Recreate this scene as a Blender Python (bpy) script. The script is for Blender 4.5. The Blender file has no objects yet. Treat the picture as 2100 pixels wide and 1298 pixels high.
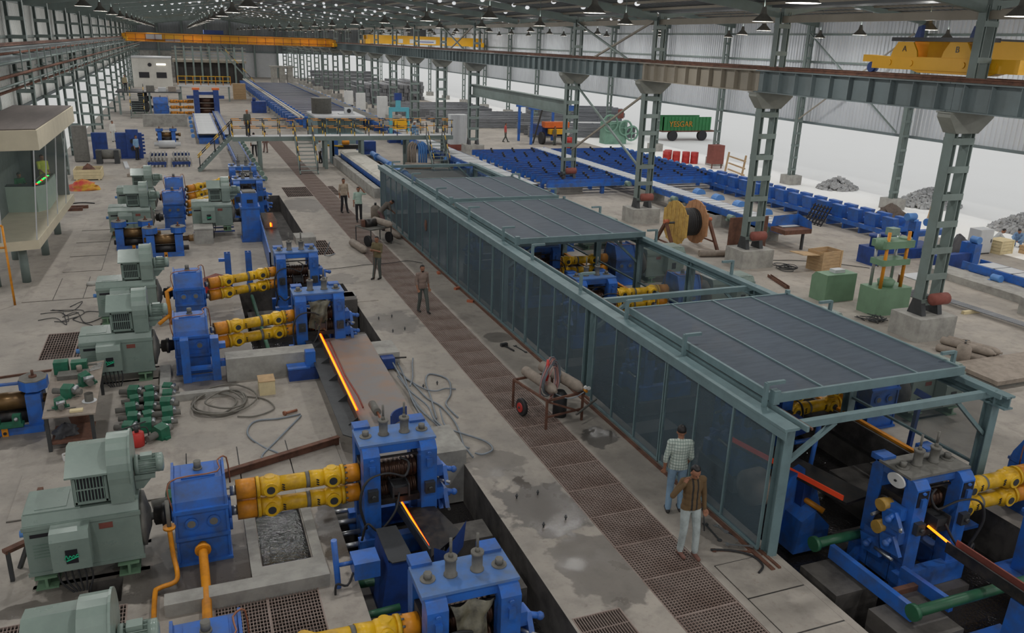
import bpy, math, random
from mathutils import Vector, Matrix
random.seed(7)
SC = bpy.context.scene; COL = SC.collection
# ---------------------------------------------------------------- camera, sky, exposure
cam = bpy.data.cameras.new('camera'); CAM = bpy.data.objects.new('camera', cam); COL.objects.link(CAM)
FPX = 1678.66; YAW, PIT, ROL = (math.radians(a) for a in (21.908, 18.3745, 1.956))
fw = Vector((math.sin(YAW)*math.cos(PIT), math.cos(YAW)*math.cos(PIT), -math.sin(PIT)))
r0 = Vector((math.cos(YAW), -math.sin(YAW), 0)); u0 = r0.cross(fw)
rt = math.cos(ROL)*r0+math.sin(ROL)*u0; up = -math.sin(ROL)*r0+math.cos(ROL)*u0
CAM.matrix_world = Matrix(((rt.x, up.x, -fw.x, 0), (rt.y, up.y, -fw.y, 0), (rt.z, up.z, -fw.z, 8.5), (0, 0, 0, 1)))
cam.sensor_fit = 'HORIZONTAL'; cam.sensor_width = 36; cam.lens = FPX/2100*36; cam.clip_end = 900
SC.camera = CAM
wd = bpy.data.worlds.new('overcast_sky'); SC.world = wd; wd.use_nodes = True
bg = wd.node_tree.nodes['Background']; bg.inputs[0].default_value = (0.97, 0.985, 1.0, 1); bg.inputs[1].default_value = 0.66
vs = SC.view_settings; vs.view_transform = 'Standard'; vs.look = 'None'; vs.exposure = 0.0; vs.gamma = 1.0; vs.use_curve_mapping = False
SC.cycles.max_bounces = 6; SC.cycles.diffuse_bounces = 3; SC.cycles.transparent_max_bounces = 16
FILL_DISK_W = 116.0; FILL_BULB_W = 68.0         # watts of the fill lights added inside each high-bay lamp
# ---------------------------------------------------------------- materials
def lin(c): return tuple((x/255/12.92 if x/255 <= .04045 else ((x/255+.055)/1.055)**2.4) for x in c)+(1,)
MATS = {}
def mat(name, rgb, rough=.55, metal=0., dirt=.25, scale=3., drgb=None, emit=0., alpha=1., bump=0., trans=0., spec=.5, stretch=None):
    if name in MATS: return MATS[name]
    m = bpy.data.materials.new(name); m.use_nodes = True; MATS[name] = m
    nt = m.node_tree; p = nt.nodes['Principled BSDF']; L = nt.links.new
    base = lin(rgb)
    p.inputs['Roughness'].default_value = rough; p.inputs['Metallic'].default_value = metal
    p.inputs['Base Color'].default_value = base; p.inputs['Specular IOR Level'].default_value = spec
    if dirt > 0 or bump > 0:
        tc = nt.nodes.new('ShaderNodeTexCoord'); n = nt.nodes.new('ShaderNodeTexNoise')
        n.inputs['Scale'].default_value = scale; n.inputs['Detail'].default_value = 6; n.inputs['Roughness'].default_value = .65
        if stretch:
            mp = nt.nodes.new('ShaderNodeMapping'); mp.inputs['Scale'].default_value = stretch
            L(tc.outputs['Object'], mp.inputs[0]); L(mp.outputs[0], n.inputs[0])
        else: L(tc.outputs['Object'], n.inputs[0])
        if dirt > 0:
            r = nt.nodes.new('ShaderNodeMapRange'); r.inputs[1].default_value = .42; r.inputs[2].default_value = .72
            r.inputs[3].default_value = 0; r.inputs[4].default_value = min(1., dirt*1.6); L(n.outputs[0], r.inputs[0])
            mx = nt.nodes.new('ShaderNodeMix'); mx.data_type = 'RGBA'; mx.inputs[6].default_value = base
            d = lin(drgb) if drgb else tuple(c*.45+.012 for c in base[:3])+(1,)
            mx.inputs[7].default_value = d; L(r.outputs[0], mx.inputs[0]); L(mx.outputs[2], p.inputs['Base Color'])
            r2 = nt.nodes.new('ShaderNodeMapRange'); r2.inputs[3].default_value = max(.05, rough-.12); r2.inputs[4].default_value = min(1, rough+.2)
            L(n.outputs[0], r2.inputs[0]); L(r2.outputs[0], p.inputs['Roughness'])
        if bump > 0:
            b = nt.nodes.new('ShaderNodeBump'); b.inputs['Strength'].default_value = bump; b.inputs['Distance'].default_value = .02
            L(n.outputs[0], b.inputs['Height']); L(b.outputs[0], p.inputs['Normal'])
    if emit:
        p.inputs['Emission Color'].default_value = base; p.inputs['Emission Strength'].default_value = emit
    if alpha < 1:
        t = nt.nodes.new('ShaderNodeBsdfTransparent'); ms = nt.nodes.new('ShaderNodeMixShader'); ms.inputs[0].default_value = alpha
        L(t.outputs[0], ms.inputs[1]); L(p.outputs[0], ms.inputs[2]); L(ms.outputs[0], nt.nodes['Material Output'].inputs[0])
    return m
BLUE = mat('blue_enamel', (46, 104, 190), .34, dirt=.5, scale=2.6, drgb=(70, 80, 96), spec=.5)
BLUET = mat('dusty_blue_top', (84, 126, 190), .3, dirt=.5, scale=3, drgb=(98, 110, 126))
NAVY = mat('navy_enamel', (34, 68, 138), .45, dirt=.35, scale=2.5, drgb=(30, 36, 52))
YEL = mat('yellow_enamel', (232, 184, 32), .36, dirt=.38, scale=3, drgb=(120, 80, 24))
ORA = mat('amber_enamel', (222, 144, 26), .4, dirt=.4, scale=3, drgb=(120, 70, 24))
CRANE = mat('crane_yellow', (240, 178, 20), .45, dirt=.12, scale=.7)
GRNG = mat('grey_green_enamel', (132, 148, 140), .27, dirt=.22, scale=2, drgb=(96, 112, 106))
GRNG2 = mat('old_grey_green', (126, 150, 138), .45, dirt=.35, scale=2, drgb=(70, 82, 78))
PRESS = mat('press_green', (112, 144, 116), .45, dirt=.2, scale=2)
DKGRN = mat('dark_green_paint', (34, 104, 78), .5, dirt=.4, scale=5, drgb=(34, 44, 38))
STEEL = mat('grey_blue_steel', (118, 132, 128), .5, dirt=.3, scale=1.2, drgb=(96, 102, 96))
CAGE = mat('cage_steel', (112, 136, 140), .45, dirt=.25, scale=2, drgb=(70, 84, 86))
GIRD = mat('girder_grey', (108, 120, 122), .5, dirt=.25, scale=.8, drgb=(84, 88, 84))
GIRDB = mat('girder_buff', (150, 142, 128), .55, dirt=.2, scale=.8)
RUST = mat('rusty_steel', (112, 76, 60), .75, dirt=.5, scale=4, drgb=(58, 42, 38))
RUSTO = mat('rust_plate', (128, 124, 122), .5, dirt=.6, scale=1.1, drgb=(156, 124, 102), bump=.1)
DARK = mat('oily_black', (34, 33, 34), .4, dirt=.5, scale=5, drgb=(70, 62, 54))
DKST = mat('dark_steel', (72, 74, 76), .42, metal=.4, dirt=.4, scale=4)
BRT = mat('bright_steel', (176, 178, 180), .3, metal=.8, dirt=.2, scale=5)
SCREW = mat('dusty_grey_steel', (112, 110, 104), .6, dirt=.4, scale=6)
ROLL = mat('roll_iron', (92, 66, 52), .3, metal=.5, dirt=.5, scale=6, drgb=(40, 34, 32), stretch=(8, 1, 1))
CONC = mat('concrete_block', (166, 164, 158), .9, dirt=.45, scale=2, drgb=(112, 110, 106), bump=.35)
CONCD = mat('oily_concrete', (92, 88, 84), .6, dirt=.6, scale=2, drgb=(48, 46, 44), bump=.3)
WOOD = mat('crate_wood', (188, 158, 120), .8, dirt=.35, scale=3, stretch=(1, 1, 6))
PALE = mat('pale_wood', (214, 198, 158), .8, dirt=.25, scale=3)
SPOOL = mat('spool_wood', (196, 160, 84), .8, dirt=.45, scale=4, drgb=(130, 96, 60))
SPOOL2 = mat('spool_wood_red', (186, 138, 100), .8, dirt=.35, scale=4)
RUB = mat('black_rubber', (42, 42, 44), .6, dirt=.2, scale=6)
HOSE = mat('grey_hose', (128, 136, 144), .5, dirt=.25, scale=6)
RED = mat('red_paint', (190, 50, 44), .45, dirt=.3, scale=4)
REDD = mat('oxide_red', (136, 76, 66), .7, dirt=.3, scale=4)
COPP = mat('copper_pipe', (150, 98, 74), .4, metal=.3, dirt=.3, scale=6)
PGRN = mat('pipe_green', (44, 96, 68), .35, dirt=.35, scale=4)
LBLUE = mat('light_blue_paint', (86, 140, 206), .4, dirt=.2, scale=3)
TEAL = mat('teal_paint', (96, 178, 196), .45, dirt=.15, scale=3)
WHITE = mat('white_paint', (226, 226, 224), .5, dirt=.12, scale=2)
SHEET = mat('galvanised_sheet', (206, 210, 214), .42, metal=.25, dirt=.16, scale=.5, drgb=(150, 154, 158), stretch=(1, 1, .2))
SHEETW = mat('white_sheet', (222, 224, 220), .6, dirt=.18, scale=.6, drgb=(170, 172, 168))
ROOF = mat('roof_sheet', (96, 100, 102), .5, dirt=.2, scale=.4)
MESHW = mat('woven_wire_mesh', (88, 108, 118), .5, dirt=.2, scale=3, alpha=.46)
MESHR = mat('perforated_roof_mesh', (78, 90, 104), .55, dirt=.3, scale=1.5, alpha=.78, stretch=(1, 6, 1))
GLASS = mat('tinted_glass', (150, 170, 165), .06, dirt=0, alpha=.14)
HOT = mat('glowing_steel', (255, 140, 22), .5, dirt=0, emit=2.2)
HOTE = mat('glowing_steel_edge', (255, 56, 14), .5, dirt=0, emit=1.6)
HEADM = mat('column_head_grey', (138, 140, 132), .5, dirt=.3, scale=1.2)
DOME = mat('daylit_rooflight', (250, 252, 255), .5, dirt=0, emit=.5)
LAMPE = mat('lamp_face', (255, 250, 235), .5, dirt=0, emit=1.5)
LED = mat('green_led', (40, 255, 90), .5, dirt=0, emit=2)
LEDR = mat('red_led', (255, 50, 30), .5, dirt=0, emit=1.5)
CREAM = mat('cabin_cream', (206, 196, 172), .55, dirt=.12, scale=2)
CABW = mat('office_white', (216, 214, 206), .7, dirt=.15, scale=1)
ROOFD = mat('cabin_roof_felt', (108, 100, 96), .8, dirt=.3, scale=2, stretch=(1, .15, 1))
CANV = mat('oily_canvas', (104, 100, 84), .35, dirt=.6, scale=5, drgb=(44, 42, 36), bump=.6)
INSUL = mat('white_insulation', (206, 202, 192), .8, dirt=.35, scale=2, bump=.2)
BRICK = mat('firebrick', (190, 110, 80), .85, dirt=.2, scale=8)
CYL = mat('dusty_cylinder', (150, 138, 126), .65, dirt=.4, scale=5)
TARP = mat('dark_tarpaulin', (66, 66, 70), .45, dirt=.4, scale=5, bump=.5)
STONE = mat('limestone', (176, 176, 176), .9, dirt=.3, scale=2)
BARK = mat('grey_bar_stock', (142, 144, 148), .5, metal=.3, dirt=.45, scale=3, stretch=(.3, 4, 4))
GRATE = mat('grating_steel', (150, 134, 126), .6, dirt=.45, scale=.8, drgb=(104, 78, 66))
BLKW = mat('black_panel', (34, 34, 40), .4, dirt=0)
LGREY = mat('light_grey_panel', (196, 198, 200), .5, dirt=.1, scale=2)
LORRY = mat('lorry_green', (52, 128, 74), .6, dirt=.3, scale=2)
CHALK = mat('chalk_white', (225, 225, 218), .8, dirt=.15, scale=8)
BLKYEL = YEL
def wetmat():
    m = bpy.data.materials.new('rippling_water'); m.use_nodes = True; nt = m.node_tree; p = nt.nodes['Principled BSDF']; L = nt.links.new
    p.inputs['Base Color'].default_value = lin((40, 38, 38)); p.inputs['Roughness'].default_value = .06; p.inputs['Specular IOR Level'].default_value = .9
    tc = nt.nodes.new('ShaderNodeTexCoord'); n = nt.nodes.new('ShaderNodeTexNoise'); n.inputs['Scale'].default_value = 16; n.inputs['Detail'].default_value = 3
    b = nt.nodes.new('ShaderNodeBump'); b.inputs['Strength'].default_value = .7; b.inputs['Distance'].default_value = .04
    L(tc.outputs['Object'], n.inputs[0]); L(n.outputs[0], b.inputs['Height']); L(b.outputs[0], p.inputs['Normal'])
    return m
WATER = wetmat()
STAINS = [(5.85, 12.6, .9, 1.2, .8), (6.0, 10.6, .8, 1.3, .6), (5.6, 14.6, .7, .7, .5), (8.3, 15.0, .55, .55, .8), (8.4, 22.0, .5, .5, .6), (5.7, 24.2, .9, 1.2, .55), (8.6, 10.8, .35, .6, .55), (-.4, 12.6, 1.6, .8, .9), (-2.0, 12.7, .8, .6, .7), (2.0, 13.2, .4, 1.4, .85), (.0, 21.2, .9, 1.2, .7), (1.0, 24, .9, 3, .7), (-2.2, 18.3, .9, 1.1, .55), (-4.2, 18.9, 1.0, .6, .6), (5.6, 44.5, 1.2, 2.2, .6), (-2.9, 12.45, .5, .22, .7), (4.9, 29.6, .8, .8, .4), (8.6, 43, .5, 1.6, .4), (15, 8, 1.5, 3, .4)]
def floormat():
    m = bpy.data.materials.new('worn_concrete_floor'); m.use_nodes = True; nt = m.node_tree; p = nt.nodes['Principled BSDF']; L = nt.links.new; N = nt.nodes.new
    tc = N('ShaderNodeTexCoord')
    def noise(s, d=6, st=None):
        n = N('ShaderNodeTexNoise'); n.inputs['Scale'].default_value = s; n.inputs['Detail'].default_value = d; n.inputs['Roughness'].default_value = .62
        if st:
            mp = N('ShaderNodeMapping'); mp.inputs['Scale'].default_value = st; L(tc.outputs['Object'], mp.inputs[0]); L(mp.outputs[0], n.inputs[0])
        else: L(tc.outputs['Object'], n.inputs[0])
        return n.outputs[0]
    def rng(v, a, b, c=0., d=1.):
        r = N('ShaderNodeMapRange'); r.inputs[1].default_value = a; r.inputs[2].default_value = b; r.inputs[3].default_value = c; r.inputs[4].default_value = d
        L(v, r.inputs[0]); return r.outputs[0]
    def mix(f, a, b):
        x = N('ShaderNodeMix'); x.data_type = 'RGBA'; L(f, x.inputs[0])
        for k, c in ((6, a), (7, b)):
            if isinstance(c, tuple): x.inputs[k].default_value = c
            else: L(c, x.inputs[k])
        return x.outputs[2]
    c = mix(rng(noise(.35), .35, .65), lin((176, 168, 158)), lin((152, 146, 138)))
    c = mix(rng(noise(2.6, 9), .5, .75, 0, .6), c, lin((122, 116, 110)))
    c = mix(rng(noise(.8, 7, (1, .5, 1)), .58, .68, 0, .5), c, lin((118, 112, 107)))
    c = mix(rng(noise(12, 5), .58, .75, 0, .45), c, lin((128, 108, 94)))
    # oil stains and spills, each with its own outline
    dn = N('ShaderNodeTexNoise'); dn.inputs['Scale'].default_value = 2.2; dn.inputs['Detail'].default_value = 5; L(tc.outputs['Object'], dn.inputs[0])
    wet = None
    for x, y, rx, ry, k in STAINS:
        mp = N('ShaderNodeMapping'); mp.inputs['Location'].default_value = (-x/rx, -y/ry, 0); mp.inputs['Scale'].default_value = (1/rx, 1/ry, 0); L(tc.outputs['Object'], mp.inputs[0])
        ln = N('ShaderNodeVectorMath'); ln.operation = 'LENGTH'; L(mp.outputs[0], ln.inputs[0])
        ad = N('ShaderNodeMath'); ad.operation = 'MULTIPLY_ADD'; L(dn.outputs[0], ad.inputs[0]); ad.inputs[1].default_value = 1.5; L(ln.outputs[1], ad.inputs[2])
        v = rng(ad.outputs[0], 1.6, 1.7, k, 0)
        if wet is None: wet = v
        else:
            mxn = N('ShaderNodeMath'); mxn.operation = 'MAXIMUM'; L(wet, mxn.inputs[0]); L(v, mxn.inputs[1]); wet = mxn.outputs[0]
    c = mix(wet, c, lin((74, 69, 65)))
    # general oiliness near the mill bays
    sx = N('ShaderNodeSeparateXYZ'); L(tc.outputs['Object'], sx.inputs[0])
    near = rng(sx.outputs[1], 15, 30, 1, 0)
    st = rng(noise(.9, 8), .46, .6)
    ml = N('ShaderNodeMath'); ml.operation = 'MULTIPLY'; L(near, ml.inputs[0]); L(st, ml.inputs[1])
    ml2 = N('ShaderNodeMath'); ml2.operation = 'MULTIPLY'; L(ml.outputs[0], ml2.inputs[0]); ml2.inputs[1].default_value = .3
    c = mix(ml2.outputs[0], c, lin((98, 92, 86)))
    L(c, p.inputs['Base Color'])
    rw = N('ShaderNodeMath'); rw.operation = 'SUBTRACT'; L(rng(ml.outputs[0], 0, 1, .82, .5), rw.inputs[0]); L(rng(wet, 0, 1, 0, .48), rw.inputs[1])
    L(rw.outputs[0], p.inputs['Roughness'])
    b = N('ShaderNodeBump'); b.inputs['Strength'].default_value = .2; b.inputs['Distance'].default_value = .02; L(noise(9, 8), b.inputs['Height']); L(b.outputs[0], p.inputs['Normal'])
    return m
FLOOR = floormat()
GROUND = mat('daylight_white_ground', (248, 247, 244), .9, dirt=.05, scale=.15, drgb=(236, 232, 226))  # white also paints strong daylight on the strip inside the open side
# ---------------------------------------------------------------- mesh builder
class B:
    def __init__(s): s.v = []; s.f = []; s.sm = []; s.mi = []
    def add(s, vs, fs, sm=False, mi=0):
        o = len(s.v); s.v += [tuple(v) for v in vs]; s.f += [tuple(i+o for i in f) for f in fs]
        s.sm += ([sm]*len(fs) if isinstance(sm, bool) else sm); s.mi += [mi]*len(fs); return s
    def box(s, x0, x1, y0, y1, z0, z1, mi=0):
        return s.add([(x, y, z) for x in (x0, x1) for y in (y0, y1) for z in (z0, z1)],
                     [(0, 1, 3, 2), (4, 6, 7, 5), (0, 4, 5, 1), (2, 3, 7, 6), (0, 2, 6, 4), (1, 5, 7, 3)], False, mi)
    def cb(s, c, d, rz=0, rx=0, ry=0, mi=0):
        R = Matrix.Rotation(rz, 3, 'Z') @ Matrix.Rotation(ry, 3, 'Y') @ Matrix.Rotation(rx, 3, 'X'); C = Vector(c)
        return s.add([C+R @ Vector((sx*d[0]/2, sy*d[1]/2, sz*d[2]/2)) for sx in (-1, 1) for sy in (-1, 1) for sz in (-1, 1)],
                     [(0, 1, 3, 2), (4, 6, 7, 5), (0, 4, 5, 1), (2, 3, 7, 6), (0, 2, 6, 4), (1, 5, 7, 3)], False, mi)
    def bar(s, p, q, w, h=None, mi=0):
        h = h or w; p = Vector(p); q = Vector(q); d = (q-p).normalized()
        a = d.cross(Vector((0, 0, 1))) if abs(d.z) < .999 else Vector((1, 0, 0)); a.normalize(); b = a.cross(d)
        vs = [e+a*(sx*w/2)+b*(sy*h/2) for e in (p, q) for sx in (-1, 1) for sy in (-1, 1)]
        return s.add(vs, [(0, 1, 3, 2), (4, 6, 7, 5), (0, 4, 5, 1), (2, 3, 7, 6), (0, 2, 6, 4), (1, 5, 7, 3)], False, mi)
    def cyl(s, p, q, r, r2=None, n=10, cap=True, mi=0):
        r2 = r if r2 is None else r2; p = Vector(p); q = Vector(q); d = (q-p).normalized()
        a = d.orthogonal().normalized(); b = d.cross(a); vs = []
        for e, rr in ((p, r), (q, r2)):
            for i in range(n):
                t = 2*math.pi*i/n; vs.append(e+(a*math.cos(t)+b*math.sin(t))*rr)
        fs = [(i, (i+1) % n, n+(i+1) % n, n+i) for i in range(n)]; sm = [True]*n
        if cap: fs += [tuple(range(n))[::-1], tuple(range(n, 2*n))]; sm += [False, False]
        return s.add(vs, fs, sm, mi)
    def tube(s, pts, r, n=6, closed=False, mi=0):
        P = [Vector(p) for p in pts]; m = len(P); vs = []; a = None
        for i in range(m):
            d = (P[(i+1) % m if closed else min(i+1, m-1)]-P[(i-1) % m if closed else max(i-1, 0)])
            if d.length < 1e-9: d = Vector((0, 0, 1))
            d.normalize()
            a = d.orthogonal() if a is None else a-d*a.dot(d)
            if a.length < 1e-6: a = d.orthogonal()
            a.normalize(); b = d.cross(a)
            rr = r[i] if isinstance(r, (list, tuple)) else r
            vs += [P[i]+(a*math.cos(2*math.pi*k/n)+b*math.sin(2*math.pi*k/n))*rr for k in range(n)]
        fs = [(i*n+k, i*n+(k+1) % n, ((i+1) % m)*n+(k+1) % n, ((i+1) % m)*n+k) for i in range(m if closed else m-1) for k in range(n)]
        sm = [True]*len(fs)
        if not closed: fs += [tuple(range(n))[::-1], tuple(range((m-1)*n, m*n))]; sm += [False, False]
        return s.add(vs, fs, sm, mi)
    def pri(s, poly, ax, a, b, mi=0):
        n = len(poly); f = {'x': lambda u, v, w: (w, u, v), 'y': lambda u, v, w: (u, w, v), 'z': lambda u, v, w: (u, v, w)}[ax]
        vs = [f(u, v, a) for u, v in poly]+[f(u, v, b) for u, v in poly]
        return s.add(vs, [tuple(range(n))[::-1], tuple(range(n, 2*n))]+[(i, (i+1) % n, n+(i+1) % n, n+i) for i in range(n)], False, mi)
    def lathe(s, prof, p, d, n=16, mi=0, cap=True):
        p = Vector(p); d = Vector(d).normalized(); a = d.orthogonal().normalized(); b = d.cross(a); m = len(prof); vs = []
        for h, r in prof: vs += [p+d*h+(a*math.cos(2*math.pi*k/n)+b*math.sin(2*math.pi*k/n))*max(r, 1e-4) for k in range(n)]
        fs = [(i*n+k, i*n+(k+1) % n, (i+1)*n+(k+1) % n, (i+1)*n+k) for i in range(m-1) for k in range(n)]
        sm = [abs(prof[i+1][0]-prof[i][0]) > 1e-4 for i in range(m-1) for k in range(n)]
        if cap: fs += [tuple(range(n))[::-1], tuple(range((m-1)*n, m*n))]; sm += [False, False]
        return s.add(vs, fs, sm, mi)
    def ball(s, c, r, nu=10, nv=6, mi=0):
        if not isinstance(r, (tuple, list)): r = (r, r, r)
        vs = [(c[0], c[1], c[2]-r[2])]
        for j in range(1, nv):
            ph = -math.pi/2+math.pi*j/nv
            vs += [(c[0]+r[0]*math.cos(ph)*math.cos(2*math.pi*i/nu), c[1]+r[1]*math.cos(ph)*math.sin(2*math.pi*i/nu), c[2]+r[2]*math.sin(ph)) for i in range(nu)]
        vs.append((c[0], c[1], c[2]+r[2])); t = len(vs)-1; fs = [(0, 1+(i+1) % nu, 1+i) for i in range(nu)]
        for j in range(nv-2):
            o = 1+j*nu; fs += [(o+i, o+(i+1) % nu, o+nu+(i+1) % nu, o+nu+i) for i in range(nu)]
        o = 1+(nv-2)*nu; fs += [(o+i, o+(i+1) % nu, t) for i in range(nu)]
        return s.add(vs, fs, True, mi)
    def xf(s, M):
        s.v = [tuple(M @ Vector(v)) for v in s.v]; return s
    def mx(s, k=-1):
        s.v = [(x*k, y, z) for x, y, z in s.v]; return s
    def mesh(s, name, mats):
        me = bpy.data.meshes.new(name); me.from_pydata(s.v, [], s.f)
        me.polygons.foreach_set('use_smooth', s.sm)
        mats = mats if isinstance(mats, (list, tuple)) else [mats]
        for m in mats: me.materials.append(m)
        if len(mats) > 1: me.polygons.foreach_set('material_index', s.mi)
        return me
    def mk(s, name, mats, par=None, **k): return link(name, s.mesh(name, mats), par, **k)
def link(name, me, par=None, label=None, cat=None, group=None, kind=None, loc=None, rz=0, rot=None, sc=None):
    o = bpy.data.objects.new(name, me); COL.objects.link(o)
    if par: o.parent = par
    if loc: o.location = loc
    if rot: o.rotation_euler = rot
    elif rz: o.rotation_euler = (0, 0, rz)
    if sc: o.scale = sc
    if label: o['label'] = label
    if cat: o['category'] = cat
    if group: o['group'] = group
    if kind: o['kind'] = kind
    return o
def thing(name, label, cat, loc=(0, 0, 0), rz=0, group=None): return link(name, None, None, label, cat, group, None, loc, rz)
def copytree(o, par=None, loc=None, rz=None, label=None, group=None):
    c = o.copy(); COL.objects.link(c); c.parent = par
    if loc: c.location = loc
    if rz is not None: c.rotation_euler = (0, 0, rz)
    if label: c['label'] = label
    if group: c['group'] = group
    for ch in list(o.children): copytree(ch, c)
    return c
def arc(cx, cy, r, a0, a1, n): return [(cx+r*math.cos(a0+(a1-a0)*i/n), cy+r*math.sin(a0+(a1-a0)*i/n)) for i in range(n+1)]
def smooth(pts, k=5):
    P = [Vector(p) for p in pts]; out = []
    for i in range(len(P)-1):
        a, b, c, d = P[max(i-1, 0)], P[i], P[i+1], P[min(i+2, len(P)-1)]
        for j in range(k):
            t = j/k; out.append(.5*((2*b)+(c-a)*t+(2*a-5*b+4*c-d)*t*t+(3*b-a-3*c+d)*t**3))
    return out+[P[-1]]
def textmesh(txt, size, mat_, depth=.004):
    cu = bpy.data.curves.new('lettering', 'FONT'); cu.body = txt; cu.size = size; cu.extrude = depth; cu.align_x = 'CENTER'; cu.align_y = 'CENTER'
    o = bpy.data.objects.new('tmp', cu); COL.objects.link(o); dg = bpy.context.evaluated_depsgraph_get()
    me = bpy.data.meshes.new_from_object(o.evaluated_get(dg)); bpy.data.objects.remove(o); me.materials.clear(); me.materials.append(mat_); return me
# ================================================================ STRUCTURE
FY = [18.4+9.05*k for k in range(-2, 20)]      # frame lines along the hall
FYX = [18.4+9.05*k for k in range(-4, 20)]
PITS = [(2.05, 4.95, 5, 15.2, -1.0), (.62, 1.42, 12.35, 14.5, -.35), (1.3, 4.95, 21.35, 29., -1.0), (2.2, 4.7, 36.3, 47.5, -.9), (9.25, 14.3, 3, 41, -.95),
        (10.1, 13.2, 42, 60, -.7), (6.55, 7.78, 5, 76, -.6), (5.1, 6.55, 46.9, 50.1, -.6), (7.78, 8.15, 46.9, 50.1, -.6), (4.42, 5.45, 33.4, 36, -.6), (5., 5.85, 6.5, 9.5, -.6),
        (-3.9, -1.45, 10.6, 12.1, -.6), (-.2, 1.4, 9.9, 11.6, -.6), (-4.2, -2.5, 23.7, 25.9, -.5), (-2.05, -1.55, 12.2, 12.85, -.8), (-1.75, -1.35, 18.6, 21.0, -.6)]
def build_floor():
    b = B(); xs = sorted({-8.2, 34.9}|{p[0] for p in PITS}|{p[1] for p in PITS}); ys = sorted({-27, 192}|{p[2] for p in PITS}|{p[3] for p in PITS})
    def depth(x, y):
        for p in PITS:
            if p[0] < x < p[1] and p[2] < y < p[3]: return p[4]
        return 0
    D = [[depth((xs[i]+xs[i+1])/2, (ys[j]+ys[j+1])/2) for j in range(len(ys)-1)] for i in range(len(xs)-1)]
    for i in range(len(xs)-1):
        for j in range(len(ys)-1):
            x0, x1, y0, y1, z = xs[i], xs[i+1], ys[j], ys[j+1], D[i][j]
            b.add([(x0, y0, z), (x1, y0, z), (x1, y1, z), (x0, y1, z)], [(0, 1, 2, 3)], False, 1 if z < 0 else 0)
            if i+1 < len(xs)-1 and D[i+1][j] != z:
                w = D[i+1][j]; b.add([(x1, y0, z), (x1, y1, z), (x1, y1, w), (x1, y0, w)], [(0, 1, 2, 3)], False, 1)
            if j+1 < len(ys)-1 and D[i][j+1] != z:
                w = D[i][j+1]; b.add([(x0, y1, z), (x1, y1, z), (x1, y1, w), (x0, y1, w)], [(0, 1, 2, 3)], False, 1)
    b.mk('floor', [FLOOR, CONCD], kind='structure')
build_floor()
FL = bpy.data.objects['floor']
# cover slabs of the cable trenches, each its own piece
def slab(x0, x1, y0, y1, h=.03, m=None): B().box(x0+.012, x1-.012, y0+.012, y1-.012, -.05, h).mk('cover_slab', m or FLOOR, FL)
for i in range(6): slab(-3.6+i*1.02, -2.58+i*1.02, 15.2, 17.0)
for i in range(4): slab(-5.6, -4.3, 13+i*2.1, 15.05+i*2.1)
for i in range(5): slab(-5.4+.9*i, -4.5+.9*i, 29.4, 32.2, .02)
for i in range(4): slab(-4.6, -3.3, 33+2.4*i, 35.3+2.4*i, .02)
for x0, y0, x1, y1 in ((4.95, 26.6, 5.75, 27.7), (9.6, 6.6, 9.2, 7.4)): slab(min(x0, x1), max(x0, x1), y0, y1, .015)
for i in range(5): slab(7.95, 9.1, 5.2+i*.95, 6.14+i*.95, .012)
for x0, x1, y0, y1 in ((-3.6, 2.52, 15.2, 17.0), (-5.6, -4.3, 13, 21.4), (-5.4, -.9, 29.4, 32.2), (-4.6, -3.3, 33, 42.6), (7.95, 9.1, 5.2, 9.95)): B().box(x0, x1, y0, y1, -.04, .004).mk('trench_bed', DARK, FL)
# kerbs
for n, (x0, x1, y0, y1, z0, z1) in enumerate(((9.72, 10.08, 45.6, 60.2, 0, .55), (10.08, 13.2, 60, 60.3, 0, .5), (.5, 2.75, 20.75, 21.3, 0, .62), (-1.1, -.85, 20.0, 22.0, 0, .16), (-1.1, .5, 19.85, 20.05, 0, .16),
        (.42, .6, 11.9, 14.7, -.3, .05), (1.44, 1.62, 12.0, 14.7, -.3, .05), (.42, 1.62, 11.75, 12.3, -.3, .08), (4.35, 5.0, 14.75, 16.0, -.9, .34), (4.4, 5.0, 20.6, 21.6, -.5, .4), (3.9, 4.95, 26.4, 27.0, -.9, .3), (4.1, 4.95, 35.4, 36.4, -.5, .3), (-.9, 1.6, 11.55, 11.85, -.1, .22))):
    B().box(x0, x1, y0, y1, z0, z1).mk('trim_%d' % (n+1), CONC, kind='structure')
# ---- ground outside, drawn in under the roof edge with daylight glare in its colour
B().add([(34.9, -60, -.004), (420, -60, -.004), (420, 420, -.004), (34.9, 420, -.004)], [(0, 1, 2, 3)]).add([(-420, -60, -.06), (-8.2, -60, -.06), (-8.2, 420, -.06), (-420, 420, -.06)], [(0, 1, 2, 3)]).add([(-8.2, 192, -.06), (34.9, 192, -.06), (34.9, 420, -.06), (-8.2, 420, -.06)], [(0, 1, 2, 3)]).mk('ground', GROUND, kind='structure')
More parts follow.
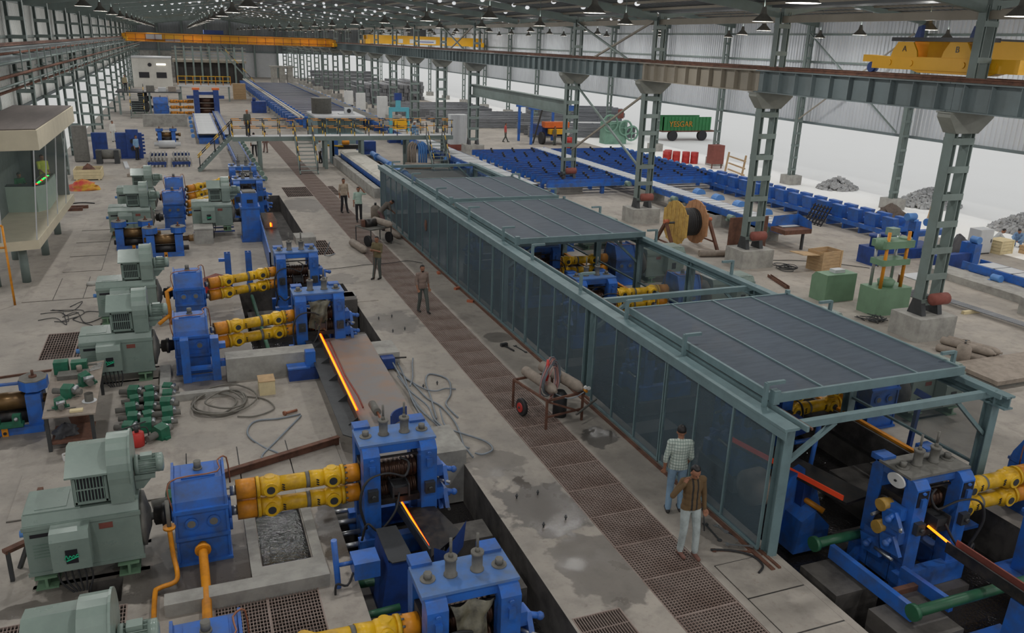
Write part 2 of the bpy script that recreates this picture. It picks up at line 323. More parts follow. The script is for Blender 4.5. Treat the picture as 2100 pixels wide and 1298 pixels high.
# ---- gratings
def grating_mesh(w, l, px=.06, py=.06, t=.011, h=.03):
    b = B(); nx = int(round(w/px)); ny = int(round(l/py))
    for i in range(nx+1): x = -w/2+w*i/nx; b.box(x-t/2, x+t/2, -l/2, l/2, -h, 0)
    for j in range(ny+1): y = -l/2+l*j/ny; b.box(-w/2, w/2, y-t/2, y+t/2, -h*.8, -.003)
    for x in (-w/2, w/2): b.box(x-.012, x+.012, -l/2, l/2, -h, .004)
    for y in (-l/2, l/2): b.box(-w/2, w/2, y-.01, y+.01, -h, .004)
    return b.mesh('grating_panel', GRATE)
G = thing('walkway_grating', 'long brown steel grating walkway running between mill line and mesh cage', 'grating', (7.165, 5, 0))
gm = grating_mesh(1.2, .985)
for i in range(71): link('grating_panel', gm, G, loc=(random.uniform(-.008, .008), .5+i, random.uniform(-.006, .004)))
def grate_thing(x0, x1, y0, y1, nx, ny, label, px=.06, py=.06):
    g = thing('floor_grating', label, 'grating', (x0, y0, 0)); w = (x1-x0)/nx; l = (y1-y0)/ny; me = grating_mesh(w-.02, l-.015, px, py)
    for i in range(nx):
        for j in range(ny): link('grating_panel', me, g, loc=(w*(i+.5), l*(j+.5), 0))
grate_thing(5.1, 6.55, 46.9, 50.1, 1, 3, 'wide steel grating crossing beside the long walkway grating', .1, .5)
grate_thing(7.78, 8.15, 46.9, 50.1, 1, 3, 'narrow steel grating strip on the cage side of the long walkway', .1, .5)
grate_thing(4.42, 5.45, 33.4, 36, 1, 2, 'square floor grating beside a concrete pit behind the mill stands', .09, .45)
grate_thing(5., 5.85, 6.5, 9.5, 1, 3, 'short steel floor grating between the pit edge and the walkway', .045, .3)
grate_thing(-3.9, -1.45, 10.6, 12.1, 2, 1, 'rusty floor grating in front of the big grey-green motor', .05, .1)
grate_thing(-.2, 1.4, 9.9, 11.6, 2, 1, 'floor grating below the water basin kerb', .05, .08)
grate_thing(-4.2, -2.5, 23.7, 25.9, 2, 1, 'dark brown trench grating behind the workbench', .07, .2)
# ---- corrugated sheeting
def sheet_mesh(l, h, per=.28, d=.045, m=None, name='cladding_sheet'):
    n = int(l/per); b = B(); pts = []
    for i in range(n): x = l*i/n; p = l/n; pts += [(x, 0), (x+p*.38, 0), (x+p*.5, d), (x+p*.88, d)]
    pts.append((l, 0)); k = len(pts)
    return b.add([(y, x, 0) for x, y in pts]+[(y, x, h) for x, y in pts], [(i, i+1, k+i+1, k+i) for i in range(k-1)]).mesh(name, m or SHEET)
WR = link('wall_right', B().box(39.0, 39.12, -27, 192, 4.1, 4.25).mesh('wall_right', GIRD), kind='structure')
sm1 = sheet_mesh(9.03, 6.5); 
for y in FYX: link('cladding_sheet', sm1, WR, loc=(39.1, y-9.05, 4.2))
WL = link('wall_left', B().box(-7.75, -7.6, -27, 192, 4.55, 4.7).mesh('wall_left', GIRD), kind='structure')
sm2 = sheet_mesh(9.03, 5.5, m=SHEETW)
for y in FYX: link('cladding_sheet', sm2, WL, loc=(-7.7, y-9.05, 4.6), sc=(-1, 1, 1))
for z in (6.2, 8.0, 9.7):
    B().box(38.95, 39.08, -27, 192, z, z+.12).mk('girt', STEEL, WR)
    B().box(-7.66, -7.56, -27, 192, z, z+.12).mk('girt', STEEL, WL)
WB = link('wall_back', B().box(-8, 39.3, 191, 191.2, 5.0, 5.3).mesh('wall_back', GIRD), kind='structure')
sm3 = sheet_mesh(9.4, 6.6, .5, m=mat('dull_sheet', (132, 136, 138), .6, dirt=.2, scale=.4))
for i in range(5): link('cladding_sheet', sm3, WB, loc=(-8+9.4*i, 191.1, 5.1), rz=-math.pi/2, sc=(1, 1, 1))
for o in list(WB.children): o.location.x += 0; o.rotation_euler = (0, 0, -math.pi/2)
for i in range(3): B().box(-8+9.46*i, -8+9.46*(i+1)-.25, 191.2, 191.4, 0, 5.0).mk('block_panel', LGREY if i else CONC, WB)
for i in range(11): B().box(-8+4.7*i-.18, -8+4.7*i+.18, 190.4, 190.9, 0, 11.5).mk('wall_post', STEEL, WB)
# ---- roof: corrugated bays with rows of round sky openings
CE = link('ceiling', B().box(21.2, 22.2, -27, 192, 10.15, 10.3).mesh('ceiling', ROOF), kind='structure')
SLOPES = [((-8.2, 10.05), (7.2, 11.75)), ((21.6, 10.25), (7.2, 11.75)), ((21.8, 10.3), (30.4, 11.55)), ((39.3, 10.62), (30.4, 11.55))]
def roof_bay(x0, z0, x1, z1, holes):
    b = B(); L = 9.05; sy = 2.6 if holes else 0      # solid sheets, then an opening strip
    n = int((L-sy)/.4)
    pts = []
    for i in range(n): y = sy+(L-sy)*i/n; p = (L-sy)/n; pts += [(y, 0), (y+p*.5, 0), (y+p*.6, .05), (y+p*.9, .05)]
    pts.append((L, 0)); k = len(pts)
    b.add([(x0, y, z0+d) for y, d in pts]+[(x1, y, z1+d) for y, d in pts], [(i, i+1, k+i+1, k+i) for i in range(k-1)])
    if holes:
        W = abs(x1-x0); nx = max(1, int(W/1.3)); 
        for r in range(2):
            for i in range(nx):
                t0, t1 = i/nx, (i+1)/nx; ya, yb = 1.3*r, 1.3*(r+1); cx, cy = (t0+t1)/2, (ya+yb)/2; hw = .24/W; hy = .24
                if (i*7+r*3) % 5 == 4:
                    q = [(t0, ya), (t1, ya), (t1, yb), (t0, yb)]; b.add([(x0+(x1-x0)*t, y, z0+(z1-z0)*t) for t, y in q], [(0, 1, 2, 3)]); continue
                o = [(t0, ya), (cx, ya), (t1, ya), (t1, cy), (t1, yb), (cx, yb), (t0, yb), (t0, cy)]
                inn = [(cx+hw*math.cos(a)*1., cy+hy*math.sin(a)) for a in [math.radians(d) for d in (225, 270, 315, 0, 45, 90, 135, 180)]]
                b.add([(x0+(x1-x0)*t, y, z0+(z1-z0)*t) for t, y in o+inn], [(j, (j+1) % 8, 8+(j+1) % 8, 8+j) for j in range(8)])
    return b.mesh('roof_sheet', ROOF)
for (a, z0), (c, z1) in SLOPES:
    mh = roof_bay(a, z0, c, z1, True)
    for y in FYX: link('roof_sheet', mh, CE, loc=(0, y-9.05, 0))
    for i in range(9):
        t = (i+.5)/9; x = a+(c-a)*t; z = z0+(z1-z0)*t; B().box(x-.04, x+.04, -27, 192, z-.12, z-.02).mk('purlin', GIRDB, CE)
rafm = [B().pri([(a, z0-.45), (a, z0-.06), (c, z1-.06), (c, z1-.16)], 'y', -.1, .1).mesh('rafter', STEEL) for (a, z0), (c, z1) in SLOPES]
for y in FYX:
    for m in rafm: link('rafter', m, CE, loc=(0, y, 0))
dm = B().ball((0, 0, 0), (.13, .13, .1), 10, 6).mesh('rooflight_dome', DOME); rn = random.Random(2)
for si, ys, xs in ((1, [34.3+5.45*k for k in range(20)], [8.2+.85*i for i in range(15)]), (0, [74+5.6*k+(14 if k > 1 else 0) for k in range(9)], [-2.2+.72*i for i in range(13)]), (3, [60+8.2*k for k in range(9)], [31+.8*i for i in range(8)])):
    (a, z0), (c, z1) = SLOPES[si]
    for y in ys:
        for x in xs:
            if rn.random() < (.5 if si == 1 else .4): continue
            if si == 1 and x < 15 and y < 70: continue
            link('rooflight_dome', dm, CE, loc=(x+rn.uniform(-.12, .12), y+rn.uniform(-.2, .2), z0+(z1-z0)*(x-a)/(c-a)-.1))
# ---- battened columns
def ladder(x0, x1, z0, z1, lx, ly, pitch, hb, tb=.03):
    bs = []
    for x in (x0, x1-lx):
        b = B(); b.box(x, x+.03, -ly/2, ly/2, z0, z1).box(x+lx-.03, x+lx, -ly/2, ly/2, z0, z1).box(x+.02, x+lx-.02, -.015, .015, z0, z1); bs.append(('leg', b))
    n = max(2, int((z1-z0)/pitch))
    for i in range(n):
        z = z0+(z1-z0)*(i+.5)/n
        bs.append(('batten', B().box(x0, x1, -ly/2-.02, -ly/2+.01, z-hb/2, z+hb/2)))
        if i % 2 == 0: bs.append(('batten', B().box(x0, x1, ly/2-.01, ly/2+.02, z-hb/2, z+hb/2)))
    return bs
def column(name, label, group, x, y, parts, extra=None):
    t = thing(name, label, 'column', (x, y, 0), group=group)
    for n, me in parts: link(n, me, t)
    return t
lo = [(n, b.mesh(n, STEEL)) for n, b in ladder(-.4, .45, .75, 6.6, .17, .34, .82, .2)]
uph = [(n, b.mesh(n, STEEL)) for n, b in ladder(-.05, .5, 7.0, 10.0, .12, .26, .8, .16)]
hd = B().pri([(-.78, 7.02), (-.78, 6.88), (-.42, 6.42), (.47, 6.42), (.98, 6.88), (.98, 7.02)], 'y', -.24, .24)
hd.box(-.82, 1.05, -.27, .27, 7.0, 7.04)
pedm = B().box(-.75, .8, -.6, .6, 0, .75); 
drum = B().lathe([(0, .06), (.02, .19), (.62, .19), (.64, .06)], (-.3, -.45, 1.35), (1, 0, 0), 14)
shoe = B()
for sx in (-.32, .36): shoe.pri([(-.3, .75), (.3, .75), (.16, 1.25), (-.16, 1.25)], 'x', sx-.09, sx+.09)
interior = lo+uph+[('column_head', hd.mesh('column_head', HEADM)), ('pedestal', pedm.mesh('pedestal', CONC)), ('base_shoe', shoe.mesh('base_shoe', DKST))]
drm = drum.mesh('pulley_drum', REDD)
for k in range(-1, 20):
    y = FY[k+2]
    if k == 4 or k < 0: continue
    t = column('steel_column', 'battened steel column on concrete pedestal carrying the crane girders between the bays', 'columns between the two bays', 21.65, y, interior)
    if k < 4: link('pulley_drum', drm, t)
wcol = [(n, b.mesh(n, STEEL)) for n, b in ladder(-.35, .1, .6, 10.3, .1, .26, .8, .14)]+[('pedestal', B().box(-.6, .4, -.5, .5, 0, .62).mesh('pedestal', CONC))]
for y in FY[1:]: column('wall_column', 'slim battened steel column along the open bright side of the hall', 'columns along the open side wall', 38.75, y, wcol)
lcol = [(n, b.mesh(n, STEEL)) for n, b in ladder(-.35, .45, 0, 10.2, .16, .32, .85, .18)]
for y in FY[1:]: column('left_wall_column', 'dark battened steel column along the cladded wall behind the control cabin', 'columns along the left wall', -7.2, y+2.5, lcol)
# ---- crane girders, span by span
def girder_parts(L, m):
    ps = [('flange', B().box(-.22, .22, 0, L, .78, .82).mesh('flange', m)), ('flange', B().box(-.22, .22, 0, L, 0, .035).mesh('flange', m)), ('web', B().box(-.012, .012, 0, L, .03, .78).mesh('web', m))]
    st = B().box(-.2, .2, -.01, .01, .03, .78).mesh('stiffener', m)
    return ps, st
for m, ks in ((GIRD, [k for k in range(0, 20) if k != 3]), (GIRDB, [3])):
    ps, st = girder_parts(9.03, m)
    for k in ks:
        y = FY[k]+.01
        lab = 'buff coloured crane girder span with vertical web stiffeners' if m is GIRDB else 'grey crane girder span with vertical web stiffeners on the column heads'
        for xx in ((21.1, 22.5) if m is GIRD else (21.1,)):
            l2 = lab if xx < 22 else 'grey crane girder span on the far side of the column heads'
            t = thing('crane_girder', l2, 'girder', (xx, y, 7.05), group=None if m is GIRDB else ('girder spans on the right-bay side' if xx > 22 else 'girder spans on the left-bay side'))
            for n, me in ps: link(n, me, t)
            for i in range(10): link('stiffener', st, t, loc=(0, .45+.9*i, 0))
    if m is GIRDB:
        ps2, st2 = girder_parts(9.03, GIRD); t = thing('crane_girder', 'grey crane girder span on the far side of the column heads', 'girder', (22.5, FY[3], 7.05), group='girder spans on the right-bay side')
        for n, me in ps2: link(n, me, t)
def rail(x, z, lab):
    B().box(x-.035, x+.035, -4, 190, z, z+.03).box(x-.01, x+.01, -4, 190, z+.02, z+.1).box(x-.05, x+.05, -4, 190, z+.09, z+.13).mk('crane_rail', RUST, label=lab, cat='rail')
rail(21.1, 7.88, 'brown crane rail on top of the stiffened girders beside the columns'); rail(22.5, 7.88, 'brown crane rail under the yellow crane marked with letters')
# transfer beam where a column is left out, and bracing
B().box(-.22, .22, 0, 17.9, .78, .83).box(-.22, .22, 0, 17.9, 0, .05).box(-.015, .015, 0, 17.9, .04, .8).mk('transfer_beam', STEEL, label='heavy grey beam spanning two columns above the blue transfer bed', cat='beam', loc=(21.6, FY[5]+.2, 4.6))
def brace(y0, y1, z0, z1, lab, x=21.65, w=.09):
    t = thing('cross_brace', lab, 'brace', (x, y0, z0))
    B().bar((0, .3, 0), (0, y1-y0-.3, z1-z0), w).mk('diagonal', STEEL, t); B().bar((.05, .3, z1-z0), (.05, y1-y0-.3, 0), w).mk('diagonal', GIRDB, t)
brace(FY[4], FY[5], 2.6, 6.5, 'crossed diagonal braces between two columns below the girder, behind the mesh cage')
brace(FY[4], FY[5], 7.3, 9.8, 'crossed diagonal braces above the crane girder between two column tops')
brace(FY[7], FY[8], 7.3, 9.8, 'crossed diagonal braces above the girder near the distant yellow crane')
brace(FY[2], FY[3], 2.6, 6.3, 'crossed braces on the open side wall beside the lettered crane', 38.3, .07)
brace(FY[4], FY[5], 4.4, 9.8, 'crossed braces on the corrugated wall over the packing line', 38.3, .07)
B().box(-.09, .09, -4, 190, -.12, .12).mk('tie_beam', GIRDB, label='long grey tie beam linking the column tops under the roof', cat='beam', loc=(21.9, 0, 9.75))
# left side crane track with conductor pipes
B().box(-.2, .2, -4, 190, .62, .66).box(-.2, .2, -4, 190, 0, .04).box(-.015, .015, -4, 190, .03, .63).mk('left_crane_girder', GIRD, label='dark crane girder along the left wall columns', cat='girder', loc=(-6.35, 0, 7.1))
rail(-6.35, 7.78, 'brown crane rail along the left wall')
for i, (x, z, r) in enumerate(((-6.0, 7.55, .05), (-6.0, 7.2, .05), (-5.9, 6.75, .06), (-6.1, 6.35, .05), (-6.3, 6.1, .06))):
    B().cyl((x, 5, z), (x, 170, z), r, n=8).mk('service_pipe', RUST if i % 2 == 0 else STEEL, label='long %s service pipe slung under the left crane girder, %s of five' % ('rusty' if i % 2 == 0 else 'grey', ('topmost', 'second', 'third', 'fourth', 'lowest')[i]), cat='pipe')
hb = B().bar((.18, 0, .1), (.18, 0, 1.7), .05).bar((-.1, 0, .12), (.2, 0, .12), .05).bar((0, 0, .95), (.2, 0, .95), .05).bar((-.1, 0, 1.5), (.2, 0, 1.5), .05).mesh('pipe_bracket', STEEL)
for i in range(46): link('pipe_bracket', hb, None, 'grey bracket holding service pipes along the left crane girder', 'bracket', 'pipe brackets along the left wall', None, (-6.12, 40+i*2.3, 5.95))
# ---- high-bay lamps, with added fill lights standing in for daylight
shm = B().lathe([(0, .06), (.12, .09), (.2, .1), (.25, .14), (.45, .34)], (0, 0, .45), (0, 0, -1), 14, cap=False).mesh('lamp_shade', SCREW)
def roofz(x):
    for (a, z0), (c, z1) in SLOPES:
        if min(a, c) <= x <= max(a, c): return z0+(z1-z0)*(x-a)/(c-a)
ld = bpy.data.lights.new('added_fill_disk', 'AREA'); ld.shape = 'DISK'; ld.size = .5; ld.energy = FILL_DISK_W; ld.color = (1.0, .985, .96)
lb = bpy.data.lights.new('added_fill_bulb', 'POINT'); lb.shadow_soft_size = .12; lb.energy = FILL_BULB_W; lb.color = (1.0, .985, .96)
for bx, rows in (('left bay', (-3.5, 2.5, 11.5, 17.5)), ('right bay', (24.5, 30.0, 35.5))):  # right-bay rows set closer to make up for side daylight
    for x in rows:
        rdm = B().cyl((0, 0, .45), (0, 0, roofz(x)-9.45), .015, n=6).mesh('hanger_rod', STEEL)
        for y in [FY[0]+9.05*j-4.5 for j in range(-1, 21)]:  # unseen rows behind the camera added to brighten the near floor
            t = thing('pendant_lamp', 'grey bell-shaped high-bay pendant lamp hanging under the roof of the %s' % bx, 'lamp', (x, y, 9.45), group='pendant lamps of the '+bx)
            link('lamp_shade', shm, t); link('hanger_rod', rdm, t)
            [link('added_fill_light', l_, t, loc=(0, 0, z_)) for l_, z_ in ((ld, .02), (lb, -.14))]
# ================================================================ MILL STANDS
def P_(par, name, b, m, s=1, **k): return b.mx(s).mk(name, m, par, **k) if s < 0 else b.mk(name, m, par, **k)
LOGO = None
def motor(x, y, z, s, label, group=None, paint=None, k=1.0, full=True, group_=None, blower=True):
    G_ = paint or GRNG; t = thing('mill_motor', label, 'motor', (x, y, z), group=group); A = lambda n, b, m, **kw: P_(t, n, b, m, s, **kw)
    for xx in (-1.5, -.3):
        b = B().box(xx-.16, xx+.16, -.52, .52, 0, .03).box(xx-.16, xx+.16, -.52, .52, .19, .22).box(xx-.02, xx+.02, -.52, .52, .03, .19); A('skid', b, PRESS)
    A('base_frame', B().box(-1.72, 0, -.46, -.36, -.05, 0).box(-1.72, 0, .36, .46, -.05, 0), NAVY)
    prof = [(-.45, .24), (-.45, 1.14), (-.37, 1.28), (.4, 1.28), (.45, 1.2), (.45, .24)]
    A('motor_body', B().pri(prof, 'x', -1.72, -.06), G_)
    A('top_cover', B().box(-1.7, -.9, -.36, .38, 1.28, 1.305).box(-1.55, -1.1, -.28, .28, 1.305, 1.315), G_)
    A('body_flange', B().box(-1.74, -.04, -.475, -.44, 1.06, 1.13).box(-1.74, -.04, -.475, -.44, .24, .3).box(-.98, -.9, -.465, -.44, .3, 1.06), G_)
    A('end_shield', B().lathe([(0, .46), (.05, .46), (.09, .3), (.14, .16)], (-.06, 0, .72), (1, 0, 0), 18), SCREW)
    A('shaft', B().cyl((0, 0, .72), (.46, 0, .72), .065, n=12), BRT)
    A('coupling', B().lathe([(0, .11), (.02, .16), (.12, .16), (.13, .2), (.2, .2), (.21, .15), (.32, .13)], (.12, 0, .72), (1, 0, 0), 18), DARK)
    A('tacho', B().cyl((-1.72, -.05, .8), (-1.85, -.05, .8), .06, n=10), LBLUE)
    tb = A('terminal_box', B().pri([(-.8, .45), (-.8, .98), (-.74, 1.1), (-.45, 1.12), (-.45, .45)], 'x', -1.33, -.78), G_)
    lp = P_(tb, 'logo_plate', B().box(-1.13, -.96, -.812, -.798, .58, .82), BLKW, s)
    if full:
        sw = B().tube(smooth([(-.10, 0, -.02), (-.07, 0, .05), (-.05, 0, -.02), (-.02, 0, .035), (0, 0, -.005), (.03, 0, .03), (.05, 0, 0), (.08, 0, .035), (.1, 0, .03)], 3), .008, 4).bar((-.08, 0, -.05), (.1, 0, .0), .008, .02)
        sw.mk('green_script', mat('script_green', (40, 190, 140), .5, dirt=0), lp, loc=(-1.045*s, -.818, .69), rot=(0, -.06, 0))
    lv = B()
    for i in range(5): lv.box(-1.62, -1.38, -.462, -.44, .55+i*.055, .565+i*.055)
    A('louvre', lv, GRNG2); A('vent_slot', B().box(-1.64, -1.36, -.458, -.44, .92, .98), BLKW)
    A('warning_plate', B().box(-.66, -.46, -.458, -.44, .9, 1.0), REDD)
    if not blower:
        A('lifting_eye', B().tube([(-.9+.06*math.cos(a), 0, 1.35+.06*math.sin(a)) for a in [i*.6 for i in range(11)]], .015, 5), SCREW); return t
    bz = 1.3; ar = arc(0, bz+.52, .5, math.radians(-20), math.radians(200), 16)
    A('blower_casing', B().pri([(-.44, bz), (.44, bz)]+ar, 'x', -.44, -.1), G_)
    A('casing_rim', B().pri([(y_*1.05, bz+.52+(z_-bz-.52)*1.05) for y_, z_ in ar], 'x', -.12, -.09), G_)
    A('intake_hood', B().box(-.98, -.44, -.34, .34, bz+.02, bz+.62), G_)
    A('hood_roof', B().pri([(-.52, bz+.58), (-.52, bz+.61), (.1, bz+.86), (.38, bz+.8), (.38, bz+.77), (.1, bz+.83)], 'x', -1.04, -.44), GRNG if paint is None else G_)
    fg = A('filter_grille', B().box(-.93, -.5, -.36, -.33, bz+.08, bz+.5), BLKW)
    fr = B().box(-.95, -.48, -.385, -.355, bz+.5, bz+.54).box(-.95, -.48, -.385, -.355, bz+.05, bz+.09).box(-.96, -.92, -.385, -.355, bz+.05, bz+.54).box(-.51, -.47, -.385, -.355, bz+.05, bz+.54).box(-.93, -.5, -.38, -.355, bz+.285, bz+.305)
    P_(fg, 'grille_frame', fr, G_, s)
    if full:
        for i in range(9):
            P_(fg, 'slat', B().box(-.91+i*.047, -.895+i*.047, -.372, -.355, bz+.09, bz+.5), GRNG2, s)
    fm = B().lathe([(0, .1), (.02, .17), (.08, .17), (.08, .125), (.34, .125), (.34, .158), (.44, .158), (.46, .1)], (-.09, 0, bz+.42), (1, 0, 0), 16).box(.02, .2, -.07, .07, bz+.53, bz+.6)
    for i in range(14):
        a = 2*math.pi*i/14; fm.cb((.12, .14*math.cos(a), bz+.42+.14*math.sin(a)), (.26, .04, .008), 0, a)
    A('fan_motor', fm, G_)
    A('fan_bracket', B().box(-.09, .22, -.12, .12, bz+.2, bz+.28).pri([(-.09, bz), (.02, bz), (.2, bz+.22), (-.09, bz+.22)], 'y', -.05, .05), G_)
    if full:
        for i in range(6):
            xx = -1.28+i*.09; c = smooth([(xx, -.68, .46), (xx+.02, -.7, .2), (-1.05+.03*i, -.74, -.1), (-1.04+.02*i, -.76, -.6)], 3); A('cable', B().tube(c, .016, 5), RUB)
    return t
def gearbox(x, y, z, s, label, group=None, h=1.0, w=.85, ports=True):
    t = thing('gearbox', label, 'gearbox', (x, y, z), group=group); A = lambda n, b, m, **kw: P_(t, n, b, m, s, **kw)
    H = lambda v: v*h
    A('lower_case', B().box(.03, w-.03, -.5, .5, H(0), H(.5)).box(-.02, w+.02, -.58, .58, 0, .05), BLUE)
    A('middle_case', B().box(.03, w-.03, -.5, .5, H(.5), H(1.0)), BLUE)
    A('upper_case', B().pri([(-.5, H(1.0)), (.5, H(1.0)), (.46, H(1.15)), (.3, H(1.45)), (-.3, H(1.45)), (-.46, H(1.15))], 'x', .03, w-.03), BLUE)
    for zz in (.5, 1.0): A('joint_flange', B().box(-.01, w+.01, -.56, .56, H(zz)-.03, H(zz)+.03), BLUE)
    for xx in (0, w-.04): A('side_rib', B().pri([(-.53, H(.05)), (.53, H(.05)), (.53, H(1.0)), (.49, H(1.17)), (.33, H(1.5)), (-.33, H(1.5)), (-.49, H(1.17)), (-.53, H(1.0))], 'x', xx, xx+.04), BLUE)
    cp = A('inspection_cover', B().box(.16, w-.16, -.24, .24, H(1.45), H(1.45)+.025), BLUE)
    P_(cp, 'breather', B().cyl((w/2, .02, H(1.45)+.02), (w/2, .02, H(1.45)+.06), .075, n=14).cyl((w/2, .02, H(1.45)+.05), (w/2, .02, H(1.45)+.18), .06, n=14), SCREW, s)
    if ports:
        for xx in (.26, w-.24):
            q = A('sight_port', B().cyl((xx, -.5, H(.76)), (xx, -.54, H(.76)), .1, n=16), BLUE); P_(q, 'port_glass', B().cyl((xx, -.53, H(.76)), (xx, -.55, H(.76)), .065, n=14), SCREW, s)
    A('lube_pipe', B().tube(smooth([(.0, -.5, H(1.0)+.05), (-.06, -.4, H(1.4)), (.1, -.3, H(1.52)), (w-.12, -.25, H(1.52)), (w-.1, .1, H(1.55)), (w+.05, .25, H(1.5)), (w+.08, .25, H(1.0))], 3), .014, 5), COPP)
    [A('bearing_cap', B().cyl(a_, b_, r_, n=16), BLUE) for a_, b_, r_ in (((w, 0, H(.67)), (w+.06, 0, H(.67)), .2), ((w, 0, H(.40)), (w+.06, 0, H(.40)), .17), ((-.05, 0, .72), (.02, 0, .72), .17))]
    return t
def spindle(p, q, label, group=None, m1=None, m2=None):
    p = Vector(p); q = Vector(q); L = (q-p).length; d = (q-p).normalized(); k = L/2.28
    t = thing('drive_spindle', label, 'spindle', tuple(p), group=group); t.rotation_euler = (0, -math.asin(d.z), math.atan2(d.y, d.x))
    flip = d.x < 0; fy = 1 if flip else -1      # which local side faces the camera
    Y_ = m1 or YEL; O_ = m2 or ORA
    def lt(n, pr, m, **kw): B().lathe([(h*k, r) for h, r in pr], (0, 0, 0), (1, 0, 0), 18).mk(n, m, t, **kw)
    lt('stub_shaft', [(0, .085), (.12, .085)], BRT)
    lt('sleeve', [(.1, .18), (.43, .18), (.43, .15)], O_); lt('flange', [(.44, .19), (.5, .19)], Y_)
    lt('yoke', [(.5, .16), (.56, .175), (.78, .175), (.88, .13)], Y_); lt('tube', [(.86, .142), (1.34, .142)], Y_)
    lt('collar', [(1.3, .146), (1.38, .146)], SCREW); lt('slip_sleeve', [(1.37, .158), (1.62, .15)], Y_)
    lt('yoke', [(1.6, .13), (1.66, .17), (1.88, .175), (1.93, .16)], Y_); lt('flange', [(1.93, .185), (1.99, .185)], Y_); lt('roll_sleeve', [(2.0, .165), (2.26, .165), (2.28, .12)], O_)
    bt = B()
    for i in range(10):
        a = 2*math.pi*i/10
        for h in (.435, 1.985): bt.cyl((h*k, .165*math.cos(a), .165*math.sin(a)), (h*k+.05, .165*math.cos(a), .165*math.sin(a)), .018, n=6)
    bt.mk('bolt_ring', SCREW, t, kind='stuff')
    for h in (.68, 1.77):
        e = B().cyl((h*k, fy*.1, 0), (h*k, fy*.2, 0), .125, n=16).mk('yoke_ear', Y_, t); B().cyl((h*k, fy*.19, 0), (h*k, fy*.21, 0), .072, n=14).mk('bearing_cap', DKST, e)
        B().cyl((h*k, 0, -.185), (h*k, 0, .185), .09, n=14).mk('cross_pin', Y_, t)
    for h in (.9, 1.5):
        st = B()
        for j in range(3): st.cb((h*k+.0, fy*(.144+.012*(h > 1)), .045-.045*j), (.05, .012, .022), 0, 0, .5)
        st.mk('hazard_stripe', BLKW, t)
    return t
def SQ(z): return z if z <= .6 else (.6+(z-.6)*.65 if z < 1.51 else z-.32)
def housing(x, y, z, s, label, group=None, cover=False, gauge=False, arms=True):
    t = thing('mill_stand', label, 'mill stand', (x, y, z), group=group)
    def A(n, b, m, **kw):
        b.v = [(v[0], v[1], SQ(v[2])) for v in b.v]; return P_(t, n, b, m, s, **kw)
    def S_(par, n, b, m):
        b.v = [(v[0], v[1], SQ(v[2])) for v in b.v]; return P_(par, n, b, m, s)
    for x0, x1 in ((0, .3), (1.05, 1.35)):
        f = A('side_frame', B().pri([(-.52, -.95), (-.25, -.95), (-.25, 1.2), (-.28, 1.46), (-.42, 1.42), (-.52, 1.25)], 'x', x0, x1).pri([(.52, -.95), (.25, -.95), (.25, 1.2), (.28, 1.46), (.42, 1.46), (.52, 1.25)], 'x', x0, x1)
              .box(x0, x1, -.26, .26, 1.22, 1.46).box(x0, x1, -.26, .26, -.95, -.55), BLUE)
        S_(f, 'lug', B().box((x0+x1)/2-.05, (x0+x1)/2+.05, -.58, -.51, .75, 1.0).cyl(((x0+x1)/2, -.5, 1.15), ((x0+x1)/2, -.56, 1.15), .04, n=10), BLUE)
        S_(f, 'clamp', B().box((x0+x1)/2-.09, (x0+x1)/2+.09, -.62, -.5, .18, .4).cyl(((x0+x1)/2, -.6, .29), ((x0+x1)/2, -.68, .29), .04, n=8), DKST)
        A('chock', B().box(x0+.02, x1-.02, -.24, .24, .28, .78), DARK); A('chock', B().box(x0+.02, x1-.02, -.24, .24, -.2, .24), DARK)
        A('tie_bolt', B().cyl(((x0+x1)/2, .0, 1.5), ((x0+x1)/2, .0, 1.53), .11, n=16).cyl(((x0+x1)/2, 0, 1.53), ((x0+x1)/2, 0, 1.62), .06, n=6), SCREW)
        A('top_lug', B().box(x0, x1, .3, .58, 1.42, 1.56), BLUE)
    A('top_plate', B().box(-.03, 1.38, -.36, .36, 1.44, 1.51), SCREW if gauge else BLUET)
    A('cross_beam', B().box(.3, 1.05, -.34, -.24, 1.2, 1.44), BLUE); A('cross_beam', B().box(.3, 1.05, .24, .34, 1.2, 1.44), BLUE)
    A('window_bar', B().box(.3, 1.05, -.3, -.26, 1.0, 1.05), DARK); A('window_bar', B().box(.3, 1.05, .26, .3, .95, 1.0), DARK)
    for xx in (.48, .87):
        q = A('screw_pot', B().lathe([(0, .1), (.03, .1), (.04, .08), (.26, .08), (.27, .095), (.31, .095)], (xx, 0, 1.5), (0, 0, 1), 14), SCREW); S_(q, 'screw_rod', B().cyl((xx, 0, 1.8), (xx, 0, 1.88), .04, .025, n=10).cyl((xx, 0, 1.86), (xx, 0, 2.1), .022, n=8), SCREW)
    gr = [(-.05, .12), (.28, .12), (.3, .21)]
    for i in range(9): gr += [(.33+i*.08, .21), (.34+i*.08, .19), (.37+i*.08, .19), (.38+i*.08, .21)]
    gr += [(1.05, .21), (1.07, .12), (1.42, .12)]
    for zz in (.5, .09): A('work_roll', B().lathe(gr, (0, 0, zz), (1, 0, 0), 20), ROLL)
    A('guide_box', B().box(.52, .8, -.55, -.2, .22, .36).box(.5, .53, -.6, -.2, .18, .42).box(.79, .82, -.6, -.2, .18, .42), DKST)
    A('guide_rest', B().box(.2, 1.15, -.42, -.3, -.02, .1), DARK)
    A('base_beam', B().box(-.12, 1.48, -.6, -.42, -1.0, -.6), BLUE); A('base_beam', B().box(-.12, 1.48, .42, .6, -1.0, -.6), BLUE)
    A('water_hose', B().tube(smooth([(.0, -.66, -.3), (-.12, -.75, .3), (.05, -.7, .75), (.4, -.62, .8), (.75, -.5, .55), (.85, -.4, .85), (.7, -.34, 1.0)], 5), .025, 6), RUB)
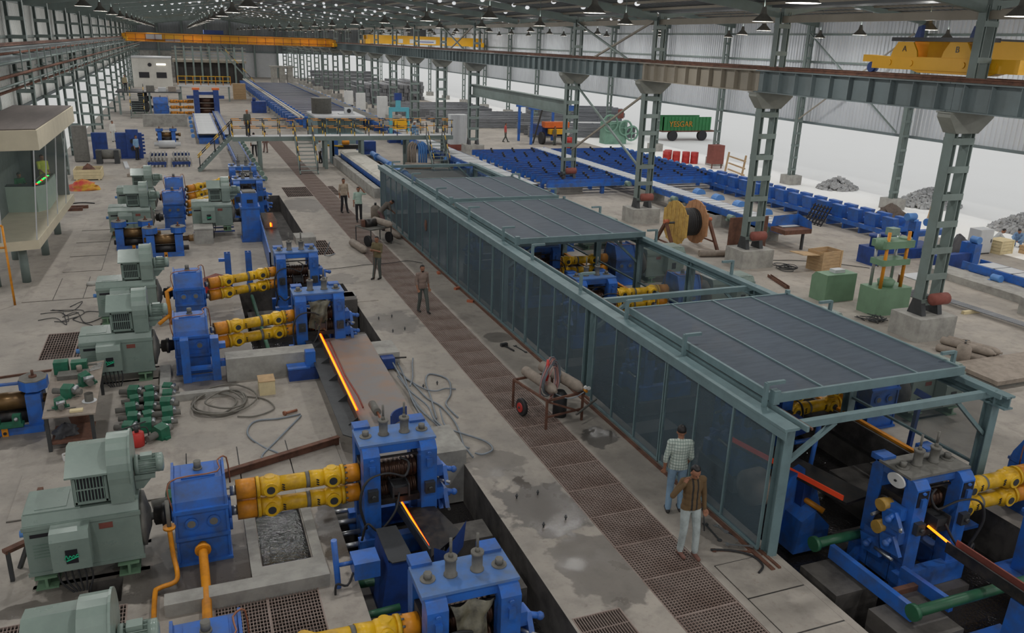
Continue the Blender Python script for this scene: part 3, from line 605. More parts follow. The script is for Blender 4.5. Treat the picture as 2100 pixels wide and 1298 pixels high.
    A('water_hose', B().tube(smooth([(.62, -.6, .3), (.5, -.75, 0), (.2, -.8, -.3), (0, -.75, -.15), (-.1, -.7, -.5)], 5), .022, 6), RUB)
    if arms:
        for zz, yy in ((.5, -.25), (.05, -.3), (-.2, .1)):
            b = B().box(1.35, 1.5, yy-.15, yy+.2, zz-.12, zz+.12).cyl((1.4, yy, zz), (1.72, yy-.1, zz-.05), .05, n=8).ball((1.72, yy-.1, zz-.05), .065).pri([(yy-.3, zz-.25), (yy+.1, zz-.3), (yy+.2, zz), (yy-.1, zz+.05)], 'x', 1.5, 1.58); A('adjusting_arm', b, BLUE)
        [A('adjusting_screw', B().cyl(a_, b_, .03, n=8), BRT) for a_, b_ in (((1.36, -.3, .3), (1.6, -.55, .3)), ((1.36, .1, .3), (1.66, .05, .3)), ((1.6, -.1, -.3), (1.6, -.5, -.3)))]
        A('roll_end', B().cyl((1.4, 0, .5), (1.46, 0, .5), .17, n=16).cyl((1.4, 0, .09), (1.46, 0, .09), .17, n=16), DARK)
    if gauge:
        A('dial', B().cyl((1.38, -.1, 1.25), (1.42, -.1, 1.25), .19, n=24), WHITE)
        for x_ in (.03, 1.08): A('black_board', B().box(x_, x_+.24, -.532, -.522, .75, 1.2), BLKW)
        A('dial_hub', B().cyl((1.41, -.1, 1.25), (1.44, -.1, 1.25), .03, n=8), DKST)
        [A('roll_cap', B().cyl((1.4, -.05, z_), (1.62, -.05, z_), .12, n=16), mat('brass_cap', (190, 150, 70), .4, dirt=.4, scale=6)) for z_ in (.55, .1)]
    if cover:
        n = 10; vs = []; 
        for i in range(n+1):
            for j in range(n+1):
                u, v = i/n, j/n; xx = .36+.62*u+.08*math.sin(v*5)*(.5-u); zz = 1.18-.95*v-.12*u*v; yy = -.38-.16*math.sin(v*2.4)-.06*math.sin(u*9+v*4)-.03*math.sin(v*14)
                vs.append((xx*(1-.25*v*(u-.2)), yy, zz))
        fs = [(i*(n+1)+j, i*(n+1)+j+1, (i+1)*(n+1)+j+1, (i+1)*(n+1)+j) for i in range(n) for j in range(n)]
        A('canvas_cover', B().add(vs, fs, True), CANV)
    return t
def plinth(x0, x1, y0, y1, z0, z1, m=None): B().box(x0, x1, y0, y1, z0, z1).mk('foundation_block', m or CONCD, FL)
def line(tag, gp, Ym, Yg, Yh, x=-1.15, z=0, s=1, hx=None, **k):
    X = lambda d: x+s*d
    motor(x, Ym, z, s, ('grey-green drive motor with blower on top ' if k.get('blower', True) else 'grey-green drive motor of the caged line ')+tag, **{a: k[a] for a in ('paint', 'full', 'blower') if a in k})
    gearbox(X(.45), Yg, z, s, 'blue gearbox with copper lube pipes '+tag, h=k.get('h', 1))
    hz = z+k.get('dz', 0)
    for n, zz, z2 in (('upper', .97, .96+k.get('dz', 0)), ('lower', .58, .55+k.get('dz', 0))):
        spindle((X(1.36), Yg, z+zz), (X(3.62), Yh, z+z2), '%s yellow universal-joint spindle %s' % (n, tag))
    housing(X(3.6), Yh, hz+.46, s, 'blue rolling mill stand '+tag, cover=k.get('cover', False), gauge=k.get('gauge', False))
line('beside the concrete water basin', '', 13.4, 13.4, 13.4)
line('at the corner of the front grating', '', 9.0, 9.1, 9.25, cover=True, dz=-.18)
line('with the blue trestle before its gearbox', '', 21.95, 22.15, 22.6, cover=True, dz=.1)
line('between the red box and the blue trestle stand', '', 26.9, 26.7, 27.35, dz=.12)
line('near the vertical stand with the orange-lit opening', '', 39.0, 40.4, 41.8, x=-1.6, dz=.25, h=1.12, hx=0)
line('rearmost of the group before the footbridge', '', 44.0, 44.6, 45.8, x=-1.55, dz=.3, h=1.1)
# stands of the caged line, mirrored
MX = 14.75+1.15
line('in front of the cage with the white dial', '', 9.4, 9.4, 9.4, x=MX+.2, s=-1, gauge=True, blower=False)
line('under the front cage roof leaf', '', 13.9, 13.9, 13.9, x=MX, s=-1, full=False, blower=False)
line('under the rear half of the front roof leaf', '', 18.1, 18.1, 18.1, x=MX, s=-1, full=False, blower=False)
line('in the open gap of the cage roof', '', 22.3, 22.3, 22.3, x=MX, s=-1, full=False, blower=False)
line('under the middle cage roof leaf', '', 26.6, 26.6, 26.6, x=MX, s=-1, full=False, blower=False)
line('under the rear cage roof leaf', '', 32.0, 32.0, 32.0, x=MX, s=-1, full=False, blower=False)
# ---- vertical stand: gearbox tower with its own motor
motor(1.75, 38.2, .25, 1, 'grey-green motor in front of the yellow spindles driving the vertical stand')
t = thing('vertical_stand', 'tall narrow blue vertical mill stand beside the trough conveyor', 'mill stand', (2.0, 36.4, 0))
B().box(0, .75, 0, .9, 0, 1.5).box(-.05, .8, -.05, .95, 0, .08).box(-.04, .79, -.04, .94, 1.46, 1.54).mk('tower', BLUE, t); B().box(.05, .7, .1, .8, 1.54, 2.1).mk('head', BLUE, t)
B().box(.1, .65, .15, .75, 2.1, 2.16).mk('top_cover', SCREW, t); B().box(.25, .5, -.06, -.03, 1.7, 1.85).mk('nameplate', BLKW, t); B().cyl((-.3, .45, .9), (0, .45, .9), .09, n=10).mk('input_shaft', DKST, t)
t = thing('concrete_plinth', 'square concrete plinth under the motor of the vertical stand', 'plinth', (0.05, 36.45, 0)); B().box(0, .75, 0, 1.1, 0, .62).mk('block', CONC, t); B().box(-.02, .77, -.02, 1.12, .62, .66).mk('cap', CONC, t)
# ---- trestle, basin water, pit water, foundations
t = thing('blue_trestle', 'blue welded trestle frame standing against a gearbox', 'trestle', (-.55, 20.95, 0))
for xx in (0, .72): B().box(xx, xx+.2, 0, .3, 0, 1.15).mk('post', BLUE, t)
B().box(.2, .72, .05, .25, .0, .12).box(.2, .72, .05, .25, .3, .36).mk('cross_rail', BLUE, t)
B().box(.92, 1.08, .05, .25, .35, .5).box(.92, 1.08, .05, .25, .85, .98).mk('bracket', BLUE, t)
def water(x0, x1, y0, y1, z, lab): B().add([(x0, y0, z), (x1, y0, z), (x1, y1, z), (x0, y1, z)], [(0, 1, 2, 3)]).mk('water_surface', WATER, label=lab, cat='water')
water(.62, 1.42, 12.35, 14.5, -.12, 'rippled water filling the concrete basin under the spindles')
water(2.05, 4.95, 5, 15.2, -.93, 'oily water on the floor of the front mill pit'); water(1.3, 4.95, 21.35, 29, -.93, 'oily water on the floor of the second mill pit')
water(9.25, 14.3, 3, 41, -.93, 'dark oily water on the floor of the pit under the cage')
for x0, x1, y0, y1, z1 in ((4.0, 4.75, 12.4, 13.0, -.25), (4.05, 4.75, 10.7, 11.5, -.2), (2.1, 3.9, 14.0, 15.1, -.45), (2.1, 3.7, 11.0, 12.4, -.6), (2.2, 3.9, 8.2, 9.8, -.62), (4.1, 4.8, 23.0, 24.4, -.3), (3.9, 4.9, 26.0, 26.9, .3), (1.4, 3.8, 21.5, 23.3, -.55), (1.5, 3.8, 26.4, 28.2, -.55),
                           (9.55, 10.5, 8.7, 9.6, -.12), (9.8, 10.9, 7.35, 8.25, -.1), (11.2, 12.4, 9.7, 10.6, -.4), (10.8, 12.6, 8.6, 9.2, -.55), (10.8, 12.6, 13.2, 14.6, -.55), (10.8, 12.6, 17.4, 18.8, -.55), (10.8, 12.6, 21.6, 23, -.55), (10.8, 12.6, 26, 27.2, -.55), (10.8, 12.6, 31.2, 32.7, -.55), (9.3, 10.6, 15.2, 15.8, -.2), (9.3, 10.4, 19.6, 20.2, -.2), (12.8, 14.2, 11, 12.5, -.3), (12.8, 14.2, 15.5, 16.7, -.3)):
    plinth(x0, x1, y0, y1, -1, z1)
bolt = B().cyl((0, 0, -.05), (0, 0, .11), .014, n=6).cyl((0, 0, .05), (0, 0, .075), .028, n=6).mesh('anchor_bolt', DKST)
for (x, y) in ((5.5, 13.1), (5.95, 13.1), (5.6, 12.0), (6.1, 12.1), (5.3, 24.6), (5.75, 24.7), (5.45, 23.3), (5.85, 23.4), (5.2, 18.9), (5.6, 19.0)):
    link('anchor_bolt', bolt, None, 'short rusty anchor bolt sticking out of the bare concrete floor', 'bolt', 'anchor bolts in the floor', None, (x, y, 0))
# ================================================================ MESH CAGE
CX0, CX1, CZ = 8.98, 13.95, 2.55
cg = thing('mesh_cage', 'long grey-blue steel cage frame enclosing the right-hand mill line', 'cage', (0, 0, 0))
def hpost(x, y, z0, z1): B().box(x-.1, x+.1, y-.1, y-.08, z0, z1).box(x-.1, x+.1, y+.08, y+.1, z0, z1).box(x-.012, x+.012, y-.08, y+.08, z0, z1).mk('post', CAGE, cg)
PY = [9.95, 17.25, 23.4, 29.3, 34.9, 40.5]
for y in PY: hpost(CX0+.12, y, -.95 if y < 11 else 0, CZ)
for y in PY: hpost(CX1, y, .45 if y < 11 else 0, CZ)
for y in (13.4, 20.3, 26.4, 32.1, 37.7): hpost(CX1, y, 0, CZ)
B().box(CX0-.14, CX0+.16, 9.7, 40.6, CZ, CZ+.05).mk('top_beam', CAGE, cg); B().box(CX0-.12, CX0-.09, 9.7, 40.6, CZ-.16, CZ).mk('fascia', CAGE, cg)
B().box(CX0+.22, CX0+.27, 9.6, 40.6, CZ, CZ+.1).mk('roof_rail', CAGE, cg); B().box(CX0+.32, CX0+.35, 9.6, 40.6, CZ+.02, CZ+.06).mk('guide_rail', RUST, cg)
B().box(CX1-.11, CX1+.11, 9.6, 40.6, CZ-.02, CZ+.02).box(CX1-.015, CX1+.015, 9.6, 40.6, CZ-.22, CZ).box(CX1-.11, CX1+.11, 9.6, 40.6, CZ-.25, CZ-.22).mk('top_beam', CAGE, cg)
B().box(CX1-.3, CX1-.25, 9.6, 40.6, CZ, CZ+.1).mk('roof_rail', CAGE, cg)
B().box(CX1-.12, CX1+.12, 9.95, 40.5, .0, .5).mk('plinth_wall', CONCD, cg)
B().box(CX1-.05, CX1+.05, 9.95, 40.5, .5, .56).mk('sill_pipe', ORA, cg)
for y in PY: B().box(CX0+.2, CX1, y-.06, y+.06, CZ-.1, CZ+.03).mk('cross_beam', CAGE, cg)
for y in PY:
    B().bar((CX0+.2, y, CZ-.75), (CX0+1.15, y, CZ-.1), .08).mk('knee_brace', CAGE, cg); B().bar((CX1-.05, y, CZ-.9), (CX1-.95, y, CZ-.1), .07).mk('knee_brace', CAGE, cg)
B().box(CX0-.16, CX0-.08, 9.5, 41, 0, .03).box(CX0-.01, CX0+.04, 9.5, 41, 0, .045).mk('floor_track', RUST, cg)
for y in (10.6, 13.2, 15.6, 18.0, 21.2, 23.6, 27, 31, 34.8, 38.5):
    B().bar((CX0+.12, y, CZ), (CX0+.12, y, CZ+.5), .07).bar((CX0+.12, y, CZ+.48), (CX0+.5, y, CZ+.48), .06).mk('roof_stop', CAGE, cg)
for y in (11, 14.5, 18.4, 22.5, 26.5, 30.5, 34.5): B().bar((CX1+.05, y, CZ-.1), (CX1+.05, y, CZ+.42), .07).bar((CX1+.05, y, CZ+.4), (CX1-.3, y, CZ+.4), .06).mk('roof_stop', CAGE, cg)
def door(y0, y1, n, label, x=CX0-.04):
    d = thing('mesh_door', label, 'door', (x, y0, .05)); L = y1-y0; H = CZ-.18
    B().box(-.025, .025, 0, L, 0, .06).mk('bottom_rail', CAGE, d); B().box(-.025, .025, 0, L, H-.06, H).mk('top_rail', CAGE, d)
    for i in range(n+1):
        yy = L*i/n; w = .03 if i in (0, n) else .018; B().box(-.028, .028, max(0, yy-w), min(L, yy+w), .06, H-.06).mk('stile', CAGE, d)
    for i in range(n): B().box(-.004, .004, L*i/n+.02, L*(i+1)/n-.02, .06, H-.06).mk('mesh_panel', MESHW, d)
    return d
door(10.05, 13.45, 3, 'woven mesh sliding door beside the front corner post of the cage'); door(13.5, 16.75, 3, 'woven mesh sliding door just before the open gap in the cage side')
door(17.25, 21.1, 4, 'woven mesh sliding door just past the open gap, behind the gas cylinder cart'); door(21.15, 24.0, 3, 'woven mesh sliding door near the loose hammer on the floor')
door(24.05, 27.7, 3, 'woven mesh sliding door near the walking man'); dd = door(27.75, 31.4, 3, 'woven mesh sliding door facing the standing worker with the thin rod'); door(31.45, 36.0, 4, 'woven mesh sliding door with an oval hand hole'); door(36.05, 40.4, 4, 'last woven mesh sliding door, where the man bends down')
B().ball((0, 0, 0), (.03, .17, .24), 14, 8).mk('hand_hole_plate', RUST, bpy.data.objects['mesh_door.006'], loc=(-.02, .55, 1.3))
for i, (y0, y1) in enumerate(zip(PY[:-1], PY[1:])):
    B().box(CX1-.004, CX1+.004, y0+.12, y1-.12, 1.0, CZ-.3).mk('rear_mesh', mat('clear_screen', (120, 134, 138), .4, dirt=.3, scale=2, alpha=.3), cg)
    B().box(CX1-.03, CX1+.03, y0+.1, y1-.1, .95, 1.0).mk('rear_rail', CAGE, cg)
B().box(CX0+.2, CX1-.1, 40.48, 40.5, .1, CZ-.2).mk('end_mesh', MESHW, cg)
def leaf(y0, y1, label, ribs=4):
    d = thing('roof_leaf', label, 'roof panel', (CX0+.24, y0, CZ+.13)); W = CX1-.2-(CX0+.24); L = y1-y0
    for n, bb in (('edge_beam', B().box(0, W, 0, .06, 0, .17)), ('edge_beam', B().box(0, W, L-.05, L, 0, .14)), ('edge_beam', B().box(0, .06, .06, L-.05, 0, .15)), ('edge_beam', B().box(W-.06, W, .06, L-.05, 0, .15))): bb.mk(n, CAGE, d)
    B().box(-.03, .1, -.03, .1, -.02, .24).mk('corner_post', CAGE, d); B().box(W-.06, W+.02, L-.08, L+.02, -.02, .22).mk('corner_post', CAGE, d)
    for i in range(ribs-1):
        x = W*(i+1)/ribs; B().box(x-.018, x+.018, .06, L-.05, .1, .15).mk('rib', CAGE, d)
    for i in range(ribs): B().box(W*i/ribs+.02, W*(i+1)/ribs-.02, .06, L-.05, .115, .122).mk('mesh_sheet', MESHR, d)
    for y in (1.6, 3.5):
        if y < L: B().box(.06, W-.06, y-.02, y+.02, .04, .1).mk('cross_rib', CAGE, d)
leaf(10.5, 15.75, 'front sliding roof leaf of perforated mesh on the cage'); leaf(22.75, 29.1, 'middle sliding roof leaf of perforated mesh on the cage'); leaf(29.6, 34.75, 'rear sliding roof leaf of perforated mesh on the cage')
# ================================================================ RUNOUTS, HOT BARS
t = thing('runout_table', 'rust-stained flat runout plate with guide angle between two mill stands', 'table', (0, 0, 0))
B().pri([(2.72, 22.1), (4.42, 22.3), (4.32, 15.0), (3.3, 14.6), (2.68, 16.2)], 'z', .38, .41).mk('top_plate', RUSTO, t)
B().pri([(2.66, 22.05), (3.04, 22.1), (3.02, 16.0), (2.84, 15.75), (2.62, 16.0)], 'z', .43, .455).mk('side_flange', DKST, t)
B().box(3.03, 3.05, 15.9, 22.3, .42, .62).mk('guide_angle', RUST, t)
for y in (16.4, 17.7, 19.0, 20.2, 21.4): B().pri([(2.8, .45), (3.03, .45), (3.03, .62)], 'y', y, y+.015).mk('gusset', DKST, t)
B().tube([(3.3, 21.9, .45), (3.28, 20.5, .46), (3.26, 19.2, .46), (3.32, 17.9, .46), (3.3, 17.2, .46)], .02, 5).mk('wear_strip', REDD, t)
for x, y in ((2.95, 21.5), (4.1, 21.4), (2.95, 17.0), (4.1, 17.0)): B().box(x, x+.1, y, y+.1, 0 if y < 20.7 else -.9, .38).mk('leg', DKST, t)
B().cyl((3.45, 16.9, .66), (3.45, 16.35, .7), .09, n=12).mk('pneumatic_cylinder', SCREW, t); B().cyl((3.45, 16.4, .7), (3.5, 15.5, .6), .03, n=8).mk('piston_rod', COPP, t); B().tube([(x, y, .58) for x, y in arc(3.55, 16.45, .55, 0, 1.5, 6)], .0, 3) if 0 else None
B().pri(arc(4.2, 15.9, .55, 1.7, 2.9, 6)+arc(4.2, 15.9, .52, 2.9, 1.7, 6), 'z', .41, .72).mk('deflector', NAVY, t)
def hotbar(p, q, lab, r=.03):
    d = thing('hot_bar', lab, 'steel bar', p); dd = Vector(q)-Vector(p)
    B().tube([(0, 0, 0), tuple(dd)], r, 8).mk('glowing_core', HOT, d); B().tube([(r*1.1, 0, -r*.4), tuple(dd+Vector((r*1.1, 0, -r*.4)))], r*.7, 6).mk('glowing_edge', HOTE, d)
hotbar((3.1, 22.35, .56), (3.11, 17.0, .52), 'glowing orange steel bar running along the rust-stained runout plate', .026)
hotbar((3.16, 13.0, .42), (3.3, 11.6, .3), 'short glowing orange bar leaving the stand onto the dark chute', .016)
hotbar((3.34, 38.6, .72), (3.18, 36.4, .66), 'short glowing bar inside the ribbed trough conveyor', .04)
hotbar((11.66, 8.95, .66), (11.68, 8.45, .58), 'glowing bar end leaving the stand with the white dial', .022)
# near chute and blue splash guard
t = thing('delivery_chute', 'dark oily chute plate with curled side guards between the two front stands', 'chute', (0, 0, 0))
B().pri([(3.06, 13.0), (3.75, 12.85), (3.95, 11.9), (3.2, 11.3)], 'z', .28, .31).mk('chute_plate', DARK, t)
B().pri([(3.04, 13.0), (3.08, 13.0), (3.24, 11.3), (3.2, 11.3)], 'z', .3, .5).mk('side_guard', DKST, t)
B().add([(3.28, 11.28, .1), (3.42, 11.15, .1), (3.95, 11.75, .1), (3.28, 11.28, .52), (3.45, 11.15, .5), (4.0, 11.75, .62)], [(0, 1, 4, 3), (1, 2, 5, 4)]).mk('splash_plate', NAVY, t)
B().box(3.3, 3.5, 11.9, 12.1, -.95, .28).mk('leg', DKST, t); B().box(3.5, 3.7, 12.5, 12.7, -.95, .28).mk('leg', DKST, t)
t = thing('splash_shield', 'blue sheet-metal shield with rounded grey top plate before the front stand', 'shield', (0, 0, 0))
B().pri([(2.5, 12.2), (2.86, 12.2), (2.9, 11.25), (2.86, 11.15), (2.55, 11.15), (2.5, 11.25)], 'z', .46, .48).mk('top_plate', DKST, t)
B().add([(2.5, 11.2, .46), (2.88, 11.2, .46), (2.95, 11.2, -.9), (2.3, 11.2, -.9), (2.5, 12.15, .46), (2.3, 12.15, -.9)], [(0, 1, 2, 3), (4, 0, 3, 5)]).mk('front_plate', NAVY, t)
t = thing('junction_box', 'small blue box on a blue pipe post between the front stands', 'box', (1.95, 11.25, 0))
B().box(0, .42, 0, .4, .2, .5).mk('box_body', BLUE, t); B().cyl((-.2, .2, -.7), (-.28, .2, .9), .05, n=10).mk('post', BLUE, t); B().cyl((-.22, .2, .42), (0, .2, .42), .035, n=8).mk('arm', BLUE, t)
B().tube(smooth([(0, .1, .3), (-.12, 0, .15), (-.3, 0, .2), (-.3, .05, -.2), (-.22, .1, -.6)], 4), .02, 5).mk('cable', RUB, t)
for i, (p, q, r, m, l) in enumerate((((1.8, 11.9, -.35), (3.0, 11.85, -.35), .07, PGRN, 'thick green pipe crossing the front pit behind the blue shield'), ((1.75, 10.85, -.2), (2.6, 10.9, -.2), .06, PGRN, 'green pipe crossing the front pit above the red one'), ((1.75, 10.7, -.35), (2.6, 10.75, -.35), .05, REDD, 'dull red pipe crossing the front pit'),
        ((1.85, 11.0, -.3), (1.78, 14.6, -.3), .07, PGRN, 'green pipe running under the front yellow spindles'), ((1.75, 21.5, -.1), (1.72, 28.6, -.1), .06, PGRN, 'green pipe running under the spindles of the second pit'))):
    B().cyl(p, q, r, n=10).mk('pit_pipe', m, label=l, cat='pipe')
for i in range(4): B().cyl((1.95, 13.0+i*.4, -.3), (2.45, 13.0+i*.4, -.3), .05, n=8).mk('pit_roller', BRT, label='short bright roller bar in the pit under the second pair of spindles' if 0 else 'short bright pipe stub beside the front stand in the pit', cat='pipe', group='pipe stubs in the front pit')
for i in range(7): B().cyl((1.9, 22.0+i*.33+(1.6 if i > 3 else 0), -.15), (2.5, 22.0+i*.33+(1.6 if i > 3 else 0), -.15), .055, n=8).mk('pit_roller', BRT, label='short bright pipe stub beside the stands in the second pit', cat='pipe', group='pipe stubs in the second pit')
# orange pipes in front of the gearbox
t = thing('drain_pipe', 'thick rusty orange drain pipe with flange leaving the front gearbox', 'pipe', (0, 0, 0)); B().tube([(-.3, 12.86, .35), (-.3, 12.6, .3), (-.29, 12.0, .16), (-.3, 10.9, .16)], .075, 10).mk('pipe_run', ORA, t); B().cyl((-.3, 12.7, .32), (-.3, 12.75, .33), .13, n=14).mk('flange', ORA, t)
t = thing('feed_pipe', 'thin orange pipe with elbows beside the front gearbox', 'pipe', (0, 0, 0)); B().tube(smooth([(-.78, 12.85, .75), (-.76, 12.75, .3), (-.72, 12.55, .12), (-.75, 12.3, .1), (-1.0, 12.2, .1), (-1.05, 12.0, .1), (-1.05, 10.8, .1)], 4), .04, 8).mk('pipe_run', ORA, t); B().cyl((-.78, 12.85, .76), (-.78, 12.85, .8), .1, n=14).mk('flange', ORA, t); B().tube([(-.78, 12.85, .78), (-.78, 12.9, 1.25)], .035, 8).mk('riser', SCREW, t)
t = thing('lube_riser', 'orange vertical lube pipe between two grey-green motors', 'pipe', (0, 0, 0)); B().tube([(-.85, 25.9, 0), (-.9, 25.9, 1.05), (-.75, 26.0, 1.1)], .06, 8).mk('pipe_run', ORA, t); B().tube([(-.88, 25.9, .3), (-1.2, 25.7, .1)], .06, 8).mk('branch', ORA, t)
# ribbed trough conveyor feeding the second group
t = thing('trough_conveyor', 'blue-sided ribbed trough conveyor carrying a glowing bar', 'conveyor', (0, 0, 0))
B().add([(2.85, 39.2, .1), (2.85, 39.2, .95), (2.55, 30.5, .1), (2.55, 30.5, .95), (2.9, 39.2, .95), (2.6, 30.5, .95), (2.9, 39.2, .1), (2.6, 30.5, .1)], [(0, 1, 3, 2), (1, 4, 5, 3), (4, 6, 7, 5)]).mk('side_plate', BLUE, t)
B().pri([(2.9, 39.2), (3.6, 39.2), (3.25, 30.5), (2.6, 30.5)], 'z', .42, .46).mk('trough_plate', DKST, t)
for i in range(9): B().box(2.95, 3.5, 36.9+i*.22, 36.93+i*.22, .46, .8).mk('rib', SCREW, t)
for y in (31.5, 34.5, 37.5): B().box(2.75, 3.3, y, y+.15, 0, .42).mk('leg', BLUE, t)
# conveyor at far side of stands D and posts
for x, l in ((1.05, 'short blue steel post with a hook, before the spindles'), (1.75, 'plain blue steel post beside the hooked one')):
    t = thing('blue_post', l, 'post', (x, 29.6, 0)); B().box(-.1, .1, -.12, -.1, 0, 1.25).box(-.1, .1, .1, .12, 0, 1.25).box(-.01, .01, -.1, .1, 0, 1.25).mk('shaft', BLUE, t); B().box(-.14, .14, -.16, .16, 0, .04).mk('foot', BLUE, t)
    if x < 1.5: B().box(-.3, -.08, -.08, .08, .95, 1.05).mk('hook', BLUE, t)
t = thing('red_tool_box', 'red steel tool box with dusty lid behind a blue gearbox', 'tool box', (.2, 28.6, 0)); B().box(0, .85, 0, .9, 0, .4).mk('box_body', RED, t); B().pri([(-.02, .4), (.42, .55), (.87, .4)], 'y', -.03, .93).mk('lid', REDD, t)
# delivery trough of the caged line front
t = thing('delivery_trough', 'long rusty delivery trough leaving the stand with the white dial', 'trough', (0, 0, 0))
d0 = Vector((11.68, 8.45, .5)); d1 = Vector((11.72, 4.0, .46)); 
for dx, m, n, h in ((-.12, DARK, 'trough_side', .2), (.12, REDD, 'trough_side', .16)): B().bar(d0+Vector((dx, 0, .08)), d1+Vector((dx, 0, .08)), .03, h).mk(n, m, t)
B().bar(d0, d1, .24, .03).mk('trough_floor', DARK, t); B().pri([(11.5, -.9), (11.95, -.9), (11.84, .43), (11.58, .43)], 'y', 6.9, 7.2).mk('support', BLUE, t)
B().box(11.0, 12.6, 6.2, 7.9, -.95, -.86).mk('base_plate', BLUE, t)
t = thing('channel_cradle', 'blue channel cradle with green pipe ends lying across concrete blocks', 'cradle', (0, 0, 0))
B().bar((10.2, 9.6, .05), (10.22, 7.75, .05), .1, .26).mk('side_channel', BLUE, t); B().bar((11.0, 8.75, .0), (11.05, 7.75, .0), .1, .22).mk('side_channel', BLUE, t); B().cyl((9.95, 9.75, .15), (11.0, 9.75, .15), .09, n=12).cyl((9.9, 9.75, .15), (9.98, 9.75, .15), .14, n=14).mk('cross_pipe', PGRN, t); B().cyl((10.15, 7.7, .15), (13.2, 7.7, .15), .09, n=12).cyl((10.1, 7.7, .15), (10.18, 7.7, .15), .14, n=14).mk('cross_pipe', PGRN, t); B().bar((10.2, 8.4, -.05), (11.0, 8.4, -.05), .1, .1).mk('cross_bar', RUST, t)
for y, lab in ((8.15, 'blue notched bearing post below the lower yellow spindle'), (9.9, 'blue notched bearing post behind the yellow spindles')):
    t = thing('bearing_post', lab, 'post', (13.35, y, 0)); B().box(0, .3, 0, .3, -.25, .95).box(-.04, .34, -.04, .34, .92, .98).mk('post_body', BLUE, t); B().box(-.3, .7, -.2, .5, -.32, -.25).mk('foot_plate', BLUE, t)
    for z in (.1, .45): B().box(.3, .42, .05, .25, z, z+.14).mk('bracket', BLUE, t)
t = thing('spray_header', 'blue post with tilted box beside the cage front', 'spray header', (11.9, 12.2, 0)); B().cyl((0, 0, -.5), (.1, 0, 1.15), .05, n=8).mk('post', BLUE, t); B().cyl((0, .1, -.4), (-.3, .4, .2), .05, n=8).mk('strut', BLUE, t); B().cyl((.05, 0, .75), (-.5, 0, .75), .05, n=8).mk('arm', BLUE, t); B().cb((-.35, .25, 1.0), (.5, .35, .28), .2, .2).mk('box_body', NAVY, t)
t = thing('snap_shear', 'blue snap shear with cream motor cover inside the cage corner', 'shear', (9.9, 11.2, 0))
B().pri([(.3, -.5), (1.1, -.7), (1.5, -.2), (1.3, .3), (1.0, .25), (.95, .75), (.6, .6), (.5, .2)], 'y', 0, .2).mk('blade_plate', BLUE, t); B().pri([(.5, -.8), (1.3, -.8), (1.3, -.3), (.9, .1), (.6, -.1)], 'y', -.5, .1).mk('bracket', BLUE, t); B().lathe([(0, .2), (.05, .36), (.4, .38), (.45, .2)], (-.2, .3, .35), (1, 0, 0), 16).mk('motor_cover', CYL, t); B().cyl((.85, -.1, .2), (1.1, -.5, .05), .06, n=10).mk('ram', ORA, t)
t = thing('guide_table', 'long dark guide table with red-hot edge inside the cage', 'table', (0, 0, 0)); B().pri([(10.3, 12.9), (11.0, 12.9), (11.6, 10.2), (10.9, 10.1)], 'z', .55, .6).mk('top_plate', DARK, t); B().bar((10.35, 12.9, .65), (10.9, 10.2, .65), .03, .1).mk('hot_strip', mat('dull_hot_edge', (190, 60, 30), .5, dirt=.2, emit=.25), t); B().box(10.7, 10.9, 11, 11.2, -.9, .55).mk('leg', NAVY, t)
t = thing('drive_hammer_post', 'dark blue post with hammer-shaped head outside the cage', 'post', (14.6, 12.1, 0)); B().bar((0, 0, 0), (.05, 0, 1.35), .09).mk('shaft', NAVY, t); B().cb((.1, 0, 1.45), (.42, .12, .14), 0, 0, .5).mk('head', NAVY, t)
# ================================================================ RIGHT BAY EQUIPMENT
def smallmotor(b, x, y, z, ax=(0, -1, 0), r=.13, l=.4):
    a = Vector(ax); p = Vector((x, y, z)); b.lathe([(0, r*.6), (.02, r), (l*.8, r), (l*.82, r*1.08), (l, r*1.05)], p, a, 12); b.box(x-r*.8, x+r*.8, y-.1, y+.1, z-r*1.4, z-r*.8); return b
tb = thing('transfer_bed', 'wide blue transfer bed of parallel skid beams beyond the mesh cage', 'transfer bed', (0, 0, 0))
skl = B().box(0, 4.9, -.1, .1, -.34, 0, 0).box(0, 4.9, -.02, .02, 0, .05, 1).mesh('skid_beam', [BLUE, NAVY]); skr = B().box(0, 6.2, -.1, .1, -.34, 0, 0).box(0, 6.2, -.02, .02, 0, .05, 1).mesh('skid_beam', [BLUE, NAVY])
dog = B().box(-.06, .06, -.05, .05, 0, .14).mesh('chain_dog', DARK)
for i in range(18):
    y = 44.6+i*.82
    link('skid_beam', skl, tb, loc=(19.9, y, .92)); link('skid_beam', skr, tb, loc=(26.3, y, .92))
    B().cyl((32.5, y-.05, .8), (32.5, y+.1, .8), .22, n=14).mk('chain_wheel', LBLUE, tb)
    for x in (20.9, 22.6, 24.2, 27.5, 29.2, 31.0): link('chain_dog', dog, tb, loc=(x+(i % 3)*.25, y, .94))
    if i % 2 == 0:
        for x in (20.3, 23.6, 27.2, 31.6): B().box(x-.1, x+.1, y-.1, y+.1, 0, .58).mk('leg', BLUE, tb)
B().box(19.8, 32.3, 44.3, 44.5, .5, .72).mk('edge_beam', BLUE, tb)
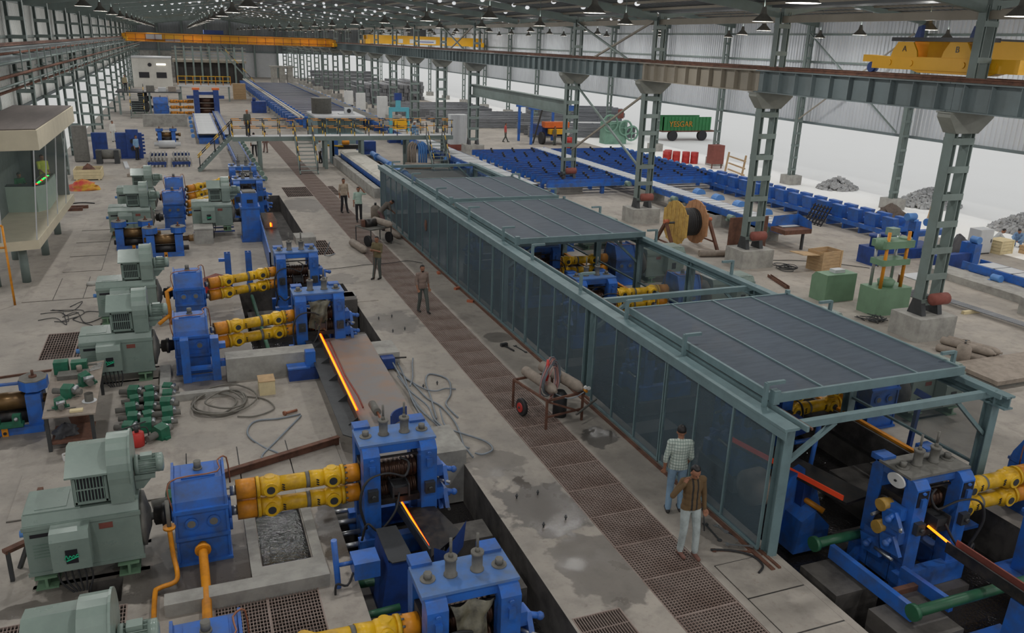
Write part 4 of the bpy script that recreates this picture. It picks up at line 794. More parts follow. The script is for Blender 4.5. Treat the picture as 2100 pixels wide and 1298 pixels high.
def roller_table(lab, x0, x1, y0, y1, z, pl, mside, mstep, topm, name='roller_table', mcol=None, leg=3.0):
    t = thing(name, lab, 'roller table', (x0, y0, 0)); W = x1-x0; L = y1-y0
    for xx in (0, W-.08): B().box(xx, xx+.08, 0, L, z-.32, z).mk('side_beam', BLUE, t)
    n = int(L/pl); pm = B().box(.1, W-.1, .02, pl-.03, z-.03, z+.02).mesh('cover_plate', topm); rm = B().cyl((.08, 0, z-.04), (W-.08, 0, z-.04), .07, n=8).mesh('roller', DKST)
    for i in range(n): link('cover_plate', pm, t, loc=(0, i*pl, 0)); link('roller', rm, t, loc=(0, i*pl, 0))
    if mstep:
        sx = W+.32 if mside > 0 else -.32; me = smallmotor(B(), 0, 0, 0, (mside*.0, -1, 0), .14, .42).mesh('roller_motor', mcol or LBLUE)
        for i in range(int(L/mstep)): link('roller_motor', me, t, loc=(sx, i*mstep+1.0, z-.2))
    if leg:
        lm = B().box(.1, W-.1, -.1, .1, 0, z-.3).mesh('support', BLUE)
        for i in range(int(L/leg)+1): link('support', lm, t, loc=(0, i*leg+.2, 0))
    return t
roller_table('grey plated roller table between cage end and blue transfer bed', 17.3, 18.7, 43, 74, .95, 1.5, -1, 3.0, LGREY, leg=3)
roller_table('far roller table with blue motors beside the cooling bed', 17.3, 18.7, 75, 150, 1.0, 2.5, 1, 3.0, SCREW, leg=6)
RB = roller_table('pale plated roller table passing through the blue transfer bed onto concrete blocks', 25.0, 26.15, 29.6, 59.5, .98, .6, -1, 2.6, LGREY, mcol=GRNG2, leg=0)
gd = B().pri(arc(0, 0, .3, 0, math.pi, 8), 'y', 0, .45).mesh('half_guard', LBLUE)
for y in (0.8, 2.8, 4.9, 6.8, 8.6): link('half_guard', gd, RB, loc=(1.4, y, .95))
for i, (x, y) in enumerate(((24.7, 31.0), (24.6, 34.2), (24.6, 37.6), (24.8, 41.5))):
    B().box(0, 1.35, 0, 1.1, 0, .66).box(.02, 1.33, .02, 1.08, .64, .66).mk('concrete_block', CONC, label='cast concrete block under the pale roller table, %s' % ('by the rusty column plates', 'behind the cable drum stand', 'between drum and motors', 'next to the blue bed legs')[i], cat='block', loc=(x, y, 0))
pk = thing('cradle_line', 'row of blue upright bucket cradles on a low blue frame along the open side', 'conveyor', (31.3, 29, 0))
B().box(0, .12, 0, 16.5, .3, .5).mk('side_beam', BLUE, pk); B().box(1.0, 1.12, 0, 16.5, .3, .5).mk('side_beam', BLUE, pk)
cm = B().pri([(0, .5), (.9, .5), (1.02, 1.15), (.72, 1.15), (.66, .75), (.3, .75), (.24, 1.15), (-.1, 1.15)], 'y', 0, .72).mesh('bucket_cradle', BLUE)
for i in range(14): link('bucket_cradle', cm, pk, loc=(.1, .3+i*1.15, 0)); B().box(.1, 1.0, .1+i*1.15, .2+i*1.15, 0, .3).mk('leg', BLUE, pk)
# test press and cabinet
t = thing('tensile_tester', 'green four-column tensile testing machine with tall screws', 'test machine', (21.6, 20.3, 0)); B().box(0, 1.5, 0, .85, 0, .95).mk('base_cabinet', PRESS, t)
for x in (.25, 1.15): B().cyl((x, .2, .95), (x, .2, 2.9), .06, n=10).mk('lead_screw', ORA, t); B().cyl((x, .65, .95), (x, .65, 2.75), .055, n=10).mk('guide_column', BRT, t)
B().box(.08, 1.35, .08, .75, 2.35, 2.6).cyl((.2, .4, 2.3), (.2, .4, 2.65), .22, n=12).cyl((1.2, .4, 2.3), (1.2, .4, 2.65), .22, n=12).mk('crosshead', PRESS, t); B().box(.1, 1.3, .1, .7, 1.75, 1.95).mk('crosshead', PRESS, t); B().lathe([(0, .25), (.2, .3), (.28, .2)], (.7, .42, .95), (0, 0, 1), 14).mk('grip_base', PRESS, t); B().box(.45, .8, .3, .6, 2.75, 3.0).mk('top_motor', GRNG2, t)
t = thing('control_console', 'green sloped control console beside the tensile tester', 'console', (21.0, 22.1, 0)); B().pri([(0, 0), (.8, 0), (.8, .85), (.62, 1.02), (0, 1.02)], 'x', 0, 1.35).mk('cabinet', PRESS, t); B().box(.5, .95, .2, .5, 1.02, 1.14).mk('instrument', LGREY, t)
t = thing('angle_iron_rack', 'rusty angle-iron rack beside the tensile tester', 'rack', (23.4, 20.4, 0))
for x in (0, .9):
    for y in (0, .8): B().bar((x, y, 0), (x, y, 1.15), .05).mk('leg', RUST, t)
B().box(-.02, .92, -.02, .82, 1.13, 1.16).mk('top_shelf', LGREY, t); B().box(0, .9, 0, .8, .5, .52).mk('shelf', DKST, t)
# hydraulic unit, presses
t = thing('hydraulic_unit', 'navy hydraulic tank with three round accumulators on top', 'hydraulic unit', (26.9, 25.9, 0)); B().box(0, 1.9, 0, .9, 0, .75).mk('tank', NAVY, t)
for x in (.35, .95, 1.5): B().lathe([(0, .16), (.42, .16), (.44, .24), (.52, .24), (.55, .2)], (x, .45, .75), (0, 0, 1), 14).mk('accumulator', NAVY, t)
B().tube([(.2, -.15, 0), (.2, -.15, .5), (1.7, -.15, .5)], .03, 6).mk('pipe_run', SCREW, t)
t = thing('bundling_press', 'blue bundling press with light blue motors beside the cradle line', 'press', (30.0, 26.8, 0)); B().box(0, .3, 0, .4, 0, 1.6).mk('upright', BLUE, t); B().box(1.2, 1.5, 0, .4, 0, 1.3).mk('upright', BLUE, t); B().box(0, 2.4, .05, .35, .9, 1.15).mk('beam', BLUE, t); B().box(-.4, 1.6, -.3, 1.0, 0, .45).mk('base', NAVY, t)
for x, z in ((.1, 1.65), (1.3, 1.35)): smallmotor(B(), x, .2, z+.15, (-1, 0, 0), .16, .5).mk('motor', LBLUE, t)
t = thing('shear_stand', 'blue bar shear with deep side plate near the side column', 'shear', (29.3, 24.4, 0)); B().box(0, 1.9, 0, .25, 0, .7).mk('side_plate', NAVY, t); B().box(1.5, 1.9, -.1, .6, 0, 1.1).mk('head', BLUE, t); B().cb((.8, .6, .3), (1.4, .4, .5)).mk('bed', NAVY, t); smallmotor(B(), 1.7, .3, 1.25, (0, -1, 0), .15, .4).mk('motor', LBLUE, t)
def heap(name, lab, cat, c, r, m, n=14, seed=1, h=.5, jag=.25):
    rn = random.Random(seed); b = B(); vs = []; k = 9
    for j in range(k):
        for i in range(n):
            f = 1-j/(k-1)*.98; a = 2*math.pi*i/n; q = f*(1+rn.uniform(-jag, jag)*(f > .1)); vs.append((r[0]*q*math.cos(a), r[1]*q*math.sin(a), h*(1-f**1.4)+rn.uniform(0, .12*h)*(j > 0)))
    fs = [(j*n+i, j*n+(i+1) % n, (j+1)*n+(i+1) % n, (j+1)*n+i) for j in range(k-1) for i in range(n)]
    return b.add(vs, fs, True).mk(name, m, label=lab, cat=cat, loc=c)
heap('tarpaulin', 'dark tarpaulin draped over a machine between the blue presses', 'tarpaulin', (31.6, 25.8, .0), (.9, .7), TARP, h=1.1, seed=3)
roller_table('short plated conveyor with light blue gear motors behind the crane column', 29.6, 30.7, 16, 23.8, .6, .8, -1, 1.7, LGREY, name='bar_conveyor', leg=2.4)
B().box(0, 1.2, 0, 9, 0, .28).mk('conveyor_kerb', CONC, label='low concrete kerb under the short plated conveyor', cat='kerb', loc=(28.3, 15.5, 0))
B().box(0, 2.2, 0, .9, 0, .6).mk('concrete_block', CONC, label='isolated cast concrete block near the edge of the right bay', cat='block', loc=(27.1, 18.3, 0))
B().pri([(0, 0), (1.1, .2), (1.15, .9), (.05, .7)], 'z', 0, .02).mk('floor_plate', DKST, label='thin steel plate lying on the floor near the cable drum', cat='plate', loc=(22.3, 28.9, 0))
# crates, timber
def crate(lab, x, y, w, d, h, m, rz=0, op=False, nb=6):
    t = thing('wooden_crate', lab, 'crate', (x, y, 0), rz)
    for i in range(nb):
        z0 = h*i/nb; z1 = h*(i+1)/nb-.012
        B().box(0, w, 0, .03, z0, z1).mk('plank', m, t); B().box(0, .03, .03, d-.03, z0, z1).mk('plank', m, t); B().box(w-.03, w, .03, d-.03, z0, z1).mk('plank', m, t); B().box(0, w, d-.03, d, z0, z1).mk('plank', m, t)
    for xx in (.0, w-.09): B().box(xx, xx+.09, -.025, 0, 0, h).mk('batten', m, t)
    if not op: B().box(-.02, w+.02, -.02, d+.02, h, h+.03).mk('lid', m, t)
    return t
t = crate('slatted wooden crate with open lid on the bare floor', 23.9, 25.6, 1.15, .8, .85, WOOD, .12, op=True); B().cb((-.5, .5, .75), (1.0, .75, .03), 0, 0, .1).mk('open_lid', WOOD, t); B().box(.1, 1.0, .1, .7, .0, .05).mk('bottom', WOOD, t)
crate('pale new wooden crate beside the white cabinet', 34.6, 26.0, .95, .7, .6, PALE, .1, nb=4); crate('low wooden crate beside the squatting workers', 36.0, 25.6, 1.6, .5, .35, WOOD, .1, nb=2)
t = thing('white_cabinet', 'white electrical cabinet standing near the pale crate', 'cabinet', (33.5, 26.3, 0)); B().box(0, .85, 0, .6, .06, 1.15).mk('body', LGREY, t); B().box(.04, .81, -.015, 0, .1, 1.1).mk('door', LGREY, t); B().box(.72, .76, -.04, -.015, .55, .7).mk('handle', DKST, t); B().box(.02, .83, .02, .58, 0, .06).mk('plinth', DKST, t)
for i, (x, y, a, l) in enumerate(((23.0, 24.8, -.55, 2.2), (21.4, 25.6, -.62, 1.7))):
    B().box(0, .14, 0, l, 0, .02).box(0, .02, 0, l, 0, .12).box(.12, .14, 0, l, 0, .12).mk('rusty_channel', RUST, label=('rusty steel channel lying on the floor by the slatted crate', 'rusty steel channel lying beside the cage roof edge')[i], cat='channel', loc=(x, y, 0), rz=math.pi+a*.4)
for i in range(5): B().cyl((0, 0, 0), (.4, -6.5, 0), .03, n=6).mk('bar_stock', BARK, label='long dark bar lying with others on timber blocks by the tall column', cat='bar', group='bars on timber blocks', loc=(25.3+i*.09, 21.4, .15))
for x, y in ((25.0, 19.6), (25.6, 15.9)): B().box(0, .8, 0, .12, 0, .11).mk('timber_block', PALE, label='pale timber block under the loose bars', cat='timber', group='timber blocks under the bars', loc=(x, y, 0))
rn = random.Random(5)
for i in range(26): a = rn.uniform(0, 3.1); B().cyl((-.2*math.cos(a), -.2*math.sin(a), 0), (.2*math.cos(a), .2*math.sin(a), rn.uniform(0, .05)), .016, n=5).mk('bar_sample', DKST, label='short cut bar sample heaped before the green tensile tester', cat='bar', group='cut bar samples', loc=(21.2+rn.uniform(-.3, .4), 20.0+rn.uniform(-.25, .25), .02+rn.uniform(0, .08)))
# cable drum on stand
t = thing('cable_drum', 'wooden cable drum wound with black cable on a pipe axle', 'cable drum', (20.6, 30.8, 1.2))
for x, m in ((-.55, SPOOL), (.5, SPOOL2)):
    d = B().cyl((x, 0, 0), (x+.06, 0, 0), .98, n=28).mk('drum_flange', m, t)
    for k in range(6): B().box(x-.015, x+.075, -.95+.32*k, -.66+.32*k, -math.sqrt(max(.05, .9-(-.8+.32*k)**2)), math.sqrt(max(.05, .9-(-.8+.32*k)**2))).mk('plank', m, d)
B().lathe([(-.49, .6), (.5, .6)], (0, 0, 0), (1, 0, 0), 24).mk('cable_winding', RUB, t); B().cyl((-1.0, 0, 0), (1.2, 0, 0), .05, n=8).mk('axle', DKST, t)
rings = B()
for k in range(9): rings.lathe([(-.48+k*.108, .585), (-.43+k*.108, .625), (-.38+k*.108, .585)], (0, 0, 0), (1, 0, 0), 22, cap=False)
rings.mk('cable_turns', RUB, t)
for x, l in ((19.6, 'rusty A-frame stand on the cage side of the cable drum'), (21.85, 'rusty A-frame stand on the column side of the cable drum')):
    s_ = thing('drum_stand', l, 'stand', (x, 30.8, 0)); B().bar((0, -.9, 0), (0, 0, 1.25), .12).mk('leg', RUST, s_); B().bar((0, .9, 0), (0, 0, 1.25), .12).mk('leg', RUST, s_); B().bar((0, -.6, .35), (0, .6, .35), .06).mk('cross_tie', RUST, s_); B().cyl((-.1, 0, 1.27), (.12, 0, 1.27), .09, n=10).mk('saddle', BRICK, s_)
B().cyl((0, 0, 0), (1.5, -.3, 0), .14, n=12).mk('lagged_pipe', CYL, label='short dusty lagged pipe lying by the cable drum stand', cat='pipe', loc=(20.4, 29.2, .15))
for i, (x, a) in enumerate(((21.2, 0), (22.55, 0))): B().box(0, .62, 0, .05, 0, 1.85).mk('rust_plate', RUST, label=('tall rusty plate leaning at the cage side of a column', 'tall rusty plate leaning at the far side of a column')[i], cat='plate', loc=(x, 28.35, 0))
t = thing('drop_tray', 'blue-lined rusty tray on a post beside a column', 'tray', (24.7, 29.0, 0)); B().box(0, 1.5, 0, 1.0, .78, .98).mk('rusty_rim', RUST, t); B().add([(0, 1, .98), (1.5, 1, .98), (1.5, 1, 1.5), (.1, 1, 1.45), (1.5, 0, .98), (1.5, .1, 1.3)], [(0, 1, 2, 3), (1, 4, 5, 2)]).mk('blue_back', BLUE, t); B().bar((1.2, .2, 0), (1.2, .2, .8), .1).mk('post', DKST, t)
# gas cylinders and slab near the nearest column
def gascyl(b, p, q, r=.11):
    p = Vector(p); d = (Vector(q)-p); L = d.length; return b.lathe([(0, r*.8), (.03, r), (L*.86, r), (L*.94, r*.7), (L*.97, r*.3), (L, r*.3)], p, d, 14)
t = thing('gas_cylinder', 'upright stubby gas cylinder before the lying cylinders near the column pedestal', 'cylinder', (20.6, 15.9, 0)); B().lathe([(0, .2), (.55, .2), (.66, .12), (.68, .09)], (0, 0, .02), (0, 0, 1), 16).mk('vessel', CYL, t); B().tube([(a_, b_, .78) for a_, b_ in arc(0, 0, .12, 0, 6.2, 10)], .015, 5).mk('collar_ring', CYL, t); B().cyl((0, 0, .66), (0, 0, .8), .03, n=8).mk('valve', DKST, t)
for i, (x, z) in enumerate(((21.0, .12), (21.26, .12), (21.52, .12), (21.13, .34), (21.39, .34))): gascyl(B(), (0, 0, 0), (.55, -1.45, 0), .12).mk('stacked_cylinder', CYL, label='dusty gas cylinder lying in the stack by the column pedestal', cat='cylinder', group='stacked gas cylinders', loc=(x-.05, 17.1, z))
for i, (y, z) in enumerate(((14.3, 0), (14.2, .14))): B().box(0, 4.5, 0, 1.5, 0, .12).mk('steel_slab', CYL if i else SCREW, label=('grey steel slab under a rust-edged one near the gas cylinders', 'rust-edged concrete-dusted slab stacked near the gas cylinders')[i], cat='slab', loc=(19.9+i*.05, y, z))
# ---- outside: stone heaps, drums, lorry, gantry, rebar
stone = B().add([(-.08, -.07, -.05), (.09, -.05, -.06), (.07, .08, -.05), (-.06, .07, -.06), (0, -.02, .08), (.03, .04, .07)], [(0, 1, 4), (1, 2, 5, 4), (2, 3, 5), (3, 0, 4, 5), (3, 2, 1, 0)]).mesh('stone', STONE)
def stones(lab, c, r, h, n, seed):
    rn = random.Random(seed); b = B()
    for i in range(n):
        a = rn.uniform(0, 6.28); q = math.sqrt(rn.random()); x, y = r*q*math.cos(a), r*q*math.sin(a)*.8; z = h*max(0, 1-q**1.3); s_ = rn.uniform(.9, 1.9); R = Matrix.Rotation(rn.uniform(0, 6), 3, 'Z') @ Matrix.Rotation(rn.uniform(0, 3), 3, 'X')
        b.add([Vector((x, y, z))+R @ Vector(v)*s_ for v in (v.co for v in stone.vertices)], [tuple(p.vertices) for p in stone.polygons])
    b.mk('stone_heap', STONE, label=lab, cat='stones', kind='stuff', loc=c)
stones('large heap of pale broken stone behind the blue cradle line', (42, 36.9, 0), 2.0, 1.0, 900, 1); stones('heap of pale stone behind the squatting workers', (41.6, 29.8, 0), 2.2, .9, 600, 2); stones('low heap of pale stone beside the timber rack', (40.6, 43.2, 0), 1.4, .7, 400, 4)
heap('wire_heap', 'brown tangled heap next to the large stone heap', 'heap', (36.6, 34.6, 0), (1.2, .6), mat('brown_wire', (104, 92, 84), .8, dirt=.5, scale=9, bump=1), h=.7, seed=9)
drm_ = B().lathe([(0, .29), (.02, .3), (.28, .3), (.3, .315), (.32, .3), (.6, .3), (.62, .315), (.64, .3), (.9, .3)], (0, 0, 0), (0, 0, 1), 18).mesh('oil_drum', RED)
for i, (x, y) in enumerate(((35.5, 56.6), (36.2, 56.3), (36.9, 56.0), (37.5, 55.7), (36.0, 57.2))): link('oil_drum', drm_, None, 'red oil drum standing in the cluster beside the brown cabinet', 'drum', 'red drums by the open side', None, (x, y, 0))
link('oil_drum', drm_, None, 'single red drum behind the blue transfer bed near two men', 'drum', None, None, (31.6, 66.5, 0))
t = thing('brown_cabinet', 'small brown steel cabinet on legs beside the red drums', 'cabinet', (37.2, 52.8, 0)); B().box(0, 1.0, 0, .8, .35, 1.75).mk('body', REDD, t)
for x in (.05, .9): B().bar((x, .1, 0), (x, .1, .36), .07).mk('leg', RUST, t)
t = thing('lorry', 'green open lorry body with painted lettering parked outside', 'lorry', (43.5, 70.5, 0)); B().box(0, 5.5, 0, .08, 1.0, 2.3).mk('side_board', LORRY, t); B().box(0, .08, 0, 2.2, 1.0, 2.3).mk('tail_board', LORRY, t); B().box(0, 5.5, 2.12, 2.2, 1.0, 2.3).mk('side_board', LORRY, t); B().box(0, 6.0, 0, 2.2, .85, 1.0).mk('chassis', RUST, t); B().box(.2, 5.3, .2, 2.0, 1.0, 2.0).mk('load', STONE, t)
for i in range(14): B().box(.1+.4*i, .16+.4*i, -.05, 0, 1.0, 2.3).mk('board_rib', LORRY, t)
for x in (1.2, 4.6): B().cyl((x, -.1, .5), (x, .25, .5), .5, n=18).mk('wheel', RUB, t)
tm = textmesh('YESGAR', .75, ORA, .01); link('lettering', tm, t, loc=(2.0, -.07, 1.6), rot=(math.pi/2, 0, 0))
t = thing('handwheel_machine', 'pale green machine with three large handwheels behind the transfer bed', 'machine', (36.3, 68.6, 0)); B().box(0, 2.2, 0, 1.2, 0, 2.0).mk('body', mat('pale_green', (120, 160, 140), .5, dirt=.3, scale=2), t); PG = MATS['pale_green']
for x, z, r in ((.3, 1.9, .75), (1.9, 1.5, .65), (2.6, 1.0, .65)):
    w = B().tube([(x+a_, -.2, z+b_) for a_, b_ in arc(0, 0, r, 0, 6.0, 14)], .09, 6, closed=True).mk('handwheel', PG, t); B().bar((x-r, -.2, z), (x+r, -.2, z), .08).bar((x, -.2, z-r), (x, -.2, z+r), .08).cyl((x, -.3, z), (x, 0, z), .14, n=10).mk('spokes', PG, w)
B().box(1.5, 1.9, .3, .7, 2.3, 3.1).mk('top_valve', REDD, t)
t = thing('gantry_tractor', 'blue gantry frame with orange bumper and yellow counterweight beside stacked bars', 'gantry', (29.0, 69.0, 0))
for x, y in ((0, 0), (3.4, 0), (0, 3), (3.4, 3)): B().bar((x, y, 0), (x, y, 3.1), .2).mk('leg', BLUE, t)
B().bar((-.3, 0, 3.3), (4.2, 0, 3.2), .25, .45).mk('beam', BLUE, t); B().bar((-.3, 3, 3.3), (4.2, 3, 3.2), .25, .45).mk('beam', BLUE, t); B().bar((1.9, -.3, 3.2), (1.9, 3.2, 3.2), .3, .4).mk('beam', BLUE, t); B().bar((1.0, 0, 3.2), (.2, .0, .1), .12).mk('strut', DARK, t)
B().box(1.2, 3.6, -.3, .5, 1.5, 2.0).mk('bumper', mat('orange_paint', (226, 110, 40), .5, dirt=.2), t); B().box(1.6, 3.4, -.6, 0, .95, 1.4).mk('counterweight', CRANE, t); B().box(1.2, 3.2, .3, 2.6, .7, 1.6).mk('engine', NAVY, t)
for x in (1.0, 3.3): B().cyl((x, .2, .55), (x+.3, .2, .55), .55, n=16).mk('tyre', RUB, t)
t = thing('timber_rack', 'rough timber trestle rack outside the open side', 'rack', (36.6, 48.3, 0))
for y in (0, 2.0): B().bar((0, y, 0), (.2, y, 1.6), .1).mk('upright', WOOD, t)
for z in (.35, .8, 1.3): B().bar((-.4, -.8, z), (1.0, 3.0, z-.15), .09).mk('pole', WOOD, t)
for i, (x, y, a) in enumerate(((37.8, 33.1, .2), (38.2, 32.6, -.1), (38.7, 32.4, .15))): B().bar((0, 0, 0), (a, 0, 1.1), .07).mk('timber_prop', WOOD, label='short timber prop leaning beside the side column', cat='timber', group='timber props', loc=(x, y, 0))
t = thing('black_pallet', 'black plastic pallet leaning against the cradle line', 'pallet', (30.5, 33.2, 0))
for i in range(6): B().bar((-.1*0, i*.24, 0), (.55, i*.24, 1.0), .06).mk('slat', BLKW, t)
for i in range(5): B().bar((.05+.11*i, -.05, .1+.2*i), (.05+.11*i, 1.3, .1+.2*i), .06).mk('slat', BLKW, t)
# bar bundles in the yard: each bundle a thing
bundle = B()
for j in range(5):
    for i in range(5): bundle.cyl((0, -.2+.1*i, .06+.1*j), (11, -.2+.1*i, .06+.1*j), .055, n=5)
bundle.box(2, 2.06, -.28, .28, 0, .53).box(8, 8.06, -.28, .28, 0, .53)
bme = bundle.mesh('bar_bundle', BARK); rn = random.Random(11)
for (x0, y0, nx, nz, st, lab, a) in ((21.6, 150, 1, 6, .62, 'strapped bar bundle in the high stacks near the end wall', 0), (24.5, 96, 6, 2, .9, 'strapped bar bundle in the low rows behind the far roller table', .05), (26, 84, 5, 2, .95, 'strapped bar bundle on the ground before the tall rows', -.06), (39, 92, 3, 3, .8, 'strapped bar bundle out in the bright yard', -.2), (31.5, 75, 3, 2, .9, 'strapped bar bundle beside the blue gantry', -.15)):
    for i in range(nx):
        for k in range(nz): link('bar_bundle', bme, None, lab, 'bar bundle', lab[20:], None, (x0+rn.uniform(-.4, .4), y0+i*st*2.2+rn.uniform(-.1, .1), k*.53), a+rn.uniform(-.02, .02))

for i in range(19):
    for k in range(5 if i % 4 else 4): link('bar_bundle', bme, None, 'strapped bar bundle end-on in the tall stack behind the lattice columns', 'bar bundle', 'tall stack of bar bundles', None, (23.5+i*.6+rn.uniform(-.02, .02), 116+rn.uniform(-.5, .5)+(9 if i > 11 else 0), k*.53), math.pi/2)
# ================================================================ FOOTBRIDGE
fb = thing('footbridge', 'grey steel footbridge with yellow and black railings crossing the hall', 'footbridge', (0, 0, 0))
BZ = 2.22; BY0, BY1 = 57.0, 58.1
B().box(2.9, 17.9, BY0, BY1, BZ-.05, BZ).mk('deck', LGREY, fb); B().box(2.9, 17.9, BY0-.05, BY0+.03, BZ-.3, BZ-.02).mk('edge_beam', STEEL, fb); B().box(2.9, 17.9, BY1-.03, BY1+.05, BZ-.3, BZ-.02).mk('edge_beam', STEEL, fb)
for x in (4.6, 8.9, 11.4, 14.6, 17.4):
    for y in (BY0+.08, BY1-.08): B().box(x-.1, x+.1, y-.08, y+.08, 0, BZ-.28).mk('post', STEEL, fb)
for k, y in enumerate((BY0, BY1)):
    for i in range(16):
        x = 2.95+i*.99
        if k == 0 and (6.6 < x < 8.2 or 15.8 < x < 17.2): continue
        b = B()
        for j in range(4): b.cyl((x, y, BZ+.26*j), (x, y, BZ+.26*(j+1)), .03, n=6, mi=(i+j) % 2)
        b.mk('railing_post', [YEL, BLKW], fb)
    for z in (.55, 1.04):
        for x0, x1 in (((2.95, 6.9), (8.1, 15.9), (17.1, 17.9)) if k == 0 else ((2.95, 17.9),)):
            b = B(); n = max(2, int((x1-x0)/.5))
            for i in range(n): b.cyl((x0+(x1-x0)*i/n, y, BZ+z), (x0+(x1-x0)*(i+1)/n, y, BZ+z), .028, n=6, mi=i % 2)
            b.mk('handrail', [ORA, BLKW], fb)
def stair(lab, p0, p1, w, n, ax='y'):
    t = thing('steel_stair', lab, 'stair', p0); d = Vector(p1)-Vector(p0); s_ = Vector((w, 0, 0)) if ax == 'y' else Vector((0, w, 0))
    for k in (0, 1):
        o = s_*k; B().bar(o, o+d, .06, .2).mk('stringer', STEEL, t); b = B()
        for i in range(8): b.cyl(o+d*(i/8)+Vector((0, 0, .9)), o+d*((i+1)/8)+Vector((0, 0, .9)), .032, n=6, mi=i % 2)
        b.mk('handrail', [YEL, BLKW], t)
        for f in (.05, .5, .95): B().cyl(o+d*f, o+d*f+Vector((0, 0, .9)), .025, n=6).mk('baluster', BLKW, t)
    for i in range(1, n):
        c = d*(i/n)+s_/2; B().cb(c, (w, .24, .03) if ax == 'y' else (.24, w, .03)).mk('tread', STEEL, t)
    return t
stair('grey stair with yellow and black handrails, joining the footbridge beside the long walkway', (6.85, 54.8, 0), (6.85, 56.95, BZ), 1.15, 10)
stair('grey stair with yellow and black handrails, joining the footbridge beside the blue pipe bends', (15.9, 54.9, 0), (15.9, 56.95, BZ), 1.15, 10)
stair('grey stair with orange handrails descending from the end of the footbridge', (.7, 57.05, 0), (2.9, 57.05, BZ), 1.0, 10, 'x')
# ---- insulated trough, pipes, U-bends, mill entry gear
t = thing('insulated_trough', 'blue trough topped with white insulation leading into the cage', 'trough', (0, 0, 0)); B().pri([(10.3, .45), (11.6, .45), (11.6, .8), (10.3, .8)], 'y', 42.2, 59.5).mk('trough_body', BLUE, t)
for i in range(5): B().pri([(10.25, .8), (11.65, .8), (11.55, .92), (11.2, .98), (10.7, .98), (10.35, .92)], 'y', 42.3+i*3.45, 45.68+i*3.45).mk('insulation_mat', INSUL, t)
for y in (44, 48, 52, 56): B().box(10.5, 11.4, y, y+.3, -.7, .45).mk('pedestal', NAVY, t)
t = thing('water_main', 'light blue water main lying beside the insulated trough', 'pipe', (0, 0, 0)); B().tube([(12.7, 60, .6), (12.6, 47, .6), (12.5, 43.2, .6)], .2, 12).mk('pipe_run', LBLUE, t)
for y in (46, 50, 54, 58): B().cyl((12.62, y, .6), (12.62, y+.12, .6), .26, n=12).mk('flange', LBLUE, t)
t = thing('pipe_bends', 'four parallel U-shaped pipes, grey legs and light blue legs', 'pipes', (0, 0, 0))
for i in range(4):
    x = 14.5+i*.17; g = [(x, 56.6, 0), (x, 56.6, 1.35)]+[(x+.4+.45*math.cos(math.pi-a)*.9, 56.6, 1.35+.45*math.sin(a)) for a in [math.pi*k/8 for k in range(1, 5)]]; B().tube(g, .075, 8).mk('grey_leg', CYL, t)
    h = [(x+.4+.45*math.cos(math.pi-a)*.9, 56.6, 1.35+.45*math.sin(a)) for a in [math.pi*k/8 for k in range(4, 9)]]+[(x+.805, 56.6, 0)]; B().tube(h, .075, 8).mk('blue_leg', LBLUE, t)
B().cyl((14.2, 56.2, .25), (15.9, 55.6, .25), .22, n=12).mk('header_pipe', CYL, t)
t = thing('mill_entry_unit', 'blue pinch-roll unit with orange spools under the footbridge', 'machine', (9.9, 61, 0)); B().box(0, .5, 0, .8, 0, 1.6).mk('frame', BLUE, t); B().box(2.2, 3.4, .5, 2, 0, 1.3).mk('drive_box', NAVY, t); B().box(.5, 2.2, .2, .6, .8, 1.1).mk('cross_piece', DARK, t); B().lathe([(0, .1), (.05, .18), (.5, .18), (.55, .1)], (.8, .1, 1.3), (1, 0, 0), 12).mk('orange_spool', ORA, t); B().cyl((-.5, -.6, 1.2), (.9, .2, 1.0), .06, n=8).mk('guide_tube', YEL, t)
t = thing('gate_panel', 'grey-blue tall steel door panel standing under the footbridge', 'panel', (9.7, 59.3, 0)); B().box(0, .12, 0, 1.2, 0, 2.0).mk('leaf', CAGE, t); B().box(-.02, .14, 0, .08, 0, 2.05).mk('stile', CAGE, t)
# ---- shed with tank, teal frame, white boards
t = thing('control_shed', 'grey-blue glazed control shed behind the footbridge', 'shed', (10.4, 71, 0)); B().box(0, 4, 0, 5, 0, .9).mk('lower_wall', CAGE, t); B().box(-.1, 4.1, -.1, 5.1, 2.15, 2.3).mk('roof', LGREY, t)
for i in range(6): B().box(.02+i*.8-.04*(i > 0), .08+i*.78, 0, .08, .9, 2.15).mk('mullion', CAGE, t)
for i in range(5): B().box(.09+i*.785, .76+i*.785, .03, .05, .9, 2.15).mk('pane', GLASS, t)
B().box(-.02, .02, 0, 5, .9, 2.15).mk('side_wall', CAGE, t); B().box(0, 4, 4.9, 5, .9, 2.15).mk('rear_wall', CAGE, t)
B().lathe([(0, .85), (1.25, .85), (1.27, .88), (1.3, .88)], (11.3, 74, 2.3), (0, 0, 1), 20).mk('water_tank', SCREW, label='grey round tank standing on the shed roof', cat='tank')
t = thing('roof_unit', 'small white air unit on a plate on the shed roof', 'air unit', (13.0, 73, 2.3)); B().box(-.4, .9, -.4, .5, 0, .06).mk('base_plate', LGREY, t); B().box(.1, .8, -.2, .3, .06, .55).mk('casing', LGREY, t); B().cyl((.45, -.21, .3), (.45, -.23, .3), .18, n=12).mk('fan', BLKW, t)
